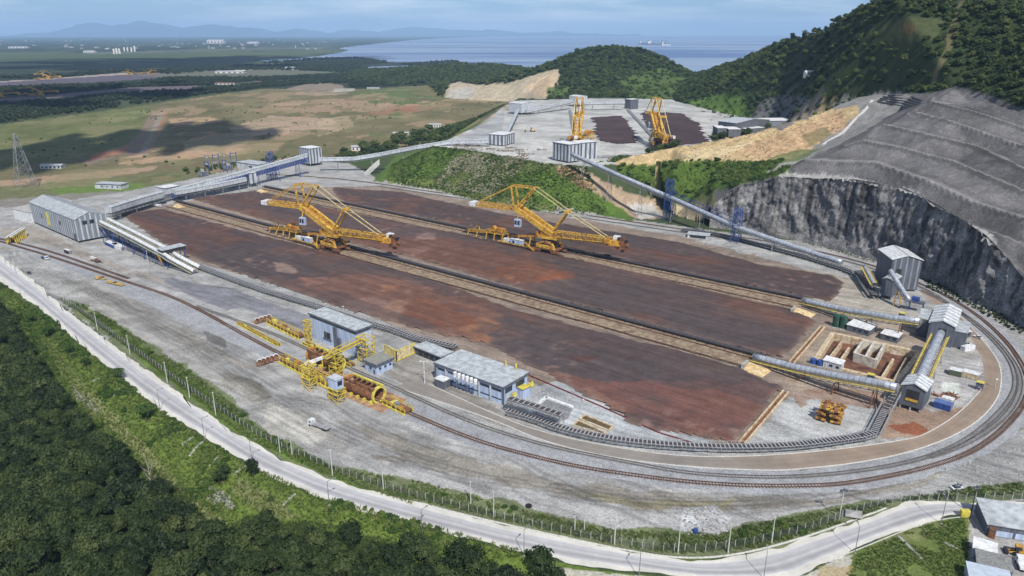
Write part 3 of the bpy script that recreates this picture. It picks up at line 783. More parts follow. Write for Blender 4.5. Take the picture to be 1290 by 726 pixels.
H2P.append(([(780,100),(830,85),(870,100),(870,126),(790,126)], (.085,.125,.03), .7, 4))
X, Y, nr, nc = reg(-900, 900, 1300, 3700, 9.0)
hill2, HM = hill_mesh("hill", X, Y, nr, nc, h2, H2P, (.03,.045,.016), HILL_MAT, step=False, rough=1.3)
# distant ranges
MTN_MAT = mat("distant_forest", (.035,.055,.03), .95, var=.2, scale=.004)
def range_mesh(prof, y, depth, seed, rough):
    xs = []; pts = [aty(a, b, y) for a, b in prof]
    X0, X1 = pts[0].x, pts[-1].x; n = 260; nn = 14
    X = np.linspace(X0, X1, n); Zt = np.interp(X, [p.x for p in pts], [p.z for p in pts])
    Zt = Zt + (fbm(X/(y*.02), X*0, seed, 5)-.5)*rough
    V = []
    for j in range(nn):
        t = j/(nn-1); k = math.sin(math.pi*min(1, t*1.0))**.8
        wob = (fbm(X/(y*.012), X*0+j*1.3, seed+3, 4)-.5)
        V.append(np.stack([X*(1+t*depth/y*.3), y-depth/2+t*depth+wob*depth*.25, np.maximum(-5, Zt*k)], -1))
    o = npmesh("mountain_range", np.concatenate(V), gridfaces(nn, n), MTN_MAT, "structure")
    return o
range_mesh([(-420,52),(-250,44),(-100,50),(0,53),(20,50),(40,46),(62,42),(78,44),(100,38),(130,28),(150,32),(170,30),(190,26),(225,33),(245,36),(275,30),(300,36),(330,35),(352,40),(380,36),(410,41),(430,44)], 46000, 7000, 5, 240)
range_mesh([(-420,58),(-200,53),(-40,57),(0,53),(12,56),(40,50),(60,49),(75,51),(95,53),(115,48),(140,50),(165,52),(190,57),(240,55),(300,55),(350,56)], 27000, 3500, 9, 90)
range_mesh([(400,45),(440,38),(480,41),(520,34),(560,36),(590,39),(620,38),(650,41),(700,40),(740,43),(800,43.6)], 52000, 6000, 13, 200)
# ================================================================== sheets laid on the ground
def jitter_edge(pts, amp, seed):
    return [Vector((p.x + (vnoise(p.x/3.1, p.y/3.1, seed)-.5)*amp + (vnoise(p.x/9.7, p.y/9.7, seed+3)-.5)*amp*1.6,
                    p.y + (vnoise(p.x/3.3, p.y/3.3, seed+1)-.5)*amp + (vnoise(p.x/9.1, p.y/9.1, seed+4)-.5)*amp*1.6, p.z)) for p in pts]
def smooth_np(pts): return smooth(pts, 2)
def sheet(name, A, B, z, m, n=500, k=8, amp=.0, tint=None, seed=1):
    a = frac_resample(smooth_np(A), n); b = frac_resample(smooth_np(B), n)
    if amp: a = jitter_edge(a, amp, seed); b = jitter_edge(b, amp, seed+7)
    Aa = np.array(a); Bb = np.array(b); t = np.linspace(0, 1, k+1)[None, :, None]
    V = Aa[:, None, :]*(1-t) + Bb[:, None, :]*t; V[..., 2] = z
    V = V.reshape(-1, 3); cols = None
    if tint:
        tt = np.tile(np.linspace(0, 1, k+1), n); cols = tint(V[:, 0], V[:, 1], tt)
    return npmesh(name, V, gridfaces(n, k+1), m, "structure", cols=cols)
ROAD_MAT = tint_mat("road_surface", .9, .25, 2.5, .10, .15, .05, .10)
def shoulder_tint(x, y, t):
    n = fbm(x/8, y/8, 5, 4)
    return np.array((.53,.515,.46))[None]*(.78+.42*n)[:, None]
def lane_tint(x, y, t):
    n = fbm(x/20, y/20, 6, 3); c = np.full(len(x), .40)
    c = c - .11*np.exp(-((t-.26)/.13)**2) - .05*np.exp(-((t-.62)/.10)**2) + .05*np.exp(-((t-.47)/.05)**2)
    e = np.clip((.10-np.minimum(t, 1-t))/.10, 0, 1); c = c + .12*e
    c = c*(.86+.28*n)
    return np.stack([c, c*.99, c*1.0], -1)
sheet("road_shoulder", W_OUT, W_IN, .012, ROAD_MAT, 700, 6, 1.1, shoulder_tint)
ra = [a.lerp(b, .17) for a, b in zip(frac_resample(smooth(W_OUT, 2), 120), frac_resample(smooth(W_IN, 2), 120))]
rb = [a.lerp(b, .80) for a, b in zip(frac_resample(smooth(W_OUT, 2), 120), frac_resample(smooth(W_IN, 2), 120))]
sheet("service_road", ra, rb, .03, ROAD_MAT, 700, 26, .35, lane_tint)
H_IN = [(530,478),(540,484),(643,531),(693,547),(763,562),(860,576),(960,575),(1060,566),(1130,556),(1165,549),(1210,520),(1237,490),(1241,470),(1237,454),(1232,442),(1222,425),(1200,402),(1180,385),(1160,368)]
H_OUT = [(498,486),(510,492),(617,527),(683,556),(763,576),(860,588),(960,593),(1003,592),(1100,581),(1177,561),(1230,534),(1257,504),(1262,480),(1260,462),(1254,449),(1239,430),(1217,405),(1195,388),(1172,366)]
def haul_tint(x, y, t):
    px, _ = proj(x, y, x*0); k = np.clip((px-850)/220, 0, 1)[:, None]; n = fbm(x/12, y/12, 9, 4)[:, None]
    c = np.array((.235,.215,.19))*(1-k) + np.array((.268,.208,.158))*k
    d = np.exp(-((t-.35)/.12)**2)[:, None]*.12 + np.exp(-((t-.68)/.12)**2)[:, None]*.12
    return c*(.8+.4*n)*(1-d)
sheet("haul_road", ats(H_IN), ats(H_OUT), .012, ROAD_MAT, 420, 10, .5, haul_tint)
KERB = mat("kerb_concrete", (.56,.55,.51), .9, var=.15, scale=1.2)
MB().sweep(resample(smooth(ats(H_OUT[1:]), 2), 3), [(-.28,-.1),(-.28,.14),(.22,.14),(.22,-.1)]).build("road_kerb", KERB)["kind"] = "structure"
MB().sweep(resample(smooth(ats(H_IN[1:12]), 2), 3), [(-.2,-.1),(-.2,.12),(.2,.12),(.2,-.1)]).build("road_kerb", KERB)["kind"] = "structure"
gl = offset(resample(smooth(W_IN, 2), 3), .6)
gl = [p for p in gl if -30 < p.x < 128]
MB().sweep(gl, [(-.35,-.1),(-.35,.13),(-.12,.15),(-.12,.03),(.12,.03),(.12,.15),(.35,.13),(.35,-.1)]).build("road_gutter", KERB)["kind"] = "structure"
ko = offset(resample(smooth(W_OUT, 2), 3), -.5)
ko = [p for p in ko if 95 < p.x < 150 and p.y < 215]
if len(ko) > 2: MB().sweep(ko, [(-.15,-.1),(-.15,.15),(.15,.15),(.15,-.1)]).build("road_kerb", KERB)["kind"] = "structure"

# ------------------------------------------------------------------ ore beds
ORE_MAT = tint_mat("iron_ore", .95, .13, 1.1, .20, .5, .4, .22, stretch=(1, 1, 1))
UA = R(-38.5); UX = Vector((math.cos(UA), math.sin(UA), 0)); UY = Vector((-math.sin(UA), math.cos(UA), 0))
ORE = (.092,.061,.054); OREG = (.068,.055,.055); ORER = (.160,.084,.060); OREO = (.225,.108,.055); OREP = (.23,.15,.125); OREM = (.150,.070,.055)
ORE_PAINT = []
def OP(poly, col, k=1.0, j=4.0): ORE_PAINT.append((poly, col, k, j))
OP([(150,268),(215,257),(330,290),(300,320),(240,325)], (.085,.05,.042), .8, 5)
OP([(260,318),(330,300),(400,322),(390,352),(330,356),(270,340)], OREG, .7, 9)
OP([(320,352),(400,352),(470,345),(540,365),(600,385),(660,422),(640,438),(560,430),(480,410),(400,380)], ORER, .8, 10)
OP([(375,350),(410,350),(412,358),(385,362)], (.24,.12,.085), .7, 5)
OP([(480,360),(500,360),(498,372),(480,370)], (.28,.14,.075), .7, 4)
OP([(430,382),(470,378),(505,388),(500,402),(470,400),(440,392)], OREP, .45, 6)
OP([(470,396),(500,380),(515,382),(490,410),(475,408)], (.26,.15,.10), .5, 5)
OP([(572,404),(615,404),(640,416),(655,425),(640,435),(608,434),(580,420)], OREO, .65, 6)
OP([(520,372),(590,392),(600,412),(560,415),(510,395)], (.145,.06,.035), .8, 6)
OP([(630,405),(700,418),(790,450),(860,478),(760,490),(690,462),(620,442)], OREG, .8, 10)
OP([(720,448),(752,452),(748,460),(722,456)], (.085,.035,.028), .7, 4)
OP([(690,470),(760,485),(860,480),(985,490),(928,560),(860,548),(780,522)], OREM, .8, 8)
OP([(735,492),(760,498),(790,520),(760,515)], (.22,.13,.09), .6, 4)
OP([(345,332),(372,338),(372,346),(350,344)], (.30,.22,.18), .6, 3)
OP([(430,305),(520,300),(560,296),(650,320),(730,345),(700,360),(630,352),(560,335),(480,318)], (.125,.062,.042), .8, 8)
OP([(525,296),(550,296),(548,304),(522,303)], OREP, .8, 4)
OP([(500,316),(550,307),(556,312),(520,322)], (.25,.15,.12), .55, 6)
OP([(620,342),(670,338),(725,344),(722,356),(680,361),(640,356)], (.180,.072,.038), .95, 4)
OP([(735,352),(800,360),(960,410),(1010,420),(985,450),(900,430),(800,400),(690,370)], OREG, .6, 10)
OP([(322,240),(440,266),(430,290),(330,262),(240,252)], OREG, .6, 8)
OP([(415,234),(560,255),(860,308),(1066,352),(1050,382),(860,345),(600,288),(440,258)], (.066,.047,.045), .8, 8)
def ore_bed(poly, amp, mounds=()):
    W_ = [at(*p) for p in poly]
    us = [p.dot(UX) for p in W_]; vs = [p.dot(UY) for p in W_]; st = 1.6
    A, B = np.meshgrid(np.arange(min(us)-2, max(us)+2, st), np.arange(min(vs)-2, max(vs)+2, st)); sh = A.shape
    X = (A*UX.x + B*UY.x).ravel(); Y = (A*UX.y + B*UY.y).ravel()
    pj = [(p.x, p.y) for p in W_]
    jx = X + (fbm(X/5, Y/5, 111, 3)-.5)*5; jy = Y + (fbm(X/5+50, Y/5, 113, 3)-.5)*5
    ok = inpoly(jx, jy, pj); d = dist_poly(jx, jy, pj, True)
    ed = np.clip(d/3.5, 0, 1)
    u = A.ravel(); v = B.ravel()
    Z = .03 + ed*(.25 + amp*(fbm(u/34, v/12, 121, 4)) + .35*fbm(u/9, v/2.2, 123, 3))
    for (mx_, my_, rr, hh_) in mounds:
        c = at(mx_, my_); du = (u - c.dot(UX))/rr; dv = (v - c.dot(UY))/(rr*.55)
        q = np.sqrt(du**2+dv**2) + (fbm(X/6, Y/6, 131, 3)-.5)*.35
        Z = Z + hh_*np.clip(1.25-q, 0, 1)**.8
    px, py = proj(X, Y, Z*0)
    col, *_ = colourise(X, Y, Z*0, ORE, ORE_PAINT)
    bl = fbm(u/34, v/17, 141, 5); k = np.clip((bl-.54)*8, 0, 1)*.65; col = col*(1-k[:, None]) + np.array(ORER)*k[:, None]*.75
    k = np.clip((.47-bl)*8, 0, 1)*.6; col = col*(1-k[:, None]) + np.array(OREG)*k[:, None]
    st_ = fbm(u/55, v/1.3, 143, 3); col *= (.70+.60*st_)[:, None]
    sp_ = fbm(X/4.2, Y/4.2, 147, 3); sp2_ = fbm(X/60, Y/60, 149, 2); k = (np.clip((sp_-.64)*8, 0, 1)*np.clip((sp2_-.45)*5, 0, 1)*.6)[:, None]; col = col*(1-k)+np.array((.24,.16,.13))*k
    k = (np.clip(1-d/3.2, 0, 1)*.45)[:, None]; col = col*(1-k)+np.array((.24,.18,.14))*k
    F = gridfaces(*sh); F = F[ok[F].all(1)]
    uq, inv = np.unique(F, return_inverse=True)
    return npmesh("ore_bed", np.stack([X, Y, Z], -1)[uq], inv.reshape(-1, 4), ORE_MAT, "structure", cols=col[uq])
ore_bed([(152,271),(205,263),(330,297),(430,321),(570,361),(643,388),(763,420),(860,443),(940,466),(988,490),(928,561),(880,552),(800,538),(745,503),(697,477),(617,436),(520,414),(430,390),(400,379),(320,352),(250,328),(200,305)], 1.0)
ore_bed([(238,250),(322,241),(440,268),(573,293),(663,310),(717,323),(860,358),(927,375),(1003,390),(1034,406),(1021,414),(1008,432),(986,452),(955,446),(860,420),(730,386),(630,357),(530,328),(430,303),(330,277)], 1.1, [(676,351,27,5.0)])
ore_bed([(416,236),(507,242),(540,250),(663,275),(860,306),(960,334),(1047,347),(1066,357),(1050,381),(1010,374),(927,358),(860,344),(763,323),(707,313),(570,283),(530,274),(440,256),(425,250)], .8)
# upper terrace beds
def up_bed(poly, amp=1.2):
    W_ = [at(a, b, PLAT_Z) for a, b in poly]
    xs = [p.x for p in W_]; ys = [p.y for p in W_]; st = 2.5
    A, B = np.meshgrid(np.arange(min(xs)-2, max(xs)+2, st), np.arange(min(ys)-2, max(ys)+2, st)); sh = A.shape; X = A.ravel(); Y = B.ravel()
    jx = X + (fbm(X/9, Y/9, 115, 3)-.5)*16; jy = Y + (fbm(X/9+50, Y/9, 117, 3)-.5)*16
    pj = [(p.x, p.y) for p in W_]; ok = inpoly(jx, jy, pj); d = dist_poly(jx, jy, pj, True)
    Z = PLAT_Z + .05 + np.clip(d/6, 0, 1)*(.4 + amp*fbm(X/20, Y/20, 127, 3))
    bl = fbm(X/30, Y/30, 145, 4)
    col = np.array((.060,.040,.042))[None]*(.7+.6*bl)[:, None]
    F = gridfaces(*sh); F = F[ok[F].all(1)]; uq, inv = np.unique(F, return_inverse=True)
    npmesh("ore_bed", np.stack([X, Y, Z], -1)[uq], inv.reshape(-1, 4), ORE_MAT, "structure", cols=col[uq])
up_bed([(745,148),(786,146),(800,166),(806,181),(775,182),(757,178),(745,168),(748,160)])
up_bed([(806,141),(860,143),(880,155),(895,181),(850,184),(828,178),(812,158)])

# ------------------------------------------------------------------ berms between the beds
def line2(a, b, ext0=0, ext1=0):
    A, B = at(*a), at(*b); d = (B-A).normalized(); return A - d*ext0, B + d*ext1
LA0, LA1 = line2((212,262.5), (952,468)); UA0, UA1 = line2((224,253), (965,449))
LB0, LB1 = line2((322,243), (1008,391)); UB0, UB1 = line2((335,235), (1012,376))
def berm(L0, L1, U0, U1):
    A = frac_resample([L0, L1], 220); B = frac_resample([U0, U1], 220)
    A = jitter_edge(A, 1.2, 41); B = jitter_edge(B, 1.0, 43)
    A = np.array(A); B = np.array(B); n = len(A); t = np.array([0,.06,.15,.3,.45,.6,.8,.94,1.0])
    zz = np.array([-.1,.5,.75,.75,.7,.75,.75,.5,-.1])
    V = A[:, None, :]*(1-t[None, :, None]) + B[:, None, :]*t[None, :, None]; V[..., 2] = zz[None, :] + (fbm(V[..., 0]/3, V[..., 1]/3, 45, 2)-.5)*.3
    o = npmesh("stacker_berm", V.reshape(-1, 3), gridfaces(n, len(t)), TAN, "structure")
berm(LA0, LA1, UA0, UA1); berm(LB0, LB1, UB0, UB1)
LIGHTG = mat("pale_rib_steel", (.42,.43,.44), .55, .1, var=.15)
RAILM = mat("worn_rail_steel", (.19,.175,.165), .5, .4, var=.2)
RAILRUST = mat("rusty_rail_steel", (.14,.07,.045), .8, .1, var=.25)
SLEEP = mat("concrete_sleeper", (.25,.24,.228), .9, var=.2, scale=1.2)
SLEEPR = mat("rust_stained_sleeper", (.155,.10,.075), .9, var=.25, scale=.7)
def track(pts, label, rail_m, sl_m, gauge=1.6, z=.0, grp=None, sp=.8, rw=.28):
    pts = resample(pts, 2.2); e = empty("railway_track", pts[0], 0, label, "railway track", grp)
    o0 = Vector(pts[0]); q = [p-o0 for p in pts]
    for s in (-1, 1):
        MB().sweep(q, [(s*gauge/2-rw/2,z+.2),(s*gauge/2-rw/2,z+.42),(s*gauge/2+rw/2,z+.42),(s*gauge/2+rw/2,z+.2)]).build("rail", rail_m, e)
    fine = resample(q, sp); m = MB(); n = len(fine)
    for i in range(0, n-1):
        p = fine[i]; d = fine[i+1]-p; d.normalize(); a = Vector((-d.y, d.x, 0))
        m.bar(p + a*gauge*.8 + Vector((0,0,z+.1)), p - a*gauge*.8 + Vector((0,0,z+.1)), .28, .22)
    if sp < 2: m.build("sleepers", sl_m, e)["kind"] = "stuff"
    return e
TA = [(-60,292),(0,304),(19,310),(60,322),(110,338.5),(160,355.5),(215,373),(260,395),(300,418),(343,441),(380,459),(430,485),(470,502),(505,516),(530,527),(570,544),(617,561),(677,577),(730,589),(797,599),(860,607),(927,612),(993,613),(1060,611),(1127,599),(1177,587),(1220,572),(1253,551),(1277,527),(1291,508),(1298,485),(1287,457),(1266,428),(1235,400),(1208,382),(1180,367),(1139,349),(1100,335),(1060,324),(1010,313),(960,303),(900,295),(830,285),(770,276),(700,266),(640,257),(590,248),(530,240),(480,232),(430,226),(380,222),(335,220)]
TC = [(247,386),(290,401),(320,412),(345,421),(380,437),(420,455),(460,473),(487,484),(530,504),(573,524),(617,541),(677,559),(730,571),(797,584),(860,596),(927,601),(993,602),(1060,597),(1127,587),(1177,574),(1220,554),(1253,527),(1273,504),(1281,482),(1273,454),(1248,425),(1211,395),(1177,370),(1139,353),(1100,339),(1060,328),(1010,317),(960,307),(900,299),(830,289),(770,280),(700,270),(640,260.5),(590,251.5),(530,243),(480,235.5)]
TB = [(-60,289),(0,301),(28,307.5),(70,319),(120,336.5),(163,351.5)]
track(smooth(ats(TA), 2), "rusty railway track on the outer side of the loop round the yard", RAILRUST, SLEEPR, grp="loop railway tracks")
track(smooth(ats(TC), 2), "greyer railway track on the inner side of the loop round the yard", RAILM, SLEEP, grp="loop railway tracks")
track(smooth(ats(TB), 2), "short dead end track beside the striped transfer building", RAILRUST, SLEEPR, grp="loop railway tracks")
TBR = [(1160,366),(1190,381),(1225,403),(1258,431),(1277,456),(1285,473),(1286,490),(1279,509),(1265,527),(1240,547),(1208,564),(1170,577)]
track(smooth(ats(TBR), 2), "middle track squeezed between the two loop tracks round the right hand bend", RAILM, SLEEP, grp="loop railway tracks")
bl_ = [p for p in resample(smooth(ats(TA), 2), 4)]; bl_ = [p for p in bl_ if not (p.x < -60 and p.y < 500) and not (p.x < 140 and p.y > 560)]
def ballast_tint(x, y, t):
    g_ = vnoise(x/.9, y/.9, 15); n = fbm(x/25, y/25, 16, 3); return np.array((.272,.278,.285))[None]*(.74+.34*g_+.18*n)[:, None]
sheet("rail_ballast", offset(bl_, -4.5), offset(bl_, 9.5), .005, GROUND_MAT, 900, 18, 1.0, ballast_tint)
for (L0, L1, U0, U1, nm) in ((LA0, LA1, UA0, UA1, "front"), (LB0, LB1, UB0, UB1, "rear")):
    f = lambda t, e: (L0 if e == 0 else L1).lerp(U0 if e == 0 else U1, t)
    a = [f(.30, 0), f(.30, 1)]
    w = (U0-L0).length
    track(a, "wide stacker rails on the %s berm between ore beds" % nm, RAILRUST, SLEEPR, gauge=w*.34, z=.72, grp="stacker rails", sp=2.4, rw=.6)

# ------------------------------------------------------------------ conveyors
def path_at(pts, s):
    for a, b in zip(pts, pts[1:]):
        l = (b-a).length
        if s <= l: return a.lerp(b, s/l), (b-a).normalized()
        s -= l
    return pts[-1].copy(), (pts[-1]-pts[-2]).normalized()
def plen(pts): return sum((b-a).length for a, b in zip(pts, pts[1:]))
def ground_under(p):
    return float(ground_z(np.array([p.x]), np.array([p.y]))[0])
def low_conveyor(pts, label, w=1.7, h=1.3, rib=2.4, ribs=GALV, frame=DARK, rails=True, grp=None, gz=None, leg_every=4.8):
    "open belt on a low trestle, with cross ribs and handrails"
    e = empty("belt_conveyor", (pts[0].x, pts[0].y, 0 if gz is None else gz), 0, label, "conveyor", grp)
    o0 = Vector(e.location); q = [p-o0 for p in pts]; fine = resample(q, 3)
    MB().sweep(fine, [(-w/2,h),(-w/2,h+.25),(-w*.3,h+.08),(w*.3,h+.08),(w/2,h+.25),(w/2,h)]).build("belt", BELT, e)
    for s in (-1, 1):
        MB().sweep(fine, [(s*w*.56-.1,h-.45),(s*w*.56-.1,h+.1),(s*w*.56+.1,h+.1),(s*w*.56+.1,h-.45)]).build("stringer", frame, e)
    L_ = plen(q); m = MB(); r_ = MB(); hr = MB(); n = max(2, int(L_/leg_every))
    for i in range(n+1):
        p, d = path_at(q, L_*i/n*.9999); a = Vector((-d.y, d.x, 0)).normalized()
        g = ground_under(p+o0)-o0.z if gz is None else 0
        for s in (-1, 1):
            m.bar(Vector((p.x,p.y,g))+a*s*w*.75, p+a*s*w*.56+Vector((0,0,h-.4)), .22)
        m.bar(p-a*w*.56+Vector((0,0,h-.5)), p+a*w*.56+Vector((0,0,h-.5)), .2)
    k = max(2, int(L_/rib))
    for i in range(k+1):
        p, d = path_at(q, L_*i/k*.9999); a = Vector((-d.y, d.x, 0)).normalized(); up = Vector((0,0,h+.35))
        r_.bar(p-a*w*.62+up, p+a*w*.62+up, .42 if rails else .28, .14)
        if rails:
            for s in (-1.05, 1.05):
                hr.bar(p+a*s*w+Vector((0,0,h-.3)), p+a*s*w+Vector((0,0,h+.9)), .13)
    m.build("trestle_legs", frame, e)["kind"] = "stuff"; r_.build("idler_ribs", ribs, e)["kind"] = "stuff"
    if rails:
        for s in (-1.05, 1.05):
            hr.sweep(fine, [(s*w-.05,h+.85),(s*w-.05,h+.97),(s*w+.05,h+.97),(s*w+.05,h+.85)])
            MB().sweep(fine, [(s*w-.35,h-.38),(s*w-.35,h-.3),(s*w+.35,h-.3),(s*w+.35,h-.38)]).build("walkway", GALV, e)
        hr.build("handrail", MATS.get("pale_rib_steel") or GALV, e)["kind"] = "stuff"
    return e
for (L0, L1, U0, U1, nm) in ((LA0, LA1, UA0, UA1, "front"), (LB0, LB1, UB0, UB1, "rear")):
    a = L0.lerp(U0, .80); b = L1.lerp(U1, .80); a.z = b.z = .7
    low_conveyor([a, b], "long dark open belt conveyor on the %s berm" % nm, w=3.0, h=1.3, rib=3.0, ribs=mat("dark_idler_steel", (.10,.11,.14), .6, .2), frame=DARK, rails=False, grp="yard belt conveyors", gz=.7)
# ================================================================== buildings
MIDG = mat("weathered_grey_steel", (.17,.175,.18), .6, .2, var=.2, scale=.8)
LIGHTG = mat("pale_rib_steel", (.42,.43,.44), .55, .1, var=.15)
def fit(pl, pc, pr, z=0.0):
    "left, near and right corner of a footprint (at height z) -> near corner, turn, length, width"
    a, b, c = at(*pl, z), at(*pc, z), at(*pr, z)
    d = b-a; rot = math.atan2(d.y, d.x); L_ = d.length
    n = Vector((-math.sin(rot), math.cos(rot), 0)); return b, rot, L_, max(1.0, (c-b).dot(n))
def face_box(f, L_, W_, a0, a1, z0, z1, proud, deep=.12):
    if f == 'f': return (-a1, -a0, -proud, deep, z0, z1)
    if f == 'b': return (-a1, -a0, W_-deep, W_+proud, z0, z1)
    if f == 'r': return (-deep, proud, a0, a1, z0, z1)
    return (-L_-proud, -L_+deep, a0, a1, z0, z1)
def house(name, label, cat, ft, H, roof="gable", rh=1.5, wall=None, roofm=None, over=.5, z=0.0, items=(), panels=(), group=None, z0=0.0, eave=None, ribs=0, ribm=None):
    p, rot, L_, W_ = ft; wall = wall or GREY; roofm = roofm or ROOF
    e = empty(name, (p.x, p.y, z), rot, label, cat, group)
    if roof == "gable": prof = [(0,z0),(W_,z0),(W_,H),(W_/2,H+rh),(0,H)]; MB().xprism(prof, -L_, 0).build("wall", wall, e)
    elif roof == "gabley":
        n = 5; pr_ = [(-L_,z0),(0,z0),(0,H),(-L_/2,H+rh),(-L_,H)]
        MB().add([(q[0],0,q[1]) for q in pr_]+[(q[0],W_,q[1]) for q in pr_], [tuple(range(n)),tuple(range(n,2*n))[::-1]]+[(i,n+i,n+(i+1)%n,(i+1)%n) for i in range(n)]).build("wall", wall, e)
    elif roof == "shed": MB().xprism([(0,z0),(W_,z0),(W_,H+rh),(0,H)], -L_, 0).build("wall", wall, e)
    else: MB().box(-L_, 0, 0, W_, z0, H).build("wall", wall, e)
    o = over; t = .28
    if roof == "gable":
        k = rh/(W_/2)
        for s in (0, 1):
            y0, y1 = ((-o, W_/2) if s == 0 else (W_/2, W_+o)); za, zb = ((H-o*k, H+rh) if s == 0 else (H+rh, H-o*k))
            r = MB().xprism([(y0,za+.03),(y1,zb+.03),(y1,zb+t),(y0,za+t)], -L_-o, o).build("roof_panel", roofm, e)
        sm_ = MB()
        for i in range(1, int(L_/2.6)):
            xx = -L_*i/int(L_/2.6)
            for s in (0, 1):
                yy = -o if s == 0 else W_+o; sm_.bar((xx,yy,H-o*k+t+.02),(xx,W_/2,H+rh+t+.02), .16, .14)
        if sm_.v: sm_.build("roof_seams", GALV, e)["kind"] = "stuff"
        MB().xprism([(W_/2-.35,H+rh+t-.1),(W_/2+.35,H+rh+t-.1),(W_/2,H+rh+t+.12)], -L_-o, o).build("ridge_cap", GALV, e)
    elif roof == "gabley":
        k = rh/(L_/2)
        for s in (0, 1):
            x0, x1 = ((-L_-o, -L_/2) if s == 0 else (-L_/2, o)); za, zb = ((H-o*k, H+rh) if s == 0 else (H+rh, H-o*k))
            MB().add([(x0,-o,za+.03),(x1,-o,zb+.03),(x1,W_+o,zb+.03),(x0,W_+o,za+.03),(x0,-o,za+t),(x1,-o,zb+t),(x1,W_+o,zb+t),(x0,W_+o,za+t)],
                     [(0,3,2,1),(4,5,6,7),(0,1,5,4),(1,2,6,5),(2,3,7,6),(3,0,4,7)]).build("roof_panel", roofm, e)
            if ribs:
                for i in range(ribs):
                    yy = (i+.5)*W_/ribs; m = MB()
                    m.bar((x0,yy,za+t+.03),(x1,yy,zb+t+.03), W_/ribs*.38, .12); m.build("roof_sheet", ribm or WHITE, e)
    elif roof == "shed": MB().xprism([(-o,H-.05),(W_+o,H+rh-.05),(W_+o,H+rh+t),(-o,H+t)], -L_-o, o).build("roof", roofm, e)
    else:
        ev = eave or .5
        MB().box(-L_-o, o, -o, W_+o, H+.003, H+ev).build("eave_band", GREY if wall is not GREY else GALV, e)
        MB().box(-L_-o+.15, o-.15, -o+.15, W_+o-.15, H+ev+.002, H+ev+.12).build("roof", roofm, e)
        if L_ > 9:
            sm_ = MB()
            for i in range(1, int(L_/2.4)):
                xx = -L_*i/int(L_/2.4); sm_.box(xx-.06,xx+.06,-o+.2,W_+o-.2,H+ev+.121,H+ev+.2)
            sm_.build("roof_seams", roofm, e)["kind"] = "stuff"
    for it in items:
        nm, f, a0, a1, za, zb, m = it[:7]; pr = it[7] if len(it) > 7 else .08
        MB().box(*face_box(f, L_, W_, a0, a1, za, zb, pr)).build(nm, m, e)
    for (f, step, wd, m, za, zb) in panels:
        ln = L_ if f in 'fb' else W_; n = int(ln/step); me = None
        for i in range(n):
            a0 = (i+.5)*ln/n - wd/2; zt_ = zb
            if zb is None:
                zt_ = H-.1
                if roof == "gable" and f in 'lr': zt_ = H + rh*(1-abs((a0+wd/2)-W_/2)/(W_/2)) - .5
            bx = face_box(f, L_, W_, a0, a0+wd, za, zt_, .10)
            MB().box(*bx).build("cladding_panel", m, e)
    return e
def legs(e, L_, W_, z0, m=None, n=3):
    for i in range(n):
        x = -.6-(L_-1.2)*i/max(1, n-1)
        for y in (.6, W_-.6): MB().bar((x,y,0),(x,y,z0), .6).build("support_column", m or CONC, e)
# striped transfer building and its neighbours
ft = fit((43,281.5), (99.5,306.5), (138,299)); L1_, W1_ = ft[2], ft[3]
H1 = hgt(ft[0], 277)
DGREY = mat("dark_grey_panel", (.20,.225,.25), .5, var=.1, streak=True, scale=.9)
hb = house("transfer_building", "long white and grey striped building at the end of the twin tube conveyors", "industrial building", ft, H1, "gable", 4.2, PALE, ROOF, .5, z0=1.6,
      items=[("window","r",5.0,8.2,13.2,16.2,WINDOW,.16),("window","r",10.2,13.4,13.2,16.2,WINDOW,.16),("door","f",3,7.5,1.6,6.6,WINDOW,.14),("window","f",30,34,9,12,WINDOW,.14),("window","f",70,73,8,12,WINDOW,.14)],
      panels=[("f",4.0,2.0,DGREY,1.7,H1-.3),("r",3.6,2.5,DGREY,1.7,None)])
legs(hb, L1_, W1_, 1.6, DARK, 8)
MB().box(-60,-55,-.3,.06,4,15).build("yellow_emblem", LEMON, hb)
MB().box(-L1_-9,-L1_,1.5,W1_-4,1.6,H1-4).build("annex_wall", PALE, hb); MB().box(-L1_-9.3,-L1_,1.2,W1_-3.7,H1-4+.003,H1-3.6).build("annex_roof", ROOF, hb)
ft = fit((19,276), (40,281.5), (60,262))
house("plant_shed", "low white shed with a sloping roof beyond the striped building", "shed", ft, 9, "shed", 3, WHITE, CONC, .4, items=[("opening","r",4,ft[3]-4,2,8.3,DARK,.05)])
ft = fit((120,237.5), (153,239), (155,236))
house("office_building", "small pale flat roofed building on the far side of the grass strip", "building", ft, 4.6, "flat", 0, PALE, ROOF, .6, items=[("window","f",3+i*6,5.2+i*6,1.6,3,GREY) for i in range(4)])
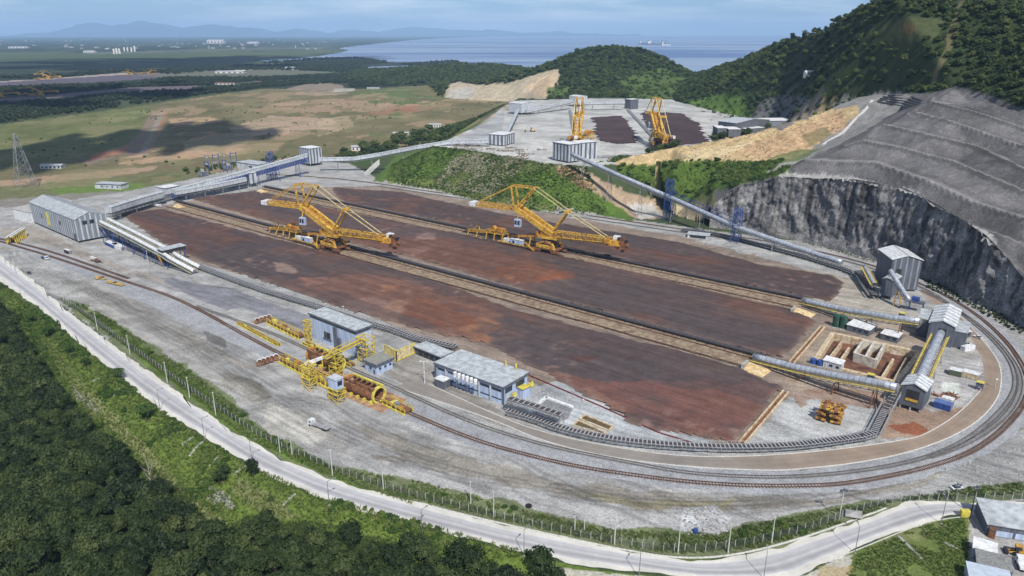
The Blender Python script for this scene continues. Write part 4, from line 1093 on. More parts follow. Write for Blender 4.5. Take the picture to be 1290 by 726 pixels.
# blue control building
ft = fit((390,396), (448,418.4), (463,410), 13.2); LB, WB = ft[2], ft[3]
house("control_building", "tall light blue control building with a flat roof beside the yellow dumper", "building", ft, 13.2, "flat", 0, SKYB, ROOF, .7, eave=.9,
      items=[("duct","f",LB*.40,LB*.46,0,11.5,GREY,.9),("duct","f",LB*.33,LB*.38,0,6.5,GREY,1.1),("window","f",LB*.56,LB*.70,3.4,6.8,WINDOW),("window_sill","f",LB*.54,LB*.72,2.6,3.3,GREY,.4),("fascia","f",.01,LB-.01,11.6,13.1,GREY,.05),("fascia","r",.01,WB-.01,11.6,13.1,GREY,.05)],
      panels=[("f",3.7,.10,PALE,.3,11.5),("r",3.0,.10,PALE,.3,11.5)])
ft = fit((460,466.7), (474.9,473), (497,465)); LK, WK = ft[2], ft[3]
house("operator_kiosk", "small light blue kiosk with a wide grey flat roof between dumper and asphalt yard", "kiosk", ft, 4.6, "flat", 0, SKYB, mat("grey_brown_roof", (.24,.24,.21), .8, var=.1), .8, eave=1.1,
      items=[("window","r",1.5+3.1*i,2.8+3.1*i,2.2,3.3,WINDOW) for i in range(3)]+[("door","f",1.2,2.4,0,2.3,GREY),("window","f",3.6,4.8,2.0,3.2,WINDOW)])
# workshop
ft = fit((549,459), (633.5,489.5), (662,471), 7.6); LW, WW = ft[2], ft[3]
it = []
for i in range(6):
    a0 = .9+i*(LW-1)/6; a1 = a0+(LW-1)/6-1.0
    it += [("window","f",a0,a1,5.4,6.5,WINDOW,.06),("window","f",a0,a1,1.6,2.2,WINDOW,.06)]
it += [("window","r",1.5,6.5,4.3,6.6,WINDOW,.06),("window","r",9,WW-2,4.3,6.6,WINDOW,.06),("door","r",WW*.45,WW*.52,0,2.4,GREY,.07)]
e = house("workshop_building", "long light blue workshop with a pale flat roof and front columns", "workshop", ft, 7.6, "flat", 0, SKYB, ROOF, .8, eave=1.0, items=it)
for i in range(7):
    MB().box(-LW*i/6-.3+(.6 if i == 0 else 0),-LW*i/6+.3+(.6 if i == 0 else 0),-.75,-.25,0,7.6).build("column", GREY if i%6 == 0 else PALE, e)
MB().box(-LW-.4,.9,WW*.50,WW*.52,8.83,9.0).build("roof_seam", WHITE, e)
for s, yy in ((0, 2.0), (1, WW-3.2)):
    MB().bar((1.5,yy,1),(4.2,yy+1.2,6.0),2.0,.5).build("cream_duct", LEMON, e)
    MB().tube([(3.6,yy-.2,4.3),(3.6,yy+2.0,4.3)],1.2,8).build("cream_hood", LEMON, e)
for i, a in enumerate((LW*.30, LW*.15)):
    MB().tube([(-a,WW-.5,8.8),(-a,WW-.5,11.2)],[.5,.28],8).build("roof_vent", LEMON, e)
for i in range(6):
    tk = empty("storage_tank", Vector(ft[0])+Matrix.Rotation(ft[1],3,'Z')@Vector((-LW*.60+i*2.35,-4.2,0)), ft[1], "%s small white upright tank from the left in the row before the workshop" % "first second third fourth fifth sixth".split()[i], "tank", "row of white tanks in front of the workshop")
    MB().tube([(0,0,.3),(0,0,2.3)],.85,10).build("shell", WHITE, tk); MB().tube([(0,0,2.3),(0,0,2.6)],[.85,.3],10).build("lid", WHITE, tk)
    MB().tube([(0,0,0),(0,0,.3)],.95,10).build("plinth", CONC, tk)
ft = fit((522.8,436.3), (555.3,449.3), (567.4,442.8), 4.2)
house("equipment_shelter", "low open shelter with a pale flat roof next to the dark trestle conveyor", "shelter", ft, 3.8, "flat", 0, mat("shade_grey", (.10,.11,.13), .7), ROOF, .8, eave=.4, items=[("opening","f",1+i*4,4+i*4,.2,2.6,DARK,.03) for i in range(int(ft[2]/4))])
ft = fit((547.5,486.5), (559,491), (566,486.2))
house("annex_box", "small grey annex with a white roof at the left front of the workshop", "annex", ft, 3.6, "flat", 0, GREY, WHITE, .3, eave=.3)
ft = fit((651,499.5), (658.4,503), (667.7,498))
house("annex_box", "blue grey annex with a cream hood at the right end of the workshop", "annex", ft, 4.2, "flat", 0, SKYB, LEMON, .2, eave=.25)
# transfer towers at the far corner
ft = fit((1101,352), (1118,366.5), (1141,357)); HT = hgt(ft[0], 327)
house("transfer_tower", "tallest grey transfer tower with a white pitched roof below the rock face", "transfer tower", ft, HT, "gable", 2.6, GREY, WHITE, .7, z0=1.0,
      panels=[("r",3.2,.9,mat("mid_grey_panel", (.25,.27,.30), .5, var=.15, streak=True, scale=.9),1.5,None)], items=[("opening","r",3,6,HT-11,HT-6,DARK,.12)])
ft = fit((1107.5,375.3), (1121.6,378.6), (1128.5,371.5)); HT2 = hgt(ft[0], 354.5)
e = house("transfer_tower", "smaller grey transfer tower standing in front of the tallest one", "transfer tower", ft, HT2, "gabley", 1.2, GREY, ROOF, .4, z0=2.2)
legs(e, ft[2], ft[3], 2.2, DARK, 3)
ft = fit((1166,432), (1198,438.5), (1216,417)); HB = hgt(ft[0], 412.5); LBt, WBt = ft[2], ft[3]
e = house("conveyor_house", "grey conveyor head house with a ribbed white roof near the inner bend of the track", "conveyor house", ft, HB, "gabley", 2.2, GREY, ROOF, .5, ribs=6,
      items=[("opening","f",LBt*.30,LBt*.62,4,HB-2,DARK,.06)])
MB().box(-LBt-6,-LBt-.02,WBt*.25,WBt*.8,0,HB-1.5).build("side_bay", GREY, e); MB().box(-LBt-6.3,-LBt-.02,WBt*.25-.3,WBt*.8+.3,HB-1.497,HB-1.1).build("side_bay_roof", ROOF, e)
MB().box(.02,5.5,WBt*.05,WBt*.6,0,HB-2.5).build("side_bay", GREY, e); MB().box(.02,5.8,WBt*.05-.3,WBt*.6+.3,HB-2.497,HB-2.1).build("side_bay_roof", ROOF, e)
MB().bar((5,-1,1.2),(9,5,1.2),2.6,2.4).build("white_duct", WHITE, e)
ft = fit((1131,513.5), (1160.5,522), (1170,509)); HA = hgt(ft[0], 493); LA, WA = ft[2], ft[3]
e = house("conveyor_house", "dark grey conveyor head house with a big square opening next to the haul road", "conveyor house", ft, HA, "gabley", 2.0, GREY, ROOF, .5, z0=2.0, ribs=4,
      items=[("opening","f",LA*.22,LA*.78,HA*.42,HA-1.2,DARK,.06),("yellow_beam","f",LA*.24,LA*.76,HA*.42,HA*.52,YELLOW,.3)])
legs(e, LA, WA, 2.0, CONC, 3)
for pl, pc, pr, H_, lab in (((1066,416.5),(1094,424.2),(1100,416.5),3.4,"long narrow shed with a white roof beside the green tanks"),
                         ((1108.8,427.5),(1130,433),(1135,427.5),3.2,"white roofed shed near the head of the settling basin"),
                         ((1036.3,462.5),(1058.6,468.6),(1062,464.5),3.6,"small grey shed with windows on the near rim of the settling basin"),
                         ((1209.4,426.8),(1222.6,425.0),(1219.5,419.5),3.2,"white roofed cabin beside the conveyor head house and parked cars")):
    ft = fit(pl, pc, pr)
    house("pump_shed", lab, "shed", ft, H_, "shed", .5, GREY if "white" in lab else PALE, WHITE, .35, items=[("window","f",.8+i*3,2.4+i*3,1.2,2.4,WINDOW) for i in range(int((ft[2]-1)/3))])
def container(pl, pc, pr, label, m, roofm=WHITE, H_=2.7):
    ft = fit(pl, pc, pr); e = empty("site_container", ft[0], ft[1], label, "container"); L_, W_ = ft[2], min(ft[3], 4)
    MB().box(-L_,0,0,W_,.15,H_).build("body", m, e); MB().box(-L_-.05,.05,-.05,W_+.05,H_+.002,H_+.14).build("roof", roofm, e)
    for i in range(max(3, int(L_/1.4))): MB().box(-L_+(i+.35)*L_/max(3,int(L_/1.4)),-L_+(i+.65)*L_/max(3,int(L_/1.4)),-.07,.03,.3,H_-.15).build("side_rib", m, e)
    MB().box(-.02,.06,W_*.1,W_*.9,.3,H_-.2).build("door", GALV, e)
    return e
container((1175,513),(1196.5,519.6),(1200,514.5),"blue shipping container lying along the haul road bend", BLUE, mat("faded_blue_roof", (.10,.16,.36), .6))
container((1184.5,507.8),(1199,512.3),(1201,509),"white flat container behind the blue one", WHITE)
container((1194.4,472.2),(1210.4,476),(1212,470.8),"olive and blue cabin with a white roof by the gravel yard", mat("olive_panel", (.10,.12,.08), .7))
container((1210.5,474.5),(1231.5,480.5),(1234,474.5),"white roofed open sided store next to the olive cabin", CREAM)
container((132,308.5),(143,313.5),(148,311),"small blue site container under the twin tube conveyors", BLUE)
container((141,311.5),(152,316.5),(157,313),"white site cabin under the twin tube conveyors", WHITE)
container((81,318.6),(86.8,320.8),(88.3,319.4),"dark box container standing alone beside the rails", DARK, WHITE)
# bottom right corner
ft = fit((1241.5,674), (1340,690), (1350,664)); HQ = hgt(at(1241.5,674), 660)
house("warehouse", "big grey shed with a pale metal roof at the road bend", "shed", ft, HQ, "shed", .9, GREY, ROOF, .5, items=[("light_panel","f",ft[2]-27+i*6.6,ft[2]-21.2+i*6.6,.2,HQ-2.0,SKYB,.06) for i in range(4)])
ft = fit((1226,690.5), (1255.5,699.5), (1258,688), 3.2)
house("lean_to", "small building with a plain white sloping roof at the corner of the yard", "shed", ft, 3.2, "shed", .5, PALE, WHITE, .2, items=[("door","f",2,3.2,0,2.1,GREY),("window","r",1,2.4,1,2,WINDOW)])
ft = fit((1231,709), (1276,721), (1277.5,705.5), 3.2)
house("lean_to", "small building with a grey tiled roof next to the plain white one", "shed", ft, 3.0, "shed", .5, GREY, mat("grey_fibre_roof", (.23,.235,.225), .9, var=.2, scale=1.5), .2, panels=[("f",2.2,.12,PALE,.2,2.8)])
ft = fit((1222,729), (1277,742), (1277.5,723), 3.4)
house("lean_to", "building with a pale blue metal roof cut by the lower edge of the picture", "shed", ft, 3.2, "shed", .5, PALE, mat("pale_blue_roof", (.42,.48,.55), .5, var=.08), .2, items=[("door","f",3,5,0,2.3,GREY)])
ft = fit((1244,677),(1252.5,680),(1255,674))
house("storage_box", "rust brown box against the front of the big grey shed", "storage box", ft, 3.0, "flat", 0, RUST, RUST, .1, eave=.2)
container((1210.5,652.5),(1221,652.8),(1221.5,649.5),"yellow box container at the roadside by the grass slope", LEMON, LEMON, 2.4)
# upper terrace
def tower_at(pl, pc, pr, z, top, label, cat="conveyor house", name="conveyor_house", stripes=None, wall=PALE, roof="gable", rh=1.5, lg=0, roofm=WHITE):
    ft = fit(pl, pc, pr, z); ft = (ft[0], ft[1], ft[2], max(6, ft[3])); H_ = hgt(ft[0], top) - z
    e = house(name, label, cat, ft, H_, roof, rh, wall, roofm, .4, z=z, z0=lg, panels=[(f, stripes, stripes*.45, GREY, lg+.2, H_-.3) for f in "fr"] if stripes else ())
    if lg: legs(e, ft[2], ft[3], lg, GALV)
    return e
tower_at((378.5,207.5),(391,210),(403,207),0,188,"pale ribbed transfer tower at the top of the blue gallery","transfer tower","transfer_tower",4.0,lg=3,roof="flat")
tower_at((308.5,234.5),(316,236.5),(322,234.5),0,219,"small pale tower where the lower gallery ends above the yard","transfer tower","transfer_tower",4.0,lg=4,roof="flat")
tower_at((199,249.5),(210,251.5),(222,247),0,238,"white junction house where the pale galleries meet","conveyor house","conveyor_house",None,lg=5,roof="flat")
tower_at((615,183),(635,184.5),(639,180),PLAT_Z,171,"pale striped bunker building at the left edge of the upper terrace","bunker building","bunker_building",5.0,roof="flat",lg=1)
tower_at((641,143.5),(657,145),(659.5,142),PLAT_Z,131,"pale head house at the far left corner of the upper terrace",lg=3)
tower_at((717,134),(728,135),(730,133),PLAT_Z,122,"small white head house on legs behind the upper stacker",lg=6)
tower_at((786.5,137),(794,138),(797,136.5),PLAT_Z,126,"narrow grey tower at the far end of the upper conveyor line","transfer tower","transfer_tower",None,GREY,"flat")
tower_at((696,202),(716.5,206),(719.5,202),PLAT_Z,183,"white and grey striped tower at the brow of the upper terrace","transfer tower","transfer_tower",4.5,lg=1.5,roof="flat")
tower_at((718,199),(729,202),(736,196),PLAT_Z,181,"second striped tower behind the one on the terrace brow","transfer tower","transfer_tower",4.5,lg=0,roof="flat")
tower_at((903.5,170),(926,173),(944,165),PLAT_Z,155.5,"largest pale plant building at the foot of the grassy hillside","plant building","plant_building",None,GREY,"gable",3,roofm=PALE)
tower_at((897,172),(903,175.5),(908,172),PLAT_Z,162,"leftmost small house in the plant group under the grassy hillside","plant building","plant_building",None,GREY,"flat",lg=3)
tower_at((909,172.5),(917,176),(923,172),PLAT_Z,163.5,"middle small house with a chute in the plant group","plant building","plant_building",None,GREY,"flat",lg=3)
tower_at((926,171),(938,173),(943,168),PLAT_Z,163,"low grey house with a pale roof in the plant group","plant building","plant_building",None,GREY,"flat")
tower_at((950,162),(963,166),(980,160),PLAT_Z,153,"dark plant building with a white roof beside the dark rock","plant building","plant_building",None,DGREY,"flat")
hp_ = on_hill(1021, 97)
house("hillside_house", "tiny white house high on the wooded hillside", "house", (hp_+Vector((6,-4,0)), 0, 14, 8), 4.5, "gable", 2, WHITE, WHITE, .3, z=hp_.z+1.2, items=[("window","f",2+i*4,3.6+i*4,2,4,WINDOW) for i in range(3)], z0=-3)

# ================================================================== conveyors in the air
def trestle(e, o0, p, d, w, m, base_z, blue=False):
    a = Vector((-d.y, d.x, 0)).normalized(); mb = MB(); h = p.z - base_z
    f0 = Vector((p.x, p.y, base_z)); sp = w*.5 + h*.10
    for s in (-1, 1): mb.bar(f0+a*s*sp, p+a*s*w*.45, .35)
    k = max(1, int(h/5))
    for i in range(k):
        t0, t1 = i/k, (i+1)/k
        l0 = (f0+a*sp).lerp(p+a*w*.45, t0); r1 = (f0-a*sp).lerp(p-a*w*.45, t1); r0 = (f0-a*sp).lerp(p-a*w*.45, t0); l1 = (f0+a*sp).lerp(p+a*w*.45, t1)
        mb.bar(l0, r1, .18); mb.bar(r0, l1, .18); mb.bar(l1, r1, .2)
    return mb.build("trestle", m, e)
def gallery(label, pts, kind="tube", r=1.5, m=None, walk=WALKY, step=16.0, tm=None, base=None, bands=True, w=None, name="tube_conveyor", truss=None, grp=None, tr=True, td=1.5, tt=.16):
    m = m or TUBE; tm = tm or GALV; w = w or r*2+2.4
    gz = base if base is not None else ground_under(pts[0])
    e = empty(name, (pts[0].x, pts[0].y, gz), 0, label, "conveyor", grp); o0 = Vector(e.location); q = [p-o0 for p in pts]; fine = resample(q, 4)
    if kind == "tube":
        MB().tube(fine, r, 12).build("cover", m, e, smooth=True)
        if bands:
            b = MB(); L_ = plen(q); n = int(L_/2.4)
            for i in range(n+1):
                p, d = path_at(q, L_*i/max(1,n)*.9999); b.tube([p-d*.12, p+d*.12], r*1.035, 12)
            b.build("cover_bands", GALV, e)["kind"] = "stuff"
    else:
        MB().sweep(fine, [(-r,-r*.8),(-r,r*.6),(0,r*.85),(r,r*.6),(r,-r*.8)]).build("cover", m, e)
        MB().sweep(fine, [(-r-.25,r*.58),(-r-.25,r*.74),(0,r*1.0),(r+.25,r*.74),(r+.25,r*.58),(0,r*.86)]).build("roof", ROOF, e)
    if walk:
        hr = MB()
        for s in (-1, 1):
            MB().sweep(fine, [(s*w*.5-.55,-r*.75),(s*w*.5-.55,-r*.75+.14),(s*w*.5+.55,-r*.75+.14),(s*w*.5+.55,-r*.75)]).build("walkway", walk, e)
            hr.sweep(fine, [(s*(w*.5+.5)-.05,-r*.75+1.05),(s*(w*.5+.5)-.05,-r*.75+1.15),(s*(w*.5+.5)+.05,-r*.75+1.15),(s*(w*.5+.5)+.05,-r*.75+1.05)])
            L_ = plen(q); n = int(L_/3)
            for i in range(n+1):
                p, d = path_at(q, L_*i/max(1,n)*.9999); a = Vector((-d.y,d.x,0)).normalized()*s*(w*.5+.5)
                hr.bar(p+a+Vector((0,0,-r*.75)), p+a+Vector((0,0,-r*.75+1.1)), .09)
        hr.build("handrail", walk, e)["kind"] = "stuff"
    tb = MB(); L_ = plen(q); n = max(2, int(L_/3.5)); prev = None
    for i in range(n+1):
        p, d = path_at(q, L_*i/n*.9999); a = Vector((-d.y,d.x,0)).normalized(); tp = p+Vector((0,0,-r*.85)); bt = tp+Vector((0,0,-td))
        for s in (-1, 1): tb.bar(tp+a*s*w*.35, bt+a*s*w*.35, tt)
        tb.bar(bt-a*w*.35, bt+a*w*.35, .16)
        if prev:
            for s in (-1, 1): tb.bar(prev[1]+prev[2]*s*w*.35, tp+a*s*w*.35, tt); tb.bar(prev[1]+prev[2]*s*w*.35, bt+a*s*w*.35, tt*1.4); tb.bar(prev[0]+prev[2]*s*w*.35, tp+a*s*w*.35, tt*1.3)
        prev = (tp, bt, a)
    tb.build("under_truss", truss or GALV, e)["kind"] = "stuff"
    if tr:
        n = max(1, int(L_/step))
        for i in range(n):
            p, d = path_at(q, L_*(i+.5)/n); g = ground_under(p+o0) if base is None else base
            pt = p+Vector((0,0,-r*.85-1.5))
            if pt.z+o0.z-g > 1.2: trestle(e, o0, pt, d, w*.8, tm, g-o0.z)
    return e
gallery("nearer tube of the twin conveyors sloping down from the striped building", ats([(126,279,14.5),(170,301,11.5),(209,321.6,8),(216,326.3,7),(245,341.8,1.9)]), r=1.35, m=WHITE, walk=mat("olive_walkway", (.34,.33,.20), .7, var=.2), tm=BLUE, truss=BLUE, w=5.2, grp="twin tube conveyors")
gallery("farther tube of the twin conveyors beside the ore bed", ats([(135,275.5,14.5),(178,297,11.5),(213,314.8,8),(226,323.5,7),(252,337,1.9)]), r=1.35, m=WHITE, walk=mat("olive_walkway", (.34,.33,.20), .7, var=.2), tm=BLUE, truss=BLUE, w=5.2, grp="twin tube conveyors")
e = empty("drive_house", at(219,331), R(-38.5), "small dark drive house bridging the twin tube conveyors", "drive house")
MB().box(-3.5,3.5,-8,8,8.6,11).build("wall", DARK, e); MB().box(-4,4,-8.6,8.6,11.002,11.5).build("roof", ROOF, e)
for yy in (-7, 7):
    for xx in (-3, 3): MB().bar((xx,yy,0),(xx,yy,8.7),.5).build("leg", BLUE, e)
MB().bar((0,-8,1),(0,-10,7),2.0,.4).build("stair", YELLOW, e)
low_conveyor(ats([(140,302.5),(175,319),(212,336)]), "ground conveyor in the shade under the twin tube conveyors", w=3, h=2.2, frame=BLUE, ribs=DARK, grp="ground conveyors")
gallery("pale covered gallery running from the striped building to the junction house", ats([(136,264.5,11),(168,254.5,10),(203,244.5,10)]), "box", 3.2, PALE, None, 18, w=5, name="covered_gallery")
gallery("upper covered gallery in blue steel climbing to the ribbed tower", ats([(217,241,10),(280,225,14),(342,208,18),(386,196,22)]), "box", 2.4, PALE, None, 26, w=6.5, name="covered_gallery", truss=BLUE, tm=BLUE, td=4.2, tt=.45)
gallery("lower covered gallery ending at the small pale tower", ats([(220,243,9),(265,235,9.5),(309,226,10)]), "box", 2.4, PALE, None, 18, w=4.6, name="covered_gallery", tm=GALV)
low_conveyor(ats([(140,274),(190,259),(240,246),(310,233)]), "dark trestle conveyor along the left end of the ore beds", w=3.4, h=3.0, frame=GALV, grp="ground conveyors")
gallery("long curving pale gallery climbing to the bunker on the upper terrace", ats([(403,201,14),(446,200,15),(480,194.5,20),(526,185.5,30),(567,179,36),(616,178,38)]), "box", 2.3, PALE, None, 34, w=4.4, name="covered_gallery")
gallery("gallery along the left side of the upper terrace", ats([(637,171,37.5),(645,155,39),(652.5,139.5,41)]), "box", 2.2, GREY, None, 40, w=4, base=PLAT_Z, name="covered_gallery")
gallery("pale gallery at the back of the upper terrace left of the stacker", ats([(663,140.5,37),(690,134.5,41),(721,127,46)]), "box", 2.3, PALE, None, 40, w=4.4, base=PLAT_Z, name="covered_gallery")
gallery("pale gallery at the back of the upper terrace right of the stacker", ats([(733,130,44),(787,129,44)]), "box", 2.1, PALE, None, 30, w=4, base=PLAT_Z, name="covered_gallery")
for a, b, lab in (((790.5,138.5),(836,188),"white belt conveyor between the two upper ore beds"),((718,140),(727,190),"belt conveyor beside the left upper stacker")):
    A, B = at(*a, PLAT_Z), at(*b, PLAT_Z)
    low_conveyor([A, B], lab, w=3.6, h=1.6, frame=PALE, ribs=PALE, rails=False, rib=4, gz=PLAT_Z, grp="upper terrace conveyors", leg_every=9)
low_conveyor([at(741,199,PLAT_Z), at(800,199.5,PLAT_Z)], "white belt conveyor along the brow of the upper terrace", w=3, h=1.6, frame=PALE, ribs=PALE, rails=False, rib=4, gz=PLAT_Z, grp="upper terrace conveyors", leg_every=9)
z1, z2 = hgt(at(841,278), 248), hgt(at(926,305), 285.5)
gallery("long silver tube conveyor descending from the terrace brow past the rock face", ats([(720,194,44),(780,221,33),(843,248,z1),(926,285.5,z2),(1000,310.5,7),(1061,330.5,3.6)]), r=1.7, m=TUBE, walk=None, step=34, w=4.0, bands=True)
def lattice(name, label, p, top, w0, w1, m, cat="tower", z=0.0, n=6, th=.4):
    e = empty(name, p, R(-38.5), label, cat); h = top
    for sx in (-1, 1):
        for sy in (-1, 1): MB().bar((sx*w0/2,sy*w0/2,0),(sx*w1/2,sy*w1/2,h), th).build("leg", m, e)
    b = MB()
    for i in range(n):
        t0, t1 = i/n, (i+1)/n; a = w0+(w1-w0)*t0; c = w0+(w1-w0)*t1
        for (x0,y0),(x1,y1) in (((-1,-1),(1,-1)),((1,-1),(1,1)),((1,1),(-1,1)),((-1,1),(-1,-1))):
            b.bar((x0*a/2,y0*a/2,h*t0),(x1*c/2,y1*c/2,h*t1), th*.5); b.bar((x1*a/2,y1*a/2,h*t0),(x0*c/2,y0*c/2,h*t1), th*.5); b.bar((x0*c/2,y0*c/2,h*t1),(x1*c/2,y1*c/2,h*t1), th*.5)
    b.build("bracing", m, e)["kind"] = "stuff"
    return e
p = at(841,278); lattice("support_tower", "upper blue lattice tower holding the long silver tube", p, hgt(p, 226), 6.5, 4.5, BLUE, "support tower")
p = at(926.5,305); lattice("support_tower", "lower blue lattice tower holding the long silver tube by the rock face", p, hgt(p, 262), 6, 4.5, BLUE, "support tower")
p = at(343,226); lattice("support_tower", "blue lattice tower under the upper covered gallery", p, hgt(p, 191), 8, 5, BLUE, "support tower")
e = empty("stay_truss", at(843,278), 0, "blue side truss stiffening the long silver tube between its two lattice towers", "truss")
A, B = at(846,246,z1+3.5)-Vector(e.location), at(927,281.5,z2+3.5)-Vector(e.location); mb = MB()
for s in (0, 3.4): mb.bar(A+Vector((0,0,s)), B+Vector((0,0,s)), .35)
for i in range(14): mb.bar(A.lerp(B,i/14), A.lerp(B,(i+1)/14)+Vector((0,0,3.4)), .22); mb.bar(A.lerp(B,i/14), A.lerp(B,i/14)+Vector((0,0,3.4)), .22)
mb.build("truss", BLUE, e)
low_conveyor(ats([(860,291.5),(895,296),(929,303),(970,314.5),(1017,327.5),(1060,341),(1080,349)]), "dark trestle conveyor along the back edge of the yard below the silver tube", w=2.6, h=2.2, grp="ground conveyors")
low_conveyor(ats([(1079,347.5),(1088,360),(1101,378)]), "short dark conveyor turning towards the smaller transfer tower", w=3.0, h=3.0, grp="ground conveyors")
gallery("rear silver tube conveyor rising to the conveyor head house", ats([(1012,378.5,2.6),(1064,390.8,5.5),(1118,399.5,10),(1160,404.5,12)]), r=1.6, walk=WALKY, tm=RUST, w=6.4, grp="tube conveyors rising from the berms")
gallery("front silver tube conveyor rising to the dark head house", ats([(950,449.5,2.6),(1006.5,464,5),(1053,473.5,8),(1094,480.5,10.5),(1131,488,12)]), r=1.6, walk=WALKY, tm=RUST, w=6.4, grp="tube conveyors rising from the berms")
gallery("wide silver tube joining the two conveyor head houses", ats([(1185,420,11.5),(1172,447,11),(1158,477.5,11)]), r=1.9, walk=WALKY, w=6.8)
gallery("steep silver tube coming down from the tallest transfer tower", ats([(1121.5,340.5,19),(1132,357.5,13),(1146,379,6.5)]), r=1.25, walk=None, w=3.4, step=12, tm=YELLOW)
gallery("short steep tube left of the two transfer towers", ats([(1089,335,10),(1101.5,358,7)]), r=1.0, walk=WALKY, w=3.4, step=12, tm=DARK)
e = empty("drive_unit", at(1153,392), R(-38.5), "blue belt drive at the foot of the steep silver tube", "belt drive")
MB().box(-4,4,-2,2,5,6).build("platform", GREY, e); MB().box(-3,1,-1.5,1.5,6.01,8.2).build("drive_housing", BLUE, e)
for xx in (-3.5,3.5):
    for yy in (-1.7,1.7): MB().bar((xx,yy,0),(xx,yy,5),.35).build("leg", BLUE, e)
low_conveyor(ats([(641,505,5.5),(676,515.5,5.5),(707,526,5.5)]), "raised ribbed conveyor crossing the asphalt pad beside the workshop", w=2.4, h=1.2, leg_every=9, frame=MIDG, ribs=LIGHTG, grp="curved front conveyor")
low_conveyor(smooth(ats([(640,522),(675,532),(708,545),(763,557),(812,563),(860,566.5),(927,569),(993,567),(1050,560),(1085,554.5)]), 1), "long curved ribbed conveyor following the inside of the haul road", w=2.3, h=2.0, rib=1.6, frame=MIDG, ribs=LIGHTG, grp="curved front conveyor")
low_conveyor(ats([(1085,554.5),(1100,550),(1107,536),(1114,522),(1126,499,6)]), "short ribbed conveyor climbing to the dark head house", w=2.3, h=2.0, rib=1.6, frame=MIDG, ribs=LIGHTG, grp="curved front conveyor")
low_conveyor(ats([(250,338),(300,357),(337,370),(397,388),(430,399),(464,410.5),(495,419),(525,430),(575,441)]), "dark trestle conveyor along the near edge of the front ore bed", w=2.2, h=2.2, rib=2.0, frame=MIDG, ribs=LIGHTG, grp="ground conveyors")
e = empty("water_pipe", at(665,473), 0, "thin dark red pipe along the lower right edge of the front ore bed", "pipe")
MB().tube([p-Vector(e.location)+Vector((0,0,.35)) for p in resample(ats([(665,473),(700,488),(760,514),(830,546),(880,561)]), 5)], .28, 6).build("pipe", mat("dark_red_pipe", (.16,.03,.025), .6), e)
pb = MB()
for p in resample(ats([(665,473),(700,488),(760,514),(830,546),(880,561)]), 8): pb.box(p.x-e.location.x-.3,p.x-e.location.x+.3,p.y-e.location.y-.3,p.y-e.location.y+.3,-.05,.12)
pb.build("pipe_supports", CONC, e)["kind"] = "stuff"

# ================================================================== basins, channels, ramps
e = empty("settling_basin", at(1027,456), 0, "sunken settling basin divided by cream walls between the two head houses", "basin"); o0 = Vector(e.location)
def wallbar(name, a, b, z0, z1, t, m):
    A, B = at(*a)-o0, at(*b)-o0; zc = (z0+z1)/2
    return MB().bar((A.x,A.y,zc),(B.x,B.y,zc), t, z1-z0).build(name, m, e)
corn = [(1049,420),(1159.5,444),(1128.5,481.5),(1025.5,456.5)]
for i in range(4): wallbar("rim_wall", corn[i], corn[(i+1)%4], -3.7, .35+.01*i, 2.4, CREAM)
fl = MB(); P4 = [at(*c)-o0 for c in corn]; fl.add([(p.x,p.y,-3.45) for p in P4], [(0,1,2,3)]); fl.build("basin_floor", mat("ore_sludge", (.16,.075,.045), .8, var=.35, scale=.25, col2=(.07,.035,.025)), e)
for a, b in (((1060.5,430),(1042.8,452)),((1069.8,437),(1056.7,455.6)),((1125.6,451),(1108.8,478)),((1142.3,450),(1125,480.5)),((1157,446),(1143,470))):
    wallbar("divider_wall", a, b, -3.5, -.3, .9, CREAM)
WCONC = mat("white_concrete", (.56,.52,.44), .9, var=.2, scale=.4)
for a, b, zt_ in (((1087,431.5),(1076,447),1.2),((1100,434),(1090,452),1.203),((1113.5,437),(1103,456),1.206),((1076,447),(1103,456),1.209),((1087,431.5),(1113.5,437),1.212)):
    wallbar("cell_wall", a, b, -3.5, zt_, 1.1, WCONC)
for lab, a, b in (("long cream concrete channel at the right end of the front ore bed",(934,560),(990,494.5)),("long cream concrete channel at the right end of the middle ore bed",(997,458),(1036,413))):
    A, B = at(*a), at(*b); e2 = empty("concrete_channel", A, 0, lab, "channel", "concrete channels by the ore beds"); d = B-A
    for s in (-1.1, 1.1): MB().sweep([Vector((0,0,0)), d], [(s-.3,-.1),(s-.3,1.0),(s+.3,1.0),(s+.3,-.1)]).build("side_wall", CREAM, e2)
    MB().sweep([Vector((0,0,0)), d], [(-.8,.05),(-.8,.15),(.8,.15),(.8,.05)]).build("channel_bed", RUST, e2)
for lab, c, rz in (("cream concrete ramp at the right end of the front berm",(953,467),-38),("cream concrete ramp at the right end of the rear berm",(1012,396),-38),("cream sand heap at the left end of the front berm",(226,262),-38),("cream sand heap at the left end of the rear berm",(331,243),-38)):
    e2 = empty("concrete_ramp", at(*c), R(rz), lab, "ramp", "ramps at the berm ends")
    MB().add([(-5,-4,-.1),(5,-6,-.1),(6,5,-.1),(-5,4,-.1),(-4.5,-1.5,2.6),(-4.5,2,2.6),(0,0,2.4)], [(0,3,2,1),(0,1,6,4),(1,2,6),(2,3,5,6),(3,0,4,5),(4,6,5)]).build("ramp_body", mat("cream_sand", (.56,.47,.27), .95, var=.2, scale=.5, col2=(.40,.24,.10)), e2)
    MB().box(-6.5,-5,-3,3,0,2.6).build("buffer_wall", CONC, e2)
e2 = empty("settling_pond", at(765,545), 0, "pair of narrow brown ponds with concrete edges inside the curved conveyor", "pond"); o0 = Vector(e2.location)
MUD = mat("muddy_water", (.115,.085,.035), .25, var=.2, scale=.3)
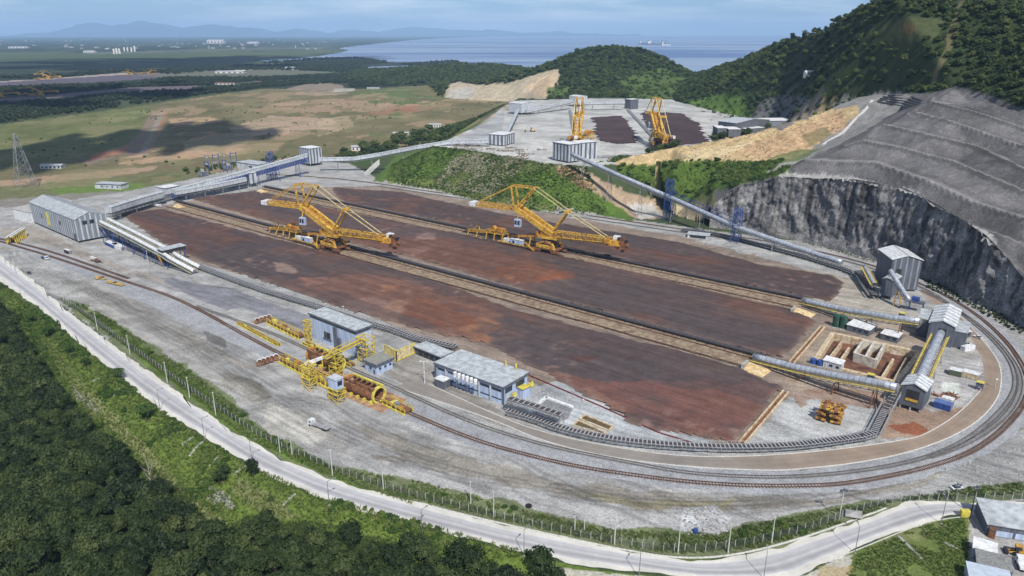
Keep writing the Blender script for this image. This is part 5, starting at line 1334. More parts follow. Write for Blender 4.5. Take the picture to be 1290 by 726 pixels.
for poly in ([(737,523.6),(772.6,538.2),(766.5,543),(730.5,528.5)],[(728.5,530.5),(764,546.5),(758,548),(722,536.5)]):
    Q = [at(*q)-o0 for q in poly]; MB().prism([(q.x,q.y) for q in Q], .05, .12).build("water_surface", MUD, e2)
    for i in range(4): MB().bar((Q[i].x,Q[i].y,.25),(Q[(i+1)%4].x,Q[(i+1)%4].y,.25), .7, .52+.01*i).build("kerb_wall", CREAM, e2)
for a, b in (((676,511.5),(688,501.5)),((688,501.5),(722,514))):
    A, B = at(*a)-o0, at(*b)-o0; MB().bar((A.x,A.y,.3),(B.x,B.y,.3), 1.6, .62).build("pad_edge", WHITE, e2)
e2 = empty("retaining_wall", at(478,226), 0, "pale retaining wall climbing the left end of the grass slope", "wall")
rw = [p-Vector(e2.location) for p in ats([(459,221,0),(470,210,8),(478,203,14)])]
MB().sweep(rw, [(-.8,-4),(-.8,2.2),(.8,2.2),(.8,-4)]).build("wall_body", POLE, e2)
e2 = empty("equipment_hut", at(880,299), R(-22), "low pale hut with a flat roof beside the track below the rock face", "hut")
MB().box(-8,8,-4,4,0,2.6).build("wall", PALE, e2); MB().box(-8.6,8.6,-4.6,4.6,2.602,3.0).build("roof", ROOF, e2); MB().box(-6,6,-4.1,-3.9,.3,2.2).build("opening", DARK, e2)
# ================================================================== stackers
def truss(mb, p, q, w, h, n, t=.3, up=(0,0,1), taper=1.0):
    p = Vector(p); q = Vector(q); d = (q-p).normalized(); a = d.cross(Vector(up)).normalized(); b = a.cross(d).normalized()
    def c(i, s, v):
        k = 1+(taper-1)*i/n
        return p.lerp(q, i/n) + a*s*w/2 + b*v*h/2*k
    for s in (-1,1):
        for v in (-1,1): mb.bar(c(0,s,v), c(n,s,v), t)
        for i in range(n):
            mb.bar(c(i,s,-1), c(i+1,s,1) , t*.6) if i%2 == 0 else mb.bar(c(i,s,1), c(i+1,s,-1), t*.6)
            mb.bar(c(i,s,-1), c(i,s,1), t*.6)
    for i in range(n+1):
        for v in (-1,1): mb.bar(c(i,-1,v), c(i,1,v), t*.6)
        if i < n: mb.bar(c(i,-1,1), c(i+1,1,1), t*.5)
    return mb
def stacker(loc, rz, slew, label, group):
    e = empty("stacker_reclaimer", loc, rz, label, "stacker reclaimer", group)
    SM = Matrix.Rotation(slew, 3, 'Z')
    def S_(x, y, z): return SM @ Vector((x,y,z))
    def up(nm, mb, m):
        mb.v = [tuple(SM @ Vector(q)) for q in mb.v]; return mb.build(nm, m, e)
    for sx in (-7.5, 7.5):
        for sy in (-4.2, 4.2):
            b = MB().box(sx-3.4,sx+3.4,sy-.8,sy+.8,.9,2.3).build("travel_bogie", RUST, e)
            for k in range(4):
                MB().tube([(sx-2.6+k*1.75,sy-.5,.55),(sx-2.6+k*1.75,sy+.5,.55)],.55,8).build("wheel", DARK, b)
            MB().bar((sx,sy,2.3),(sx*.55,sy*.8,6.5),1.3).build("portal_leg", ORANGE, e)
    MB().box(-8.2,8.2,-5,5,2.4,3.3).build("portal_sill", RUST, e)
    MB().tube([(0,0,6.0),(0,0,8.0)],4.6,16).build("portal_ring", RUST, e)
    MB().tube([(0,0,8.0),(0,0,9.4)],3.8,16).build("slew_ring", DARK, e)
    for s in (-1, 1):
        MB().box(-7.2,7.2,s*5.0-.25,s*5.0+.25,3.3,5.6).build("side_plate", YELLOW, e)
        MB().bar((-7,s*4.6,5.6),(0,s*4.0,8.0),.5).bar((7,s*4.6,5.6),(0,s*4.0,8.0),.5).build("side_brace", YELLOW, e)
    MB().box(-6,-1.5,-3.2,3.2,3.32,5.8).build("winch_house", RUST, e); MB().box(1.2,6,-3.0,3.0,3.32,5.2).build("hopper_chute", DARK, e)
    up("turret_ballast", MB().box(-8.6,-7.02,-3.4,3.4,9.6,13.2), ORANGE)
    up("turret_machinery", MB().box(3.02,6.6,-3.0,-1.0,11.22,13.0), RUST)
    up("turret_deck", MB().box(-7,7,-4.2,4.2,9.4,11.2), YELLOW)
    up("turret_housing", MB().box(-5,3,-3.4,3.4,11.2,13.8), ORANGE)
    up("deck_railing", MB().bar((-7,-4.3,12.3),(7,-4.3,12.3),.12).bar((-7,4.3,12.3),(7,4.3,12.3),.12).bar((-7,-4.3,11.2),(-7,-4.3,12.3),.12).bar((7,-4.3,11.2),(7,-4.3,12.3),.12), YELLOW)
    up("boom", truss(MB(), (3,0,12.2), (43,0,13.6), 4.6, 4.4, 16, .5, taper=.7), YELLOW)
    up("boom_walkway", MB().bar((4,-2.7,11.2),(44,-2.7,12.8),1.1,.2), YELLOW)
    up("boom_belt", MB().bar((3,0,13.9),(44,0,14.6),1.8,.3), mat("ore_covered_belt", (.12,.06,.04), .9))
    up("boom_head", MB().box(42,49,-2.6,2.6,11.8,14.4), YELLOW)
    up("head_platform", MB().box(41,50,-3.8,3.8,11.4,11.75), ORANGE)
    up("head_drive", MB().box(44,48,1.0,4.2,14.4,16.4), WHITE)
    up("head_cabin", MB().box(40.5,43.5,-4.6,-2.2,12.6,15.4), ORANGE)
    wc = Vector((50.5,0,12.2)); w = MB().tube([(50.5,-.9,12.2),(50.5,.9,12.2)],3.4,18)
    wo = up("bucket_wheel", w, RUST)
    for k in range(9):
        a = 2*math.pi*k/9; c = wc + Vector((math.cos(a)*3.9,0,math.sin(a)*3.9)); bm_ = MB().box(c.x-.75,c.x+.75,-1.25,1.25,c.z-.75,c.z+.75)
        bm_.v = [tuple(SM @ Vector(q)) for q in bm_.v]; bm_.build("bucket", DARK if k%2 else RUST, wo)
    for s in (-1, 1):
        up("main_girder", MB().bar((3.5,s*3.2,12.5),(-25,s*3.2,27),1.7,3.2), YELLOW)
        up("front_mast", MB().bar((1,s*2.8,12),(13,s*2.4,28.5),.9), YELLOW)
        up("pylon_post", MB().bar((-25.5,s*3.2,28),(-27.5,s*3.0,41.5),.9), YELLOW)
        up("pylon_strut", MB().bar((-23,s*3.2,27.5),(-11,s*2.6,41.5),.9), YELLOW)
        up("pylon_top_beam", MB().bar((-27.5,s*3.0,41.2),(-11,s*2.6,41.2),.6), YELLOW)
        up("back_stay", MB().bar((-27.5,s*3.0,41.2),(-55,s*2.6,27.2),.45), YELLOW)
        up("forestay", MB().bar((-11,s*2.6,41.2),(13,s*2.4,28.5),.42), mat("pale_yellow_rod", (.62,.52,.25), .5))
        up("boom_stay", MB().bar((13,s*2.4,28.5),(40,s*1.8,15.6),.42), MATS["pale_yellow_rod"])
    gb = MB()
    for i in range(7):
        t = i/6; gb.bar(S_(3.5-28.5*t,-3.2,12.5+14.5*t), S_(3.5-28.5*t,3.2,12.5+14.5*t), .5, .8)
    gb.build("girder_crossbeams", ORANGE, e)["kind"] = "stuff"
    up("girder_belt", MB().bar((2,0,13.2),(-24,0,26.4),2.2,.4), ORANGE)
    up("mast_crosshead", MB().bar((13,-3.2,28.5),(13,3.2,28.5),1.8), YELLOW)
    up("pylon_crossbeam", MB().bar((-11,-2.6,41.3),(-11,2.6,41.3),.6).bar((-27.5,-3,41.3),(-27.5,3,41.3),.6).bar((-11,-2.6,41),(-27.5,3,41),.25), YELLOW)
    up("tail_boom", truss(MB(), (-25,0,26.4), (-56,0,25.6), 5.6, 2.4, 10, .4), YELLOW)
    up("tail_deck", MB().bar((-25,0,25.4),(-57,0,24.6),5.0,.4), YELLOW)
    up("counterweight", MB().box(-61,-56,-3.2,3.2,24.2,26.9), WHITE)
    cb = up("operator_cab", MB().box(-23.5,-19,-5.9,-3.9,15.2,20.2), SKYB)
    up("cab_hanger", MB().bar((-22,-4.6,20),(-21,-3.4,26),.5), YELLOW)
    for k in range(2):
        mb = MB().box(-23.2+k*2.2,-21.6+k*2.2,-5.98,-5.9,16.6,19.4); mb.v = [tuple(SM @ Vector(q)) for q in mb.v]; mb.build("cab_window", WINDOW, cb)
    # tripper trailing on the rails
    MB().bar((-2,0,10.4),(-33,0,5.6),3.2,1.4).build("tripper_belt_frame", ORANGE, e)
    MB().bar((-2,0,11.3),(-33,0,6.5),1.8,.3).build("tripper_belt", BELT, e)
    for x, z in ((-14,8.0),(-24,6.6),(-33,5.2)):
        for s in (-1, 1): MB().bar((x,s*4.2,.8),(x,s*1.5,z),.6).build("tripper_leg", YELLOW, e)
    MB().box(-40,-8,-4.8,-3.6,1.2,1.9).build("side_sill", YELLOW, e); MB().box(-40,-8,3.6,4.8,1.2,1.9).build("side_sill", YELLOW, e)
    h = MB().box(-29,-19,-4.9,-2.4,2.1,5.0).build("electrical_house", SKYB, e); MB().box(-27,-25.4,-4.97,-4.9,2.3,4.2).build("door", WINDOW, h); MB().box(-29.2,-18.8,-5.1,-2.2,5.002,5.2).build("roof", WHITE, h)
    MB().box(-35,-31,-4.6,-2.6,2.1,4.4).build("switch_cabinet", WHITE, e)
    truss(MB(), (-36,0,6.8), (-52,0,6.2), 5.6, 2.0, 6, .35).build("drive_frame", YELLOW, e)
    for x in (-37,-44,-51):
        for s in (-1, 1): MB().bar((x,s*4.2,.8),(x,s*2.7,6),.6).build("drive_leg", YELLOW, e)
    MB().tube([(-46,-2.6,8.4),(-46,2.6,8.4)],2.1,12).build("cable_drum", ORANGE, e)
    MB().box(-43,-38,-2.2,2.2,7.8,9.4).build("drive_housing", ORANGE, e)
    truss(MB(), (-52,0,5.4), (-70,0,3.8), 4.4, 1.4, 7, .3).build("tail_frame", YELLOW, e)
    pm = MB()
    for s in (-1,1): pm.bar((-64,s*2.2,5),(-61,0,9.2),.3).bar((-58,s*2.2,5),(-61,0,9.2),.3)
    pm.build("tail_pyramid", YELLOW, e)
    for x in (-60,-68):
        for s in (-1, 1): MB().bar((x,s*4.0,.8),(x,s*2.0,4.2),.5).build("tail_leg", YELLOW, e)
    st = MB()
    for k in range(8): st.box(-9-k*.9,-8.1-k*.9,-7,-5.4,.6+k*.55,.75+k*.55)
    st.bar((-8,-7,.5),(-16,-7,5.6),.15).bar((-8,-5.4,.5),(-16,-5.4,5.6),.15).build("access_stair", YELLOW, e)
    return e
def berm_pt(L0, L1, U0, U1, px):
    best = None
    for i in range(2001):
        t = i/2000; p = L0.lerp(L1, t).lerp(U0.lerp(U1, t), .30); q = proj(p.x, p.y, .9)
        if best is None or abs(q[0]-px) < best[0]: best = (abs(q[0]-px), p)
    return best[1]
pa = berm_pt(LA0, LA1, UA0, UA1, 421); pa.z = .95; da = (LA1-LA0); ra_ = math.atan2(da.y, da.x)
pb_ = berm_pt(LB0, LB1, UB0, UB1, 692); pb_.z = .95; db = (LB1-LB0); rb_ = math.atan2(db.y, db.x)
GRP = "yellow stacker reclaimers"
st1 = stacker(pa, ra_, R(9), "yellow stacker reclaimer on the front berm nearest the twin tube conveyors", GRP)
st2 = stacker(pb_, rb_, R(7), "yellow stacker reclaimer on the rear berm below the grassy bank", GRP)
st1.scale = st2.scale = (1.1,)*3
p3 = at(726,187,PLAT_Z); p4 = at(829,187,PLAT_Z)
copy_tree(st1, location=p3+Vector((0,0,.6)), rotation_euler=(0,0,R(252)), scale=(1.22,)*3, label="orange yellow stacker reclaimer on the upper terrace behind the striped tower", group=GRP)
copy_tree(st2, location=p4+Vector((0,0,.6)), rotation_euler=(0,0,R(-97)), scale=(1.22,)*3, label="orange yellow stacker reclaimer on the upper terrace right of the white belt conveyor", group=GRP)
def flat_mesh(o, base, acc, name):
    M_ = o.matrix_local if o is not base else Matrix.Identity(4)
    return M_
fv = []; ff = []
for ch in st1.children_recursive:
    if ch.type == 'MESH':
        k = len(fv); fv += [tuple(v.co) for v in ch.data.vertices]; ff += [tuple(i+k for i in f.vertices) for f in ch.data.polygons]
farm = bpy.data.meshes.new("far_stacker"); farm.from_pydata(fv, [], ff); farm.materials.append(YELLOW)
for (px, py, rz, sc_, lab) in ((62,101,10,.7,"far yellow stacker standing left of centre on the distant ore yard"),(166,95.5,12,.5,"left of the two far yellow stackers at the end of the distant pale strip"),(187,94.5,200,.5,"right of the two far yellow stackers at the end of the distant pale strip"),(52,121.5,15,.75,"far stacker in front of the nearer dark strip of the distant ore yard"),(2,124,10,.75,"far stacker cut by the left edge of the picture")):
    o = link("stacker_reclaimer", farm); o.location = at(px, py) + Vector((0,0,2)); o.rotation_euler = (0,0,R(rz)); o.scale = (sc_,)*3
    tag(o, lab, "stacker reclaimer", "far stackers on the distant ore yard")

# ================================================================== wagon dumper
DIRT_ = at(505,516)-at(430,485); RT = math.atan2(DIRT_.y, DIRT_.x)
def drum(pc, rz, label, L_=19.0, r=3.6, yell=True):
    e = empty("rotary_dumper", pc, rz, label, "wagon dumper", "rotary wagon dumpers"); zc = 3.2
    n = 22; a0, a1 = R(150), R(395)
    prof = [(math.cos(a0+(a1-a0)*i/n)*r, zc+math.sin(a0+(a1-a0)*i/n)*r) for i in range(n+1)]; inn = [(math.cos(a0+(a1-a0)*i/n)*(r-.35), zc+math.sin(a0+(a1-a0)*i/n)*(r-.35)) for i in range(n+1)]
    prof = [(-y, z) for y, z in prof]; inn = [(-y, z) for y, z in inn]
    mb = MB(); k = n+1
    vs = [(x,y,z) for x in (-L_/2, L_/2) for (y,z) in prof]; fs = [(i,i+1,k+i+1,k+i) for i in range(n)]
    vs2 = [(x,y,z) for x in (-L_/2, L_/2) for (y,z) in inn]
    mb.add(vs, fs); mb.add(vs2, fs); mb.build("shell", RUST, e)
    for x in (-L_/2, L_/2):
        rg = MB(); m = 28; R0, R1 = r-.5, r+.35; pts = []
        for i in range(m):
            a = 2*math.pi*i/m; pts.append((math.cos(a), math.sin(a)))
        vs = []; fs = []
        for dx in (-.45, .45):
            for rr in (R0, R1): vs += [(x+dx, c*rr, zc+s*rr) for c, s in pts]
        for i in range(m):
            j = (i+1)%m; fs += [(i,j,m+j,m+i),(2*m+i,2*m+j,3*m+j,3*m+i),(m+i,m+j,3*m+j,3*m+i),(i,j,2*m+j,2*m+i)]
        rg.add(vs, fs).build("end_ring", ORANGE if x < 0 else LEMON, e)
    for s in (-1, 1):
        MB().bar((-L_/2,s*2.6,zc+r*.86),(L_/2,s*2.6,zc+r*.86),.8,1.2).build("top_beam", LEMON if s > 0 else RUST, e)
    for i in range(6):
        x = -L_/2+1.6+i*(L_-3.2)/5; MB().bar((x,-2.6,zc+r*.86),(x,2.6,zc+r*.86),.5).build("clamp_beam", RUST, e)
        MB().box(x-.8,x+.8,2.1,2.2,zc+1.2,zc+2.9).build("clamp_plate", DARK, e)
    for i in range(5):
        x = -L_/2+1+i*(L_-2)/4; MB().box(x-.6,x+.6,-r-1.0,-r+.4,-.05,1.4).build("cradle_foot", LEMON, e)
    return e
drum(at(459,498), RT, "rusty rotary dumper drum with yellow end ring on the outer track")
drum(at(411,460), RT, "second rotary dumper partly hidden behind the yellow gantries", 20, 3.2)
def yellow_tower(e, x, y, w, d, h, n, nm="tower"):
    mb = MB()
    for sx in (0, 1):
        for sy in (0, 1): mb.bar((x+sx*w,y+sy*d,0),(x+sx*w,y+sy*d,h),.3)
    for i in range(n):
        z0_, z1_ = h*i/n, h*(i+1)/n
        for (a,b),(c,f) in (((0,0),(1,0)),((1,0),(1,1)),((1,1),(0,1)),((0,1),(0,0))):
            mb.bar((x+a*w,y+b*d,z0_ if i%2 else z1_),(x+c*w,y+f*d,z1_ if i%2 else z0_),.2); mb.bar((x+a*w,y+b*d,z1_),(x+c*w,y+f*d,z1_),.25)
    mb.build(nm, YP, e)
    for i in ((n-1) // 2, n-1):
        for q in ((x-.5,x+w+.5,y-.5,y+.3),(x-.5,x+w+.5,y+d-.3,y+d+.5),(x-.5,x+.3,y+.3,y+d-.3)): MB().box(*q,h*(i+1)/n-.08,h*(i+1)/n+.06).build("platform", YP, e)
YP = mat("bright_yellow_paint", (.58,.46,.06), .55, var=.2, scale=.7, col2=(.36,.25,.06))
gA, gC = at(424,473), at(461,456)
e = empty("access_gantry", gA, RT, "tall yellow access gantry bridging from the dumper to the blue control building", "gantry")
MI = Matrix.Rotation(-RT, 3, 'Z')
gc = MI @ (gC-gA)
hA, hC = hgt(gA, 443), hgt(gC, 424)
yellow_tower(e, -2.4, -2.0, 4.8, 4.0, hA, 5); yellow_tower(e, gc.x-2.5, gc.y-2.5, 6.5, 5.0, hC, 5)
A = Vector((0,0,hA-1)); B = Vector((gc.x,gc.y,hC-1.5)); ext = (A-B).normalized()
for s in (-1.3, 1.3):
    d = (B-A).normalized(); a = Vector((-d.y,d.x,0))*s
    for zz, th in ((0,.5),(1.9,.25)): MB().bar(A+ext*6+a+Vector((0,0,zz)), B+a+Vector((0,0,zz)), th).build("bridge_beam", YP, e)
mb = MB()
for i in range(12):
    p = (A+ext*6).lerp(B, i/11); d = (B-A).normalized(); a = Vector((-d.y,d.x,0))
    for s in (-1.3,1.3): mb.bar(p+a*s, p+a*s+Vector((0,0,1.9)), .18)
    mb.bar(p-a*1.3, p+a*1.3, .2)
mb.build("bridge_posts", YP, e)["kind"] = "stuff"
MB().bar(A+ext*6-Vector((0,0,.3)), B-Vector((0,0,.3)), 2.4, .15).build("bridge_deck", GALV, e)
gB = at(390,490)
e = empty("stair_tower", gB, RT, "yellow stair tower on the near side of the outer track beside the dumper", "stair tower"); hB_ = hgt(gB, 461); yellow_tower(e, -2.5, -1.5, 5.0, 4.0, hB_, 4)
e = empty("stair_tower", at(389,431), RT, "slim yellow stair tower at the left end of the light blue control building", "stair tower"); yellow_tower(e, -1.2, -1.2, 2.4, 2.4, hgt(at(389,431), 404), 5)
e = empty("white_beam", at(395,458), 0, "white boxed beam lying across the yellow dumper frames", "beam"); A, B = at(384,459,4)-Vector(e.location), at(408,450,6)-Vector(e.location)
MB().bar(A, B, 1.3, 1.3).build("beam", WHITE, e)
for p in (A.lerp(B,.1), A.lerp(B,.9)): MB().bar((p.x,p.y,0),(p.x,p.y,p.z-.6),.5).build("prop", YP, e)
e = empty("control_cabin", at(425,505), RT, "small pale blue cabin raised on yellow legs in front of the dumper", "cabin"); hc = hgt(at(425,505), 488)
yellow_tower(e, -3, -2, 6, 4, hc-.2, 3, "leg_frame"); MB().box(-2.6,2.6,-1.9,1.9,hc,hc+4.6).build("cabin_body", SKYB, e); MB().box(-2.9,2.9,-2.2,2.2,hc+4.602,hc+4.9).build("roof", PALE, e)
MB().box(2.55,2.68,-1.2,1.2,hc+1.6,hc+3.8).build("window", WINDOW, e)
def platform_run(a, b, label, w, h, m, n, lean=0):
    A, B = at(*a), at(*b); d = B-A; rz = math.atan2(d.y, d.x); L_ = d.length
    e = empty("positioner_platform", A, rz, label, "platform", "yellow positioner platforms")
    MB().box(0,L_,-w/2,w/2,h*.35,h*.5).build("deck", RUST, e)
    MB().box(0,L_,-w/2-.6,-w/2-.1,0,h*.25).build("guide_beam", LEMON, e); MB().box(0,L_,w/2+.1,w/2+.6,0,h*.25).build("guide_beam", LEMON, e)
    for i in range(n+1):
        x = L_*i/n
        for s in (-1, 1): MB().bar((x,s*w/2,0),(x,s*w/2,h),.32).build("post", m, e)
    for s in (-1, 1): MB().bar((0,s*w/2,h),(L_,s*w/2,h),.25).bar((0,s*w/2,h*.72),(L_,s*w/2,h*.72),.18).build("handrail", m, e)
    r = random.Random(len(label))
    for i in range(n):
        x = L_*(i+.5)/n; MB().box(x-.7,x+.7+r.random(),-w*.3,w*.3*r.random(),h*.5,h*(.6+.5*r.random())).build("machinery_block", (RUST, LEMON, GALV, ORANGE)[i%4], e)
    return e
platform_run((356,456),(414,487),"yellow railed platform along the near side of the outer track left of the dumper",3.4,4.2,YP,11)
platform_run((340,407),(380,427),"yellow railed platform between the cable drums and the control building",3.4,3.2,YP,9)
platform_run((384,433),(445,462),"cream and rust positioner rail in front of the control building",2.6,1.6,LEMON,9)
platform_run((300,408),(352,436),"low yellow positioner rail running along the inner track",1.4,1.3,YP,8)
platform_run((487,507),(515,521),"yellow stair platform at the right end of the dumper",4.2,2.6,YP,5)
platform_run((398,478),(420,490),"rusty clamp platform between the stair tower and the blue cabin",3.0,3.0,YP,4)
e = empty("apron_slab", at(447,490), RT, "rust stained concrete apron under the dumper", "concrete slab")
MB().box(-30,26,-8,7,-.1,.09).build("slab", mat("rust_stained_concrete", (.36,.24,.15), .9, var=.3, scale=.25, col2=(.22,.11,.06)), e)
A, B, C_ = at(484,447), at(500,455.5), at(523,445)
e = empty("screen_fence", B, 0, "tall yellow framed screen fence round the pad behind the kiosk", "screen fence"); o0 = Vector(B)
for P_, Q_ in ((A,B),(B,C_)):
    for i in range(8):
        p = P_.lerp(Q_, i/7)-o0; MB().bar((p.x,p.y,0),(p.x,p.y,5.5),.35).build("post", LEMON, e)
        if i < 7:
            q = P_.lerp(Q_, (i+1)/7)-o0; MB().bar((p.x,p.y,2.6),(q.x,q.y,2.6),.10,5.0).build("panel", CREAM, e)
    p, q = P_-o0, Q_-o0; MB().bar((p.x,p.y,5.5),(q.x,q.y,5.5),.35).bar((p.x,p.y,.4),(q.x,q.y,.4),.5).build("rail", LEMON, e)
# ------------------------------------------------------------------ small plant and vehicles
def wheelset(p, rz, label):
    e = empty("cable_drum", p, rz, label, "cable drum", "cable drums stored by the dumper")
    MB().tube([(0,-1.3,.6),(0,1.3,.6)],.16,8).build("axle", GALV, e)
    for s in (-.8,.8): MB().tube([(0,s-.12,.6),(0,s+.12,.6)],.62,14).build("flange", RUST if s < 0 else WHITE, e)
    MB().tube([(0,-.7,.6),(0,.7,.6)],.45,14).build("drum_core", mat("dark_rust", (.13,.055,.03), .85, var=.3), e)
    e.scale = (2.1,)*3
    return e
for k in range(5): wheelset(at(327+k*5.2, 460.0-k*1.7), RT+R(50), "%s rust and white cable drum of the row in front of the yellow platform" % ("first second third fourth fifth".split()[k]))
for k in range(4): wheelset(at(324+k*5.0, 407-k*1.5), RT+R(50), "%s rust and white cable drum from the left in the row beside the asphalt strip" % ("first second third fourth".split()[k]))
for c, rz_ in ((at(337,457), RT+R(50)), (at(331,405), RT+R(50))):
    e = empty("storage_skid", c, rz_, "low timber skid under the %s row of cable drums" % ("nearer" if c.y < 330 else "farther"), "skid")
    for s in (-.9,.9): MB().box(-6,6,s-.15,s+.15,-.02,.12).build("runner", mat("old_timber", (.24,.17,.11), .9), e)
def truck(p, rz, label, cabm=WHITE, bedm=DARK, L_=8.5, name="flatbed_truck", bed_h=.35, load=None):
    e = empty(name, p, rz, label, "truck")
    MB().box(-L_/2,L_/2-2.3,-1.25,1.25,1.0,1.0+bed_h).build("flat_bed", bedm, e)
    MB().box(-L_/2,L_/2-.2,-.5,.5,.6,1.0).build("chassis", DARK, e)
    c = MB().box(L_/2-2.1,L_/2,-1.2,1.2,.6,2.7).build("cab", cabm, e); MB().box(L_/2-.6,L_/2+.03,-1.1,1.1,1.7,2.5).build("windscreen", WINDOW, c)
    MB().box(L_/2-1.7,L_/2-.8,-1.23,1.23,1.7,2.4).build("side_window", WINDOW, c)
    for x in (L_/2-1.1,-L_/2+1.2,-L_/2+2.5):
        for s in (-1,1): MB().tube([(x,s*.9,.5),(x,s*1.25,.5)],.5,12).build("wheel", TYRE, e)
    for k in range(2):
        for s in (-1, 1): MB().box(L_/2-.01,L_/2+.05,s*.95-.15,s*.95+.15,.85,1.1).build("headlight", WHITE, e)
    if load: load(e, L_)
    return e
truck(at(402.5,539), math.atan2(*(at(391,534)-at(414,542)).yx), "flatbed truck with a white and red cab alone on the gravel", WHITE, mat("grey_truck_bed", (.30,.30,.31), .7, var=.15), 10.5)
def crane_load(e, L_):
    MB().box(-L_/2+.5,-L_/2+4,-1.1,1.1,1.4,2.6).build("crane_base", RUST, e); MB().bar((-L_/2+2,0,2.8),(-L_/2-5,0,2.2),.7,.8).build("crane_boom", GALV, e)
    MB().box(-L_/2+4.2,-L_/2+6,-1,1,1.4,2.8).build("load_crate", WHITE, e)
truck(at(120,329.5), RT+R(180), "lorry with a crane arm folded over its tail beside the rails", WHITE, RUST, 11, "crane_truck", load=crane_load)
truck(at(199,261), RT+R(20), "white tipper truck parked under the junction of the pale galleries", WHITE, WHITE, 9, "tipper_truck", bed_h=1.6)
truck(at(57,326.5), RT, "pale pick up lorry parked beside the two rails near the road", WHITE, BLUE, 8, "parked_lorry")
def car(p, rz, label, m=WHITE):
    e = empty("parked_car", p, rz, label, "car", "cars parked on the site")
    MB().xprism([(-.9,.35),(.9,.35),(.9,.85),(-.9,.85)], -2.1, 2.1).build("body", m, e)
    MB().add([(-1.5,-.8,.85),(1.1,-.8,.85),(1.1,.8,.85),(-1.5,.8,.85),(-1.1,-.65,1.45),(.4,-.65,1.45),(.4,.65,1.45),(-1.1,.65,1.45)], [(0,3,2,1),(4,5,6,7),(0,1,5,4),(1,2,6,5),(2,3,7,6),(3,0,4,7)]).build("cabin", WINDOW, e)
    MB().box(-1.05,.35,-.62,.62,1.452,1.5).build("roof", m, e)
    for x in (-1.3,1.35):
        for s in (-1,1): MB().tube([(x,s*.75,.33),(x,s*.95,.33)],.33,10).build("wheel", TYRE, e)
    for s in (-1,1): MB().box(2.08,2.14,s*.6-.2,s*.6+.2,.6,.78).build("headlight", WHITE, e)
    return e
car(at(1231.5,426), R(120), "white car on the haul road side next to the white roofed cabin")
car(at(1215,434.5), R(20), "left of two pale cars parked on the small gravel island", mat("silver_paint", (.5,.52,.54), .35, .3))
car(at(1221.5,435.5), R(160), "right of two pale cars parked on the small gravel island", mat("pale_car_paint", (.62,.63,.62), .35))
car(at(1205,616), R(10), "white car parked by the fence above the road bend")
car(at(37,345), R(-40), "small dark car on the dirt beside the road fence", DARK)
truck(at(1287,715), R(70), "white pickup truck facing the yellow loader in the bottom corner yard", WHITE, WHITE, 5.4, "pickup_truck", bed_h=.7)
e = empty("wheel_loader", at(1283,699), R(160), "small yellow wheel loader in the bottom corner yard", "loader")
MB().box(-2.2,.4,-1,1,.8,1.9).build("engine_hood", YELLOW, e); MB().box(-.4,1.2,-.8,.8,1.9,3.2).build("cab", WINDOW, e); MB().box(-.5,1.3,-.9,.9,3.202,3.35).build("cab_roof", YELLOW, e)
MB().bar((1.2,-.6,1.2),(3.2,-.6,.6),.3).bar((1.2,.6,1.2),(3.2,.6,.6),.3).build("lift_arm", YELLOW, e); MB().box(3.0,3.9,-1.3,1.3,.1,1.1).build("bucket", DARK, e)
for x in (-1.4,1.3):
    for s in (-1,1): MB().tube([(x,s*.8,.7),(x,s*1.3,.7)],.7,12).build("wheel", TYRE, e)
# stacked yellow bogie frames
k = 0
names = ["%s %s" % (a, b) for a in ("bottom", "middle", "top") for b in ("front left", "rear left", "front right", "rear right")]
for lvl in range(3):
    for i in range(2):
        for j in range(2):
            c = at(1045,529) + UX*((i-.5)*4.6+random.uniform(-.6,.6)) + UY*((j-.5)*4.0+random.uniform(-.6,.6)) + Vector((0,0,lvl*2.55))
            e = empty("spare_bogie", c, R(-38.5+random.uniform(-24,24)), "%s yellow and rust bogie of the pile on the gravel pad" % names[k], "bogie", "pile of spare bogies"); k += 1
            e.scale = (1.22,)*3
            MB().box(-.5,.5,-1.5,1.5,.75,1.6).build("bolster", RUST, e)
            for s in (-1,1):
                MB().box(-1.7,1.7,s*1.1-.22,s*1.1+.22,.7,1.35).build("side_frame", YELLOW, e)
            for x in (-1.1,1.1):
                MB().tube([(x,-.95,.5),(x,.95,.5)],.5,10).build("wheelset", RUST, e)
for k, (px, py) in enumerate(((123,351.5),(130,352),(139,357),(146,358.5),(152,360))):
    e = empty("flat_trolley", at(px,py), RT+R(k*4-8), "%s low yellow rail trolley from the left beside the outer track" % "first second third fourth fifth".split()[k], "trolley", "yellow rail trolleys on the gravel")
    MB().box(-2.6,2.6,-1.4,1.4,.5,.9).build("deck", mat("dusty_yellow", (.42,.32,.12), .8, var=.25, scale=.8), e); MB().box(-1.5,.2,-.9,.9,.9,1.5+.2*(k%2)).build("load_block", RUST if k%2 else YELLOW, e)
    for x in (-1.8,1.8): MB().tube([(x,-1.2,.3),(x,1.2,.3)],.3,8).build("wheelset", DARK, e)
# wagon positioner cut by the left edge
e = empty("wagon_positioner", at(16,307), math.atan2(*(at(40,300)-at(2,309)).yx) if False else RT+R(50), "yellow many legged wagon positioner over the tracks at the left edge", "positioner")
for i in range(7):
    y = -1+i*3.2
    MB().bar((-3.2,y,0),(-2.2,y,5.2),.8).build("leg", YP, e); MB().bar((3.2,y,0),(2.2,y,5.2),.8).build("leg", YP, e); MB().bar((-2.6,y,5.2),(2.6,y,5.2),.8).build("cross_beam", YP, e)
MB().bar((-2.3,-3,5.6),(-2.3,21,5.6),.7).bar((2.3,-3,5.6),(2.3,21,5.6),.7).build("side_beam", YP, e)
MB().box(-1.6,-.4,-4,24,6.0,6.6).build("white_tube", WHITE, e); MB().box(.6,1.8,-4,24,6.001,6.601).build("white_tube", WHITE, e); MB().box(-1.8,1.8,2,7,1.5,4.5).build("drive_block", RUST, e)
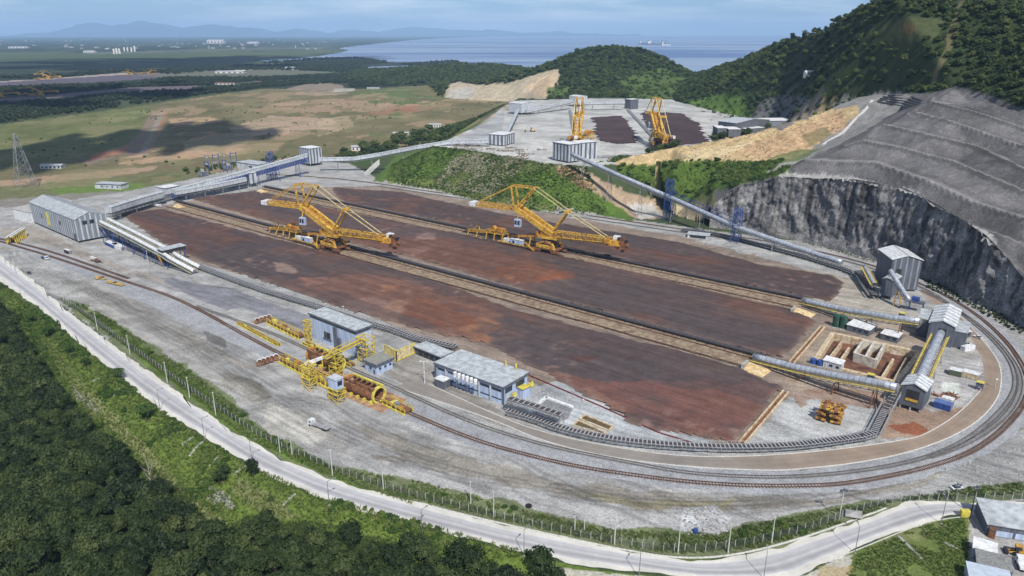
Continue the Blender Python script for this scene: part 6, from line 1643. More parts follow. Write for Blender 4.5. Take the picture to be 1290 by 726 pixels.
# tanks by the basin
for (px, py, m, r, h, lab) in ((1052.5,411.5,GREEN,1.9,6.6,"left of the two dark green upright tanks beside the basin"),(1061.3,413.5,GREEN,1.9,6.6,"right of the two dark green upright tanks beside the basin"),(1024,458.5,BLUE,1.5,2.6,"left of the two round blue tanks on the near basin rim"),(1032.2,460.5,BLUE,1.5,2.6,"right of the two round blue tanks on the near basin rim")):
    e = empty("storage_tank", at(px,py), 0, lab, "tank"); MB().tube([(0,0,.2),(0,0,h)],r,14).build("shell", m, e); MB().tube([(0,0,h),(0,0,h+.5)],[r,.4],14).build("lid", m, e); MB().box(-r-.3,r+.3,-r-.3,r+.3,-.05,.2).build("plinth", CONC, e)
    if m is GREEN:
        lad = MB()
        for s in (-.25,.25): lad.bar((s,-r-.15,.2),(s,-r-.15,h),.08)
        lad.build("ladder", GALV, e)
for (px, py, m, lab) in ((1096,481,BLUE,"blue pump frame beside the front silver tube near the basin"),(1135,402,BLUE,"blue pump frame beside the rear silver tube"),(1233,491,BLUE,"small dark blue generator on the gravel yard edge")):
    e = empty("water_pump", at(px,py), R(-38.5), lab, "pump frame")
    for sx in (-1.2,1.2):
        for sy in (-.9,.9): MB().bar((sx,sy,0),(sx,sy,3.6),.3).build("post", m, e)
    MB().box(-1.5,1.5,-1.1,1.1,1.6,2.6).build("pump_body", GREY, e); MB().box(-1.5,1.5,-1.1,1.1,3.6,3.9).build("top_plate", LEMON, e)
e = empty("scrap_heap", at(1193,501), 0, "heap of rusty steel scrap behind the blue shipping container", "scrap heap")
r = random.Random(3); mb = MB()
for k in range(26):
    x, y = r.uniform(-4.5,4.5), r.uniform(-2.5,2.5); a = r.uniform(0,3.1); mb.bar((x,y,r.uniform(.1,.5)),(x+math.cos(a)*2.2,y+math.sin(a)*2.2,r.uniform(.2,1.3)),.35)
mb.build("scrap", RUST, e)["kind"] = "stuff"
e = empty("excavator", at(671,166,PLAT_Z), R(200), "cream excavator alone on the pale gravel of the upper terrace", "excavator")
MB().box(-3,3,-2.4,-1.2,0,1.2).build("track_unit", DARK, e); MB().box(-3,3,1.2,2.4,0,1.2).build("track_unit", DARK, e); MB().box(-3,2.5,-2,2,1.3,3.6).build("body", CREAM, e); MB().box(.5,2.5,-2,-.4,3.6,5).build("cab", WINDOW, e)
MB().bar((2,.6,3),(7,.6,6),.9).build("boom", CREAM, e); MB().bar((7,.6,6),(10,.6,2),.7).build("dipper_arm", CREAM, e); MB().box(9.4,11,-.3,1.5,.6,2).build("bucket", DARK, e)
# ------------------------------------------------------------------ pylon, substation, far works, ships
p = at(24,246); e = lattice("transmission_pylon", "tall grey lattice pylon on the plain at the left edge", at(33,236), hgt(at(33,236), 168), 17, 1.8, GALV, "pylon", n=6, th=.42)
for z_, w_ in ((.82,9),(.92,7)):
    h_ = hgt(at(33,236), 168); MB().bar((-w_,0,h_*z_),(w_,0,h_*z_),.6).build("cross_arm", GALV, e)
for i in range(4):
    for j in range(2):
        p = at(262+i*11, 220-j*9-i*1.2)
        e = empty("substation_gantry", p, R(-38.5+90*(i%2)), "%s steel gantry frame of the %s row in the substation behind the pale gallery" % ("first second third fourth".split()[i], "near" if j == 0 else "far"), "substation gantry", "substation gantries")
        for s in (-4,4): MB().bar((s,0,0),(s*.9,0,15),.5).build("post", GALV if (i+j)%2 else BLUE, e)
        MB().bar((-4.5,0,13.5),(4.5,0,13.5),.6).build("beam", GALV if (i+j)%2 else BLUE, e)
        for s in (-2,0,2): MB().bar((s,0,13.2),(s,0,11),.35).build("insulator", WHITE, e)
for (px, py, lab) in ((256,222,"nearer grey transformer block in the substation"),(288,214,"farther grey transformer block in the substation")):
    e = empty("transformer", at(px,py), R(-38.5), lab, "transformer"); MB().box(-4,4,-3,3,.2,5).build("tank", GREY, e)
    for s in (-2.4,0,2.4): MB().bar((s,0,5),(s,0,8),.5).build("bushing", WHITE, e)
    for s in (-1,1): MB().box(-3.6,3.6,s*3.6-.5,s*3.6+.5,.8,4.4).build("radiator", GALV, e)
ft = fit((299,212),(325,216),(331,211.5)); house("switch_house", "pale flat roofed switch house in the substation", "building", ft, 7, "flat", 0, PALE, ROOF, .5, items=[("door","f",3,6,0,4,GREY),("window","f",10,16,3,5,WINDOW)])
FARW = mat("far_white_wall", (.66,.64,.60), .8, var=.1, scale=.05)
for k, (px, py, w, h) in enumerate(((144,68.3,16,34),(147.5,68.3,16,40),(151,68.2,16,36),(157,65,14,32),(161,65,14,28),(166,65.5,15,34),(170,65,15,42))):
    e = empty("storage_silo", at(px,py), 0, "%s white silo from the left in the far works at the foot of the mountains" % "first second third fourth fifth sixth seventh".split()[k], "silo", "far white silos")
    MB().tube([(0,0,0),(0,0,h)], w/2, 10).build("shell", FARW, e); MB().tube([(0,0,h),(0,0,h*1.12)], [w/2, 2], 10).build("cap", FARW, e)
for k, (px, py, w, d, h, lab) in enumerate(((289,92.5,110,40,7,"long pale roofed depot far out on the plain"),(283,107,60,30,5,"red roofed depot row beyond the open field"),(22,61,200,60,14,"long pale works building far out at the left"),(112,66.8,90,40,14,"pale works building left of the far silos"),(271,55,260,120,45,"large white works below the distant mountains"),(318,55.5,160,100,25,"low green white works below the distant mountains"),(365,88,40,25,9,"small plant on the scrubby ground beyond the depot"),(64,213,24,10,4,"pale site sheds on the dark field near the pylon"),(470,112.5,34,12,4,"small pale sheds at the end of the open field"),(455,190,26,12,5,"white cottages in the trees along the field"),(548,161,20,10,5,"white roofed barn among the trees under the terrace"),(505,171,24,9,4,"pale barn in the middle of the tree belt"))):
    e = empty("distant_building", at(px,py), 0, lab, "building")
    MB().box(-w/2,w/2,0,d,0,h).build("wall", FARW, e); MB().xprism([(-1,h+.01),(d+1,h+.01),(d/2,h*1.3)], -w/2-1, w/2+1).build("roof", RUST if "red" in lab else ROOF, e)
    for i in range(5): MB().box(-w/2+w*(i+.3)/5,-w/2+w*(i+.7)/5,-.3,.1,h*.2,h*.7).build("window", WINDOW, e)
for (px, py, L_, lab, cr) in ((829,56.5,330,"larger grey cargo ship with deck cranes out on the bay",True),(812,56,170,"small dark ship left of the cargo ship",False),(839,57.5,120,"small white ship just right of the cargo ship",False)):
    p = at(px,py,-2); e = empty("cargo_ship", p, R(6), lab, "ship", "ships on the bay")
    hm_ = FARW if "white" in lab else GREY
    MB().add([(-L_/2,-16,0),(L_*.42,-16,0),(L_/2,0,0),(L_*.42,16,0),(-L_/2,16,0),(-L_/2,-18,16),(L_*.44,-18,16),(L_*.53,0,20),(L_*.44,18,16),(-L_/2,18,16)], [(0,4,3,2,1),(5,6,7,8,9),(0,1,6,5),(1,2,7,6),(2,3,8,7),(3,4,9,8),(4,0,5,9)]).build("hull", hm_, e)
    MB().box(-L_*.46,-L_*.34,-13,13,16,48).build("bridge_house", FARW, e); MB().tube([(-L_*.43,0,48),(-L_*.43,0,62)],5,8).build("funnel", GREY, e)
    if cr:
        for k in range(4): MB().bar((-L_*.2+k*L_*.17,0,16),(-L_*.2+k*L_*.17,0,64),5).bar((-L_*.2+k*L_*.17,0,58),(-L_*.1+k*L_*.17,0,46),3).build("deck_crane", GREY, e)

# ================================================================== fence, poles, lamps
FENCE = [(60,372),(85,384),(100,391),(146,426),(190,457),(235,490),(280,519),(317,545),(353,564),(392,581),(430,597),(500,621),(570,639),(643,656),(730,677),(797,689),(860,697),(927,691),(1003,674),(1067,651),(1110,636),(1137,631),(1193,631),(1290,629),(1380,628)]
fp = smooth(ats(FENCE), 2); e = empty("boundary_fence", fp[0], 0, "long chain link fence with pale posts between the road and the yard", "fence"); o0 = Vector(e.location); q = [p-o0 for p in fp]
Lf = plen(q); n = int(Lf/3.2); wires = MB(); fine = resample(q, 4)
PST = mat("pale_fence_post", (.46,.46,.43), .8)
pm = MB().bar((0,0,0),(0,0,2.6),.16).bar((0,0,2.6),(.35,.2,3.0),.12).mesh("post"); pm.materials.append(PST)
npost = min(n, 298)
for i in range(npost+1):
    p, d = path_at(q, Lf*i/npost*.9999); o = link("post", pm, e, p); o.rotation_euler = (0,0,math.atan2(d.y,d.x))
for zz in (.15,.75,1.3,1.85,2.45,2.9): wires.sweep(fine, [(-.02,zz-.02),(-.02,zz+.02),(.02,zz+.02),(.02,zz-.02)])
m_ = int(Lf/.42)
for i in range(m_):
    p, d = path_at(q, Lf*i/m_); wires.bar(p+Vector((0,0,.1)), p+d*.3+Vector((0,0,2.45)), .035)
wires.build("wire_mesh", mat("fence_wire", (.10,.105,.11), .6, .3), e)["kind"] = "stuff"
def conc_pole(b, t, label, arm=None, name="concrete_pole", m=POLE, r=.22, grp="pale concrete poles along the fence"):
    p = at(*b); h = hgt(p, t); p.z = ground_under(p) if p.z == 0 else p.z
    e = empty(name, p, math.atan2(p.x-0, 1)*0, label, "pole" if name != "street_lamp" else "street lamp", grp)
    MB().tube([(0,0,-.3),(0,0,h)], [r, r*.6], 8).build("shaft", m, e); return e, h
POLES = [((123,416),393),((164,447),422),((211,482),456),((239,501),475),((272,523),494),((353,571.5),542),((368,573),549),((419,599.5),566),((483,617),587),((593,634),606),((622,651),619),((724,669),649),((736,667),637),((774,686),651),((854,697.5),662),((917,697),659),((972,684),651),((20,345),322),((80,378),355),((187,333),316)]
names = ["topmost", "second", "third", "fourth", "fifth", "sixth", "seventh", "eighth", "ninth", "tenth", "eleventh", "twelfth", "thirteenth", "fourteenth", "fifteenth", "sixteenth", "seventeenth"]
for k, (b, t) in enumerate(POLES):
    lab = ("%s pale concrete pole along the road fence counted from the far left" % names[k]) if k < 17 else ("thin pale pole on the gravel near the %s" % ["road at the left edge", "start of the fence", "middle of the front track"][k-17])
    e, h = conc_pole(b, t, lab)
    MB().bar((-.5,0,h-.3),(.5,0,h-.3),.14).build("crossarm", POLE, e)
for b, t, lab in (((1057,654),618,"tall pale pole with a cluster of floodlights by the road"),((1202,631),611,"dark power pole at the fence beyond the road bend"),((1223,647),614,"dark power pole beside the yellow roadside container")):
    e, h = conc_pole(b, t, lab, name="power_pole", m=POLE if "pale" in lab else mat("dark_pole", (.09,.09,.09), .8))
    for k in range(3): MB().box(-1.2+k*.9,-.6+k*.9,-.5,.1,h-.2+.3*(k%2),h+.35+.3*(k%2)).build("floodlight" if "flood" in lab else "insulator", GREY, e)
    MB().bar((-1.3,0,h-.5),(1.3,0,h-.5),.16).build("crossarm", GALV, e)
LAMPS = [((202,517),496),((258,554),527),((318,584.5),555),((415,637),604),((532,674.5),641),((660,700.7),661),((805,728),687),((962,729),688),((1077,697),656),((1185.5,660),628)]
lamp0 = None
for k, (b, t) in enumerate(LAMPS):
    p = at(*b); rz = 0
    lab = "%s slim lamp post from the left on the outer edge of the road" % names[k].replace("topmost", "first")
    if lamp0 is None:
        e = empty("street_lamp", p, 0, lab, "street lamp", "slim lamp posts along the road"); lamp0 = e; h = hgt(p, t); LH = 9.6
        LM = mat("lamp_steel", (.24,.25,.26), .5, .3)
        MB().tube([(0,0,0),(0,0,LH)], [.13,.08], 8).build("shaft", LM, e); MB().bar((0,0,LH-.1),(.6,1.9,LH+.25),.12).build("arm", LM, e); MB().box(.4,.8,1.6,2.5,LH+.18,LH+.38).build("lamp_head", GALV, e); MB().box(-.3,.3,-.3,.3,-.05,.25).build("footing", CONC, e)
    else: e = copy_tree(lamp0, location=p, label=lab)
    nxt = at(*LAMPS[min(k+1, len(LAMPS)-1)][0]); prv = at(*LAMPS[max(k-1,0)][0]); d = nxt-prv; e.rotation_euler = (0,0,math.atan2(d.y,d.x)-R(10))
for k, (b, t) in enumerate((((433,398),386.5),((640,470),461),((563,470),452),((1253,489),478),((500,515),505))):
    e, h = conc_pole(b, t, "slim pole standing %s" % ["behind the control building at the ore edge", "behind the workshop roof", "left of the workshop on the asphalt", "on the haul road kerb near the cars", "at the right end of the dumper"][k], name="light_pole", r=.15, grp="light poles in the works")
    MB().box(-.5,.5,-.25,.25,h-.1,h+.25).build("lamp_head", WHITE, e)
e = empty("twin_lamp", at(535,483), 0, "white lamp post on the asphalt yard left of the workshop", "lamp"); MB().tube([(0,0,0),(0,0,11)],[.2,.12],8).build("shaft", WHITE, e); MB().bar((-1.6,0,11),(1.6,0,11),.16).build("arm", WHITE, e)
for s in (-1.5,1.5): MB().box(s-.4,s+.4,-.25,.25,10.8,11.2).build("lamp_head", WHITE, e)
CH = [((373,622),(357,641)),((310,587),(295,600)),((283,571),(265,591)),((259,555),(239,578)),((244,551),(230,562)),((222,534),(207,546)),((162,485),(143,500)),((126,474),(116,482)),((1131,675),(1161,704)),((1190,684),(1206,692))]
for k, (a, b) in enumerate(CH):
    A, B = at(*a), at(*b); A.z = ground_under(A)+.1; B = at(b[0], b[1], ground_under(at(*b))*.8); B.z = ground_under(B)+.15
    e = empty("drainage_chute", A, 0, "concrete drainage chute, %s" % ("lowest on the bank, below the isolated trees" if k == 0 else "number %s up the bank from the isolated trees" % "two three four five six seven eight".split()[k-1] if k < 8 else ["on the grass slope by the bottom right yard", "short one near the lean to buildings"][k-8]), "drain", "drainage chutes on the road bank")
    P_ = [A.lerp(B, i/6) for i in range(7)]
    for p in P_: p.z = ground_under(p)+.12
    MB().sweep([p-Vector(e.location) for p in P_], [(-.42,-.5),(-.42,.12),(-.25,.12),(-.25,-.02),(.25,-.02),(.25,.12),(.42,.12),(.42,-.5)]).build("channel", CONC, e)
e = empty("retaining_terrace", on_hill(1135,128), 0, "striped rows of small retaining walls at the upper left of the grey sprayed slope", "retaining walls"); o0 = Vector(e.location)
for i in range(5):
    t = i/4; row = []
    for a, b in (((1113,120),(1105,128)),((1132,120.5),(1119,131)),((1150,123),(1136,134)),((1165,128),(1153,138))):
        p = on_hill(a[0]+(b[0]-a[0])*t, a[1]+(b[1]-a[1])*t)
        if p is not None: row.append(p-o0)
    if len(row) > 1: MB().sweep(resample(row, 3), [(-.35,-2),(-.35,.6),(.35,.6),(.35,-2)]).build("terrace_wall", mat("dark_gabion", (.17,.168,.165), .9, var=.3, scale=1.2), e)
row = [on_hill(*q) for q in ((1099,127),(1092,138),(1078,150),(1066,164),(1056,172),(1046,177),(1037,183))]; row = [p for p in row if p is not None]
e = empty("drainage_channel", row[0], 0, "pale drainage channel winding down between the yellow slope and the grey slope", "drain")
MB().sweep(resample(smooth([p-row[0] for p in row], 2), 3), [(-1.3,-1.5),(-1.3,.8),(1.3,.8),(1.3,-1.5)]).build("channel", POLE, e)
e = empty("truck_tyre", at(666,638.5), 0, "black tyre lying at the edge of the scrub near the fence", "tyre"); MB().tube([(0,0,.05),(0,0,.6)],1.1,14).build("tyre_body", TYRE, e)
e = empty("concrete_slab", at(1075,651), R(-30), "tilted grey concrete slab at the culvert by the fence", "slab"); MB().bar((-2.5,0,.6),(2.5,.5,1.2),4.0,.3).build("slab", CONC, e)
e = empty("rain_barrel", at(876,671), 0, "blue drum at the foot of the gravel heap by the fence", "drum"); MB().tube([(0,0,0),(0,0,1.3)],.8,10).build("shell", BLUE, e)
# ================================================================== vegetation
def crown_mesh(name, seed, n, R_=3.6, hz=.85, leaf=.75, m=None, lobes=8, core=True):
    r = np.random.default_rng(seed); V = []; F = []
    cs = []
    for i in range(lobes):
        a = 2*math.pi*i/lobes + r.uniform(-.5,.5); rr = R_*r.uniform(.15,.62); cs.append((math.cos(a)*rr, math.sin(a)*rr, R_*hz*r.uniform(-.15,.62), R_*r.uniform(.34,.52)))
    cs.append((0,0,R_*hz*.55,R_*.5))
    for i in range(n):
        c = cs[r.integers(len(cs))]; u = r.normal(size=3); u /= np.linalg.norm(u)
        if u[2] < -.35: u[2] *= -.5
        u /= np.linalg.norm(u)
        p = np.array(c[:3]) + u*c[3]*r.uniform(.72,1.08)*np.array((1,1,.9))
        nrm = u + r.normal(size=3)*.55 + np.array((0,0,.25)); nrm /= np.linalg.norm(nrm)
        t = np.cross(nrm, r.normal(size=3)); t /= np.linalg.norm(t); b = np.cross(nrm, t)
        s = leaf*r.uniform(.55,1.25); k = len(V)
        V += [p-t*s*.5, p-b*s*.32+nrm*s*.06, p+t*s*.5, p+b*s*.32+nrm*s*.06]; F.append((k,k+1,k+2,k+3))
    if core:
        for c in cs:
            k = len(V); q = c[3]*.74
            for d in ((1,0,0),(0,1,0),(-1,0,0),(0,-1,0),(0,0,1),(0,0,-1)): V.append(np.array(c[:3])+np.array(d)*q)
            for a, b in ((0,1),(1,2),(2,3),(3,0)): F += [(k+a,k+b,k+4),(k+b,k+a,k+5)]
    me = bpy.data.meshes.new(name); me.from_pydata([tuple(v) for v in V], [], F); me.materials.append(m); return me
LEAF_F = leaf_mat("forest_leaves", [(.012,.024,.007),(.024,.043,.012),(.038,.061,.016),(.072,.095,.027)], .2)
LEAF_H = leaf_mat("hill_leaves", [(.022,.040,.011),(.040,.070,.017),(.065,.100,.024),(.11,.13,.036)], .22)
LEAF_B = leaf_mat("bush_leaves", [(.032,.066,.013),(.054,.102,.019),(.080,.135,.025),(.13,.17,.042)], .25)
LEAF_D = leaf_mat("mangrove_leaves", [(.018,.030,.011),(.024,.040,.014),(.034,.050,.016)], .15)
GRASSM = leaf_mat("grass_blades", [(.058,.102,.020),(.082,.138,.027),(.115,.165,.036),(.18,.19,.07)], .3)
trunk = MB().tube([(0,0,-1),(.1,0,2.5),(.05,.15,5.2)], [.28,.2,.1], 6).bar((0,0,2.8),(1.5,.5,5.0),.14).bar((0,0,3.2),(-1.2,.9,5.4),.13).bar((0,.1,2.6),(.2,-1.5,5.0),.12)
trunk_me = trunk.mesh("trunk"); trunk_me.materials.append(BARK)
near_crowns = [crown_mesh("crown", 100+i, 620, 3.9+.25*(i%3), .80+.08*(i%2), .80, LEAF_F, 7+i%3) for i in range(7)]
hill_crowns = [crown_mesh("crown", 200+i, 240, 4.2, .62+.12*i, 1.3, LEAF_H, 5+i%4, True) for i in range(6)]
far_crowns = [crown_mesh("crown", 300+i, 70, 6.5, .7, 3.6, LEAF_D, 5, True) for i in range(3)]
bushes = [crown_mesh("bush", 400+i, 210, 1.25, .7, .50, LEAF_B, 5, True) for i in range(4)]
bank_bush = [crown_mesh("bush", 450+i, 120, 2.2, .6, .95, LEAF_B, 5, True) for i in range(4)]
def tuft(seed):
    r = np.random.default_rng(seed); V = []; F = []
    for i in range(12):
        a = r.uniform(0, 6.28); d = np.array((math.cos(a), math.sin(a), 0)); p = d*r.uniform(0,.45); h = r.uniform(.35,.85); w = np.array((-d[1],d[0],0))*.11; k = len(V)
        V += [p-w, p+w, p+d*h*.5+np.array((0,0,h))]; F.append((k,k+1,k+2))
    me = bpy.data.meshes.new("tuft"); me.from_pydata([tuple(v) for v in V], [], F); me.materials.append(GRASSM); return me
tufts = [tuft(500+i) for i in range(4)]
def scatter_group():
    g = bpy.data.node_groups.new("scatter", "GeometryNodeTree")
    g.interface.new_socket("Geometry", in_out="INPUT", socket_type="NodeSocketGeometry")
    g.interface.new_socket("Plants", in_out="INPUT", socket_type="NodeSocketCollection")
    g.interface.new_socket("Geometry", in_out="OUTPUT", socket_type="NodeSocketGeometry")
    gi = g.nodes.new("NodeGroupInput"); go = g.nodes.new("NodeGroupOutput"); ip = g.nodes.new("GeometryNodeInstanceOnPoints")
    ci = g.nodes.new("GeometryNodeCollectionInfo"); ci.inputs["Separate Children"].default_value = True; ci.inputs["Reset Children"].default_value = True
    mp_ = g.nodes.new("GeometryNodeMeshToPoints")
    def att(n, t):
        a = g.nodes.new("GeometryNodeInputNamedAttribute"); a.data_type = t; a.inputs[0].default_value = n; return a
    sc = att("scl", "FLOAT_VECTOR"); ro = att("rot", "FLOAT_VECTOR"); ix = att("idx", "INT")
    l = g.links.new
    l(gi.outputs["Geometry"], mp_.inputs[0]); l(mp_.outputs[0], ip.inputs["Points"]); l(gi.outputs["Plants"], ci.inputs[0]); l(ci.outputs[0], ip.inputs["Instance"])
    ip.inputs["Pick Instance"].default_value = True
    l(ix.outputs[0], ip.inputs["Instance Index"]); l(ro.outputs[0], ip.inputs["Rotation"]); l(sc.outputs[0], ip.inputs["Scale"]); l(ip.outputs[0], go.inputs[0])
    return g
SCAT = scatter_group(); COLLS = {}
def plants(key, meshes):
    if key not in COLLS:
        c = bpy.data.collections.new(key)
        for m in meshes: c.objects.link(bpy.data.objects.new(m.name, m))
        COLLS[key] = c
    return COLLS[key]
def scatter(name, P_, key, meshes, s0, s1, zs=(.85,1.2), label=None):
    "P_ (n,3) positions; one stuff object"
    P_ = np.asarray(P_, np.float32); n = len(P_)
    if not n: return None
    me = bpy.data.meshes.new(name); me.vertices.add(n); me.vertices.foreach_set("co", P_.ravel())
    s = RNG.uniform(s0, s1, n)**1.0; sc = np.stack([s, s, s*RNG.uniform(zs[0], zs[1], n)], -1).astype(np.float32)
    ro = np.stack([RNG.normal(0,.06,n), RNG.normal(0,.06,n), RNG.uniform(0,6.28,n)], -1).astype(np.float32)
    a = me.attributes.new("scl","FLOAT_VECTOR","POINT"); a.data.foreach_set("vector", sc.ravel())
    a = me.attributes.new("rot","FLOAT_VECTOR","POINT"); a.data.foreach_set("vector", ro.ravel())
    a = me.attributes.new("idx","INT","POINT"); a.data.foreach_set("value", RNG.integers(0, len(meshes), n).astype(np.int32))
    o = link(name, me); md = o.modifiers.new("scatter","NODES"); md.node_group = SCAT
    md[[i for i in SCAT.interface.items_tree if i.name == "Plants"][0].identifier] = plants(key, meshes)
    o["kind"] = "stuff"; return o
def sample(poly, spacing, z=0.0, jit=.48, far=None):
    "jittered grid of ground points inside a picture-space outline"
    W_ = [at(a, b, z) for a, b in poly]; xs = [p.x for p in W_]; ys = [p.y for p in W_]
    A, B = np.meshgrid(np.arange(min(xs), max(xs), spacing), np.arange(min(ys), max(ys), spacing)); A = A.ravel(); B = B.ravel()
    A = A + RNG.uniform(-jit, jit, len(A))*spacing; B = B + RNG.uniform(-jit, jit, len(B))*spacing
    k = inpoly(A, B, [(p.x, p.y) for p in W_]); A = A[k]; B = B[k]
    return A, B
def onground(A, B, dz=0.0): return np.stack([A, B, ground_z(A, B)+dz], -1)
# ---- forest on the low ground
FPOLY = [(-340,310),(-120,345),(0,397),(42,450),(80,510),(124,557),(166,598),(206,628),(244,664),(266,686),(330,682),(420,697),(520,717),(610,733),(690,752),(720,790),(720,1150),(-900,1150),(-900,420)]
A, B = sample(FPOLY, 4.7, -8)
k = (B > 95) & (A > -560); A = A[k]; B = B[k]
px_, py_ = proj(A, B, np.full(len(A), -3.0))
D_ = np.hypot(A, B)
vis = (px_ > -25) & (px_ < 1300) & (py_ < 790)
order = np.argsort(np.where(vis, D_, 1e9))
near = order[:255]; rest = np.array([i for i in range(len(A)) if i not in set(near.tolist())])
LBL = "dark green broadleaf tree in the dense forest filling the lower left corner"
crown_objs = []
for n_, i in enumerate(near):
    z = float(ground_z(np.array([A[i]]), np.array([B[i]]))[0])
    e = empty("forest_tree", (A[i], B[i], z), random.uniform(0, 6.28), LBL, "tree", "trees of the dense forest below the road")
    s = random.uniform(.72, 1.22); e.scale = (s, s, s*random.uniform(.9, 1.25))
    link("trunk", trunk_me, e)
    c = link("crown", near_crowns[n_ % 7], e, (0, 0, 5.0))
scatter("forest", onground(A[rest], B[rest], 4.6), "near", near_crowns, .7, 1.25)
# ---- single trees and bushes on the bank
for (px, py, s, sz, lab) in ((281,609,1.15,1.0,"rounder isolated tree on the grass bank, left of the pair below the road"),(319,603,1.0,1.35,"taller dark isolated tree on the grass bank, right of the pair below the road"),
                         (184,530,1.5,.8,"broad bright bush mass on the bank below the road at left"),(150,478,1.1,.8,"bush on the bank just above the pale path at left"),(40,408,1.1,.8,"bushy tree beside the road near the left edge"),
                         (62,425,1.2,.85,"second bushy tree beside the road near the left edge"),(88,448,1.0,.8,"third bushy tree down the road bank from the left edge"),(108,462,.9,.8,"fourth bushy tree down the road bank from the left edge"),(530,712,.9,.8,"leafy tree at the lower edge just left of the pale gravel patch"),(600,720,.9,.8,"leafy tree at the lower edge beside the pale gravel patch")):
    p = at(px, py, -3); z = ground_under(p); p = at(px, py, z); e = empty("bank_tree", (p.x, p.y, z), random.uniform(0,6), lab, "tree", "single trees on the road bank")
    e.scale = (s*.8, s*.8, s*.8*sz); link("trunk", trunk_me, e); link("crown", crown_mesh("crown", int(px), 620, 3.9, .85, .8, LEAF_F if "dark" in lab or "isolated" in lab else LEAF_B, 7), e, (0,0,4.2))
# ---- bank and verge scrub
def clump(A, B, sc, th, seed): return fbm(A/sc, B/sc, seed, 3) > th
BANK = [(0,362),(60,405),(100,440),(159,490),(213,532),(307,592),(400,634),(497,660),(597,688),(690,712),(600,715),(420,672),(330,660),(262,668),(200,620),(118,550),(72,500),(38,440),(0,390)]
TRAIL = [tuple(at(a, b, -5)[:2]) for a, b in [(60,430),(95,482),(140,528),(200,592),(252,640),(275,662)]]
A, B = sample(BANK, 1.9, -3); k = clump(A, B, 14, .50, 201) & (dist_poly(A, B, TRAIL) > 2.6); scatter("bank_shrubs", onground(A[k], B[k], .2), "bank", bank_bush, .35, 1.0)
A, B = sample(BANK, .95, -3); k = RNG.random(len(A)) < .75; scatter("bank_grass", onground(A[k], B[k]), "tuft", tufts, .8, 1.6)
VERGE = [(78,382),(112,386),(160,417),(200,442),(262,484),(330,542),(420,590),(520,605),(600,626),(700,654),(760,667),(830,671),(900,674),(960,659),(1060,640),(1128,632),(1076,656),(960,690),(860,698),(800,692),(650,660),(520,628),(430,600),(300,540),(200,467),(100,393)]
A, B = sample(VERGE, 2.1); k = clump(A, B, 13, .55, 207); scatter("verge_shrubs", onground(A[k], B[k], .1), "verge", bushes, .45, 1.25)
A, B = sample(VERGE, .9); k = clump(A, B, 10, .36, 209); scatter("verge_grass", onground(A[k], B[k]), "tuft", tufts, .7, 1.3)
V2 = [(92,388),(206,472),(306,549),(404,596),(520,637),(520,628),(430,598),(300,540),(200,464),(100,390)]
A, B = sample(V2, .85); scatter("verge_grass", onground(A, B), "tuft", tufts, .7, 1.3)
V3 = [(1130,632),(1190,628),(1290,622),(1360,620),(1360,606),(1290,608),(1200,618),(1150,626)]
A, B = sample(V3, 1.0); k = RNG.random(len(A)) < .8; scatter("verge_grass", onground(A[k], B[k]), "tuft", tufts, .8, 1.7)
A, B = sample(V3, 2.4); k = clump(A, B, 9, .5, 211); scatter("verge_shrubs", onground(A[k], B[k], .1), "verge", bushes, .5, 1.2)
V4 = [(1078,704),(1092,692),(1153,666),(1190,656),(1215,655),(1222,690),(1214,740),(1064,740)]
A, B = sample(V4, .85); k = clump(A, B, 8, .38, 213); scatter("slope_grass", onground(A[k], B[k]), "tuft", tufts, .6, 1.2)
A, B = sample(V4, 2.6); k = clump(A, B, 8, .58, 214); scatter("slope_shrubs", onground(A[k], B[k], -.1), "verge", bushes, .3, .8)
# ---- terrace slopes and green hill
def on_tin(A, B, ctl): return np.stack([A, B, tin(ctl.p, ctl.e, A, B)], -1)
for poly, z in (([(470,228),(500,197),(545,186),(600,191),(565,214),(540,236)], 14),([(628,242),(655,214),(690,210),(720,226),(790,266),(800,277),(700,258)], 12),([(548,236),(572,200),(640,200),(650,230),(620,243)], 14)):
    A, B = sample(poly, 3.0, z); k = (ground_z(A, B) > .5) & (ground_z(A, B) < 31.5) & clump(A, B, 15, .46, 217); scatter("slope_shrubs", onground(A[k], B[k], .2), "bank", bank_bush, .35, 1.0)
    A, B = sample(poly, 1.7, z); k = (ground_z(A, B) > .5) & (ground_z(A, B) < 31.5) & (RNG.random(len(A)) < .7); scatter("slope_grass", onground(A[k], B[k]), "tuft", tufts, 1.2, 2.4)
def forest_on(V, step_keep, name, key, meshes, s0, s1, dz, base_max, paints, base, seed=1, thin=None):
    X, Y, Z, px, py = V; col, *_ = colourise(X, Y, Z, base, paints)
    k = (col[:, 0] < base_max) & (Z > -4) & (RNG.random(len(X)) < step_keep)
    if thin is not None: k &= thin(X, Y, px, py)
    k &= Z > ground_z(X, Y) + .6
    n = k.sum(); j = RNG.uniform(-1, 1, (n, 2))
    Pn = np.stack([X[k]+j[:, 0]*thin_j, Y[k]+j[:, 1]*thin_j, Z[k]+dz], -1)
    return scatter(name, Pn, key, meshes, s0, s1)
thin_j = 1.2
green = lambda X, Y, px, py: ~((px > 700) & (px < 1015) & (py > 196) & (py < 300))
forest_on(HN, .10, "hill_forest", "hill", hill_crowns, .30, 1.15, 1.4, .045, HPAINT, (.03,.045,.016), thin=green)
thin_j = 3.0
forest_on(HF, .95, "hill_forest", "hill", hill_crowns, .40, 1.55, 1.6, .045, HPAINT, (.03,.045,.016), thin=lambda X, Y, px, py: (px < 1420) & (Y < 2000))
thin_j = 4.5
forest_on(HM, .85, "hill_forest", "hill", hill_crowns, .9, 2.1, 2.2, .045, H2P, (.03,.045,.016), thin=lambda X, Y, px, py: (py > 40) & (Y < 3300))
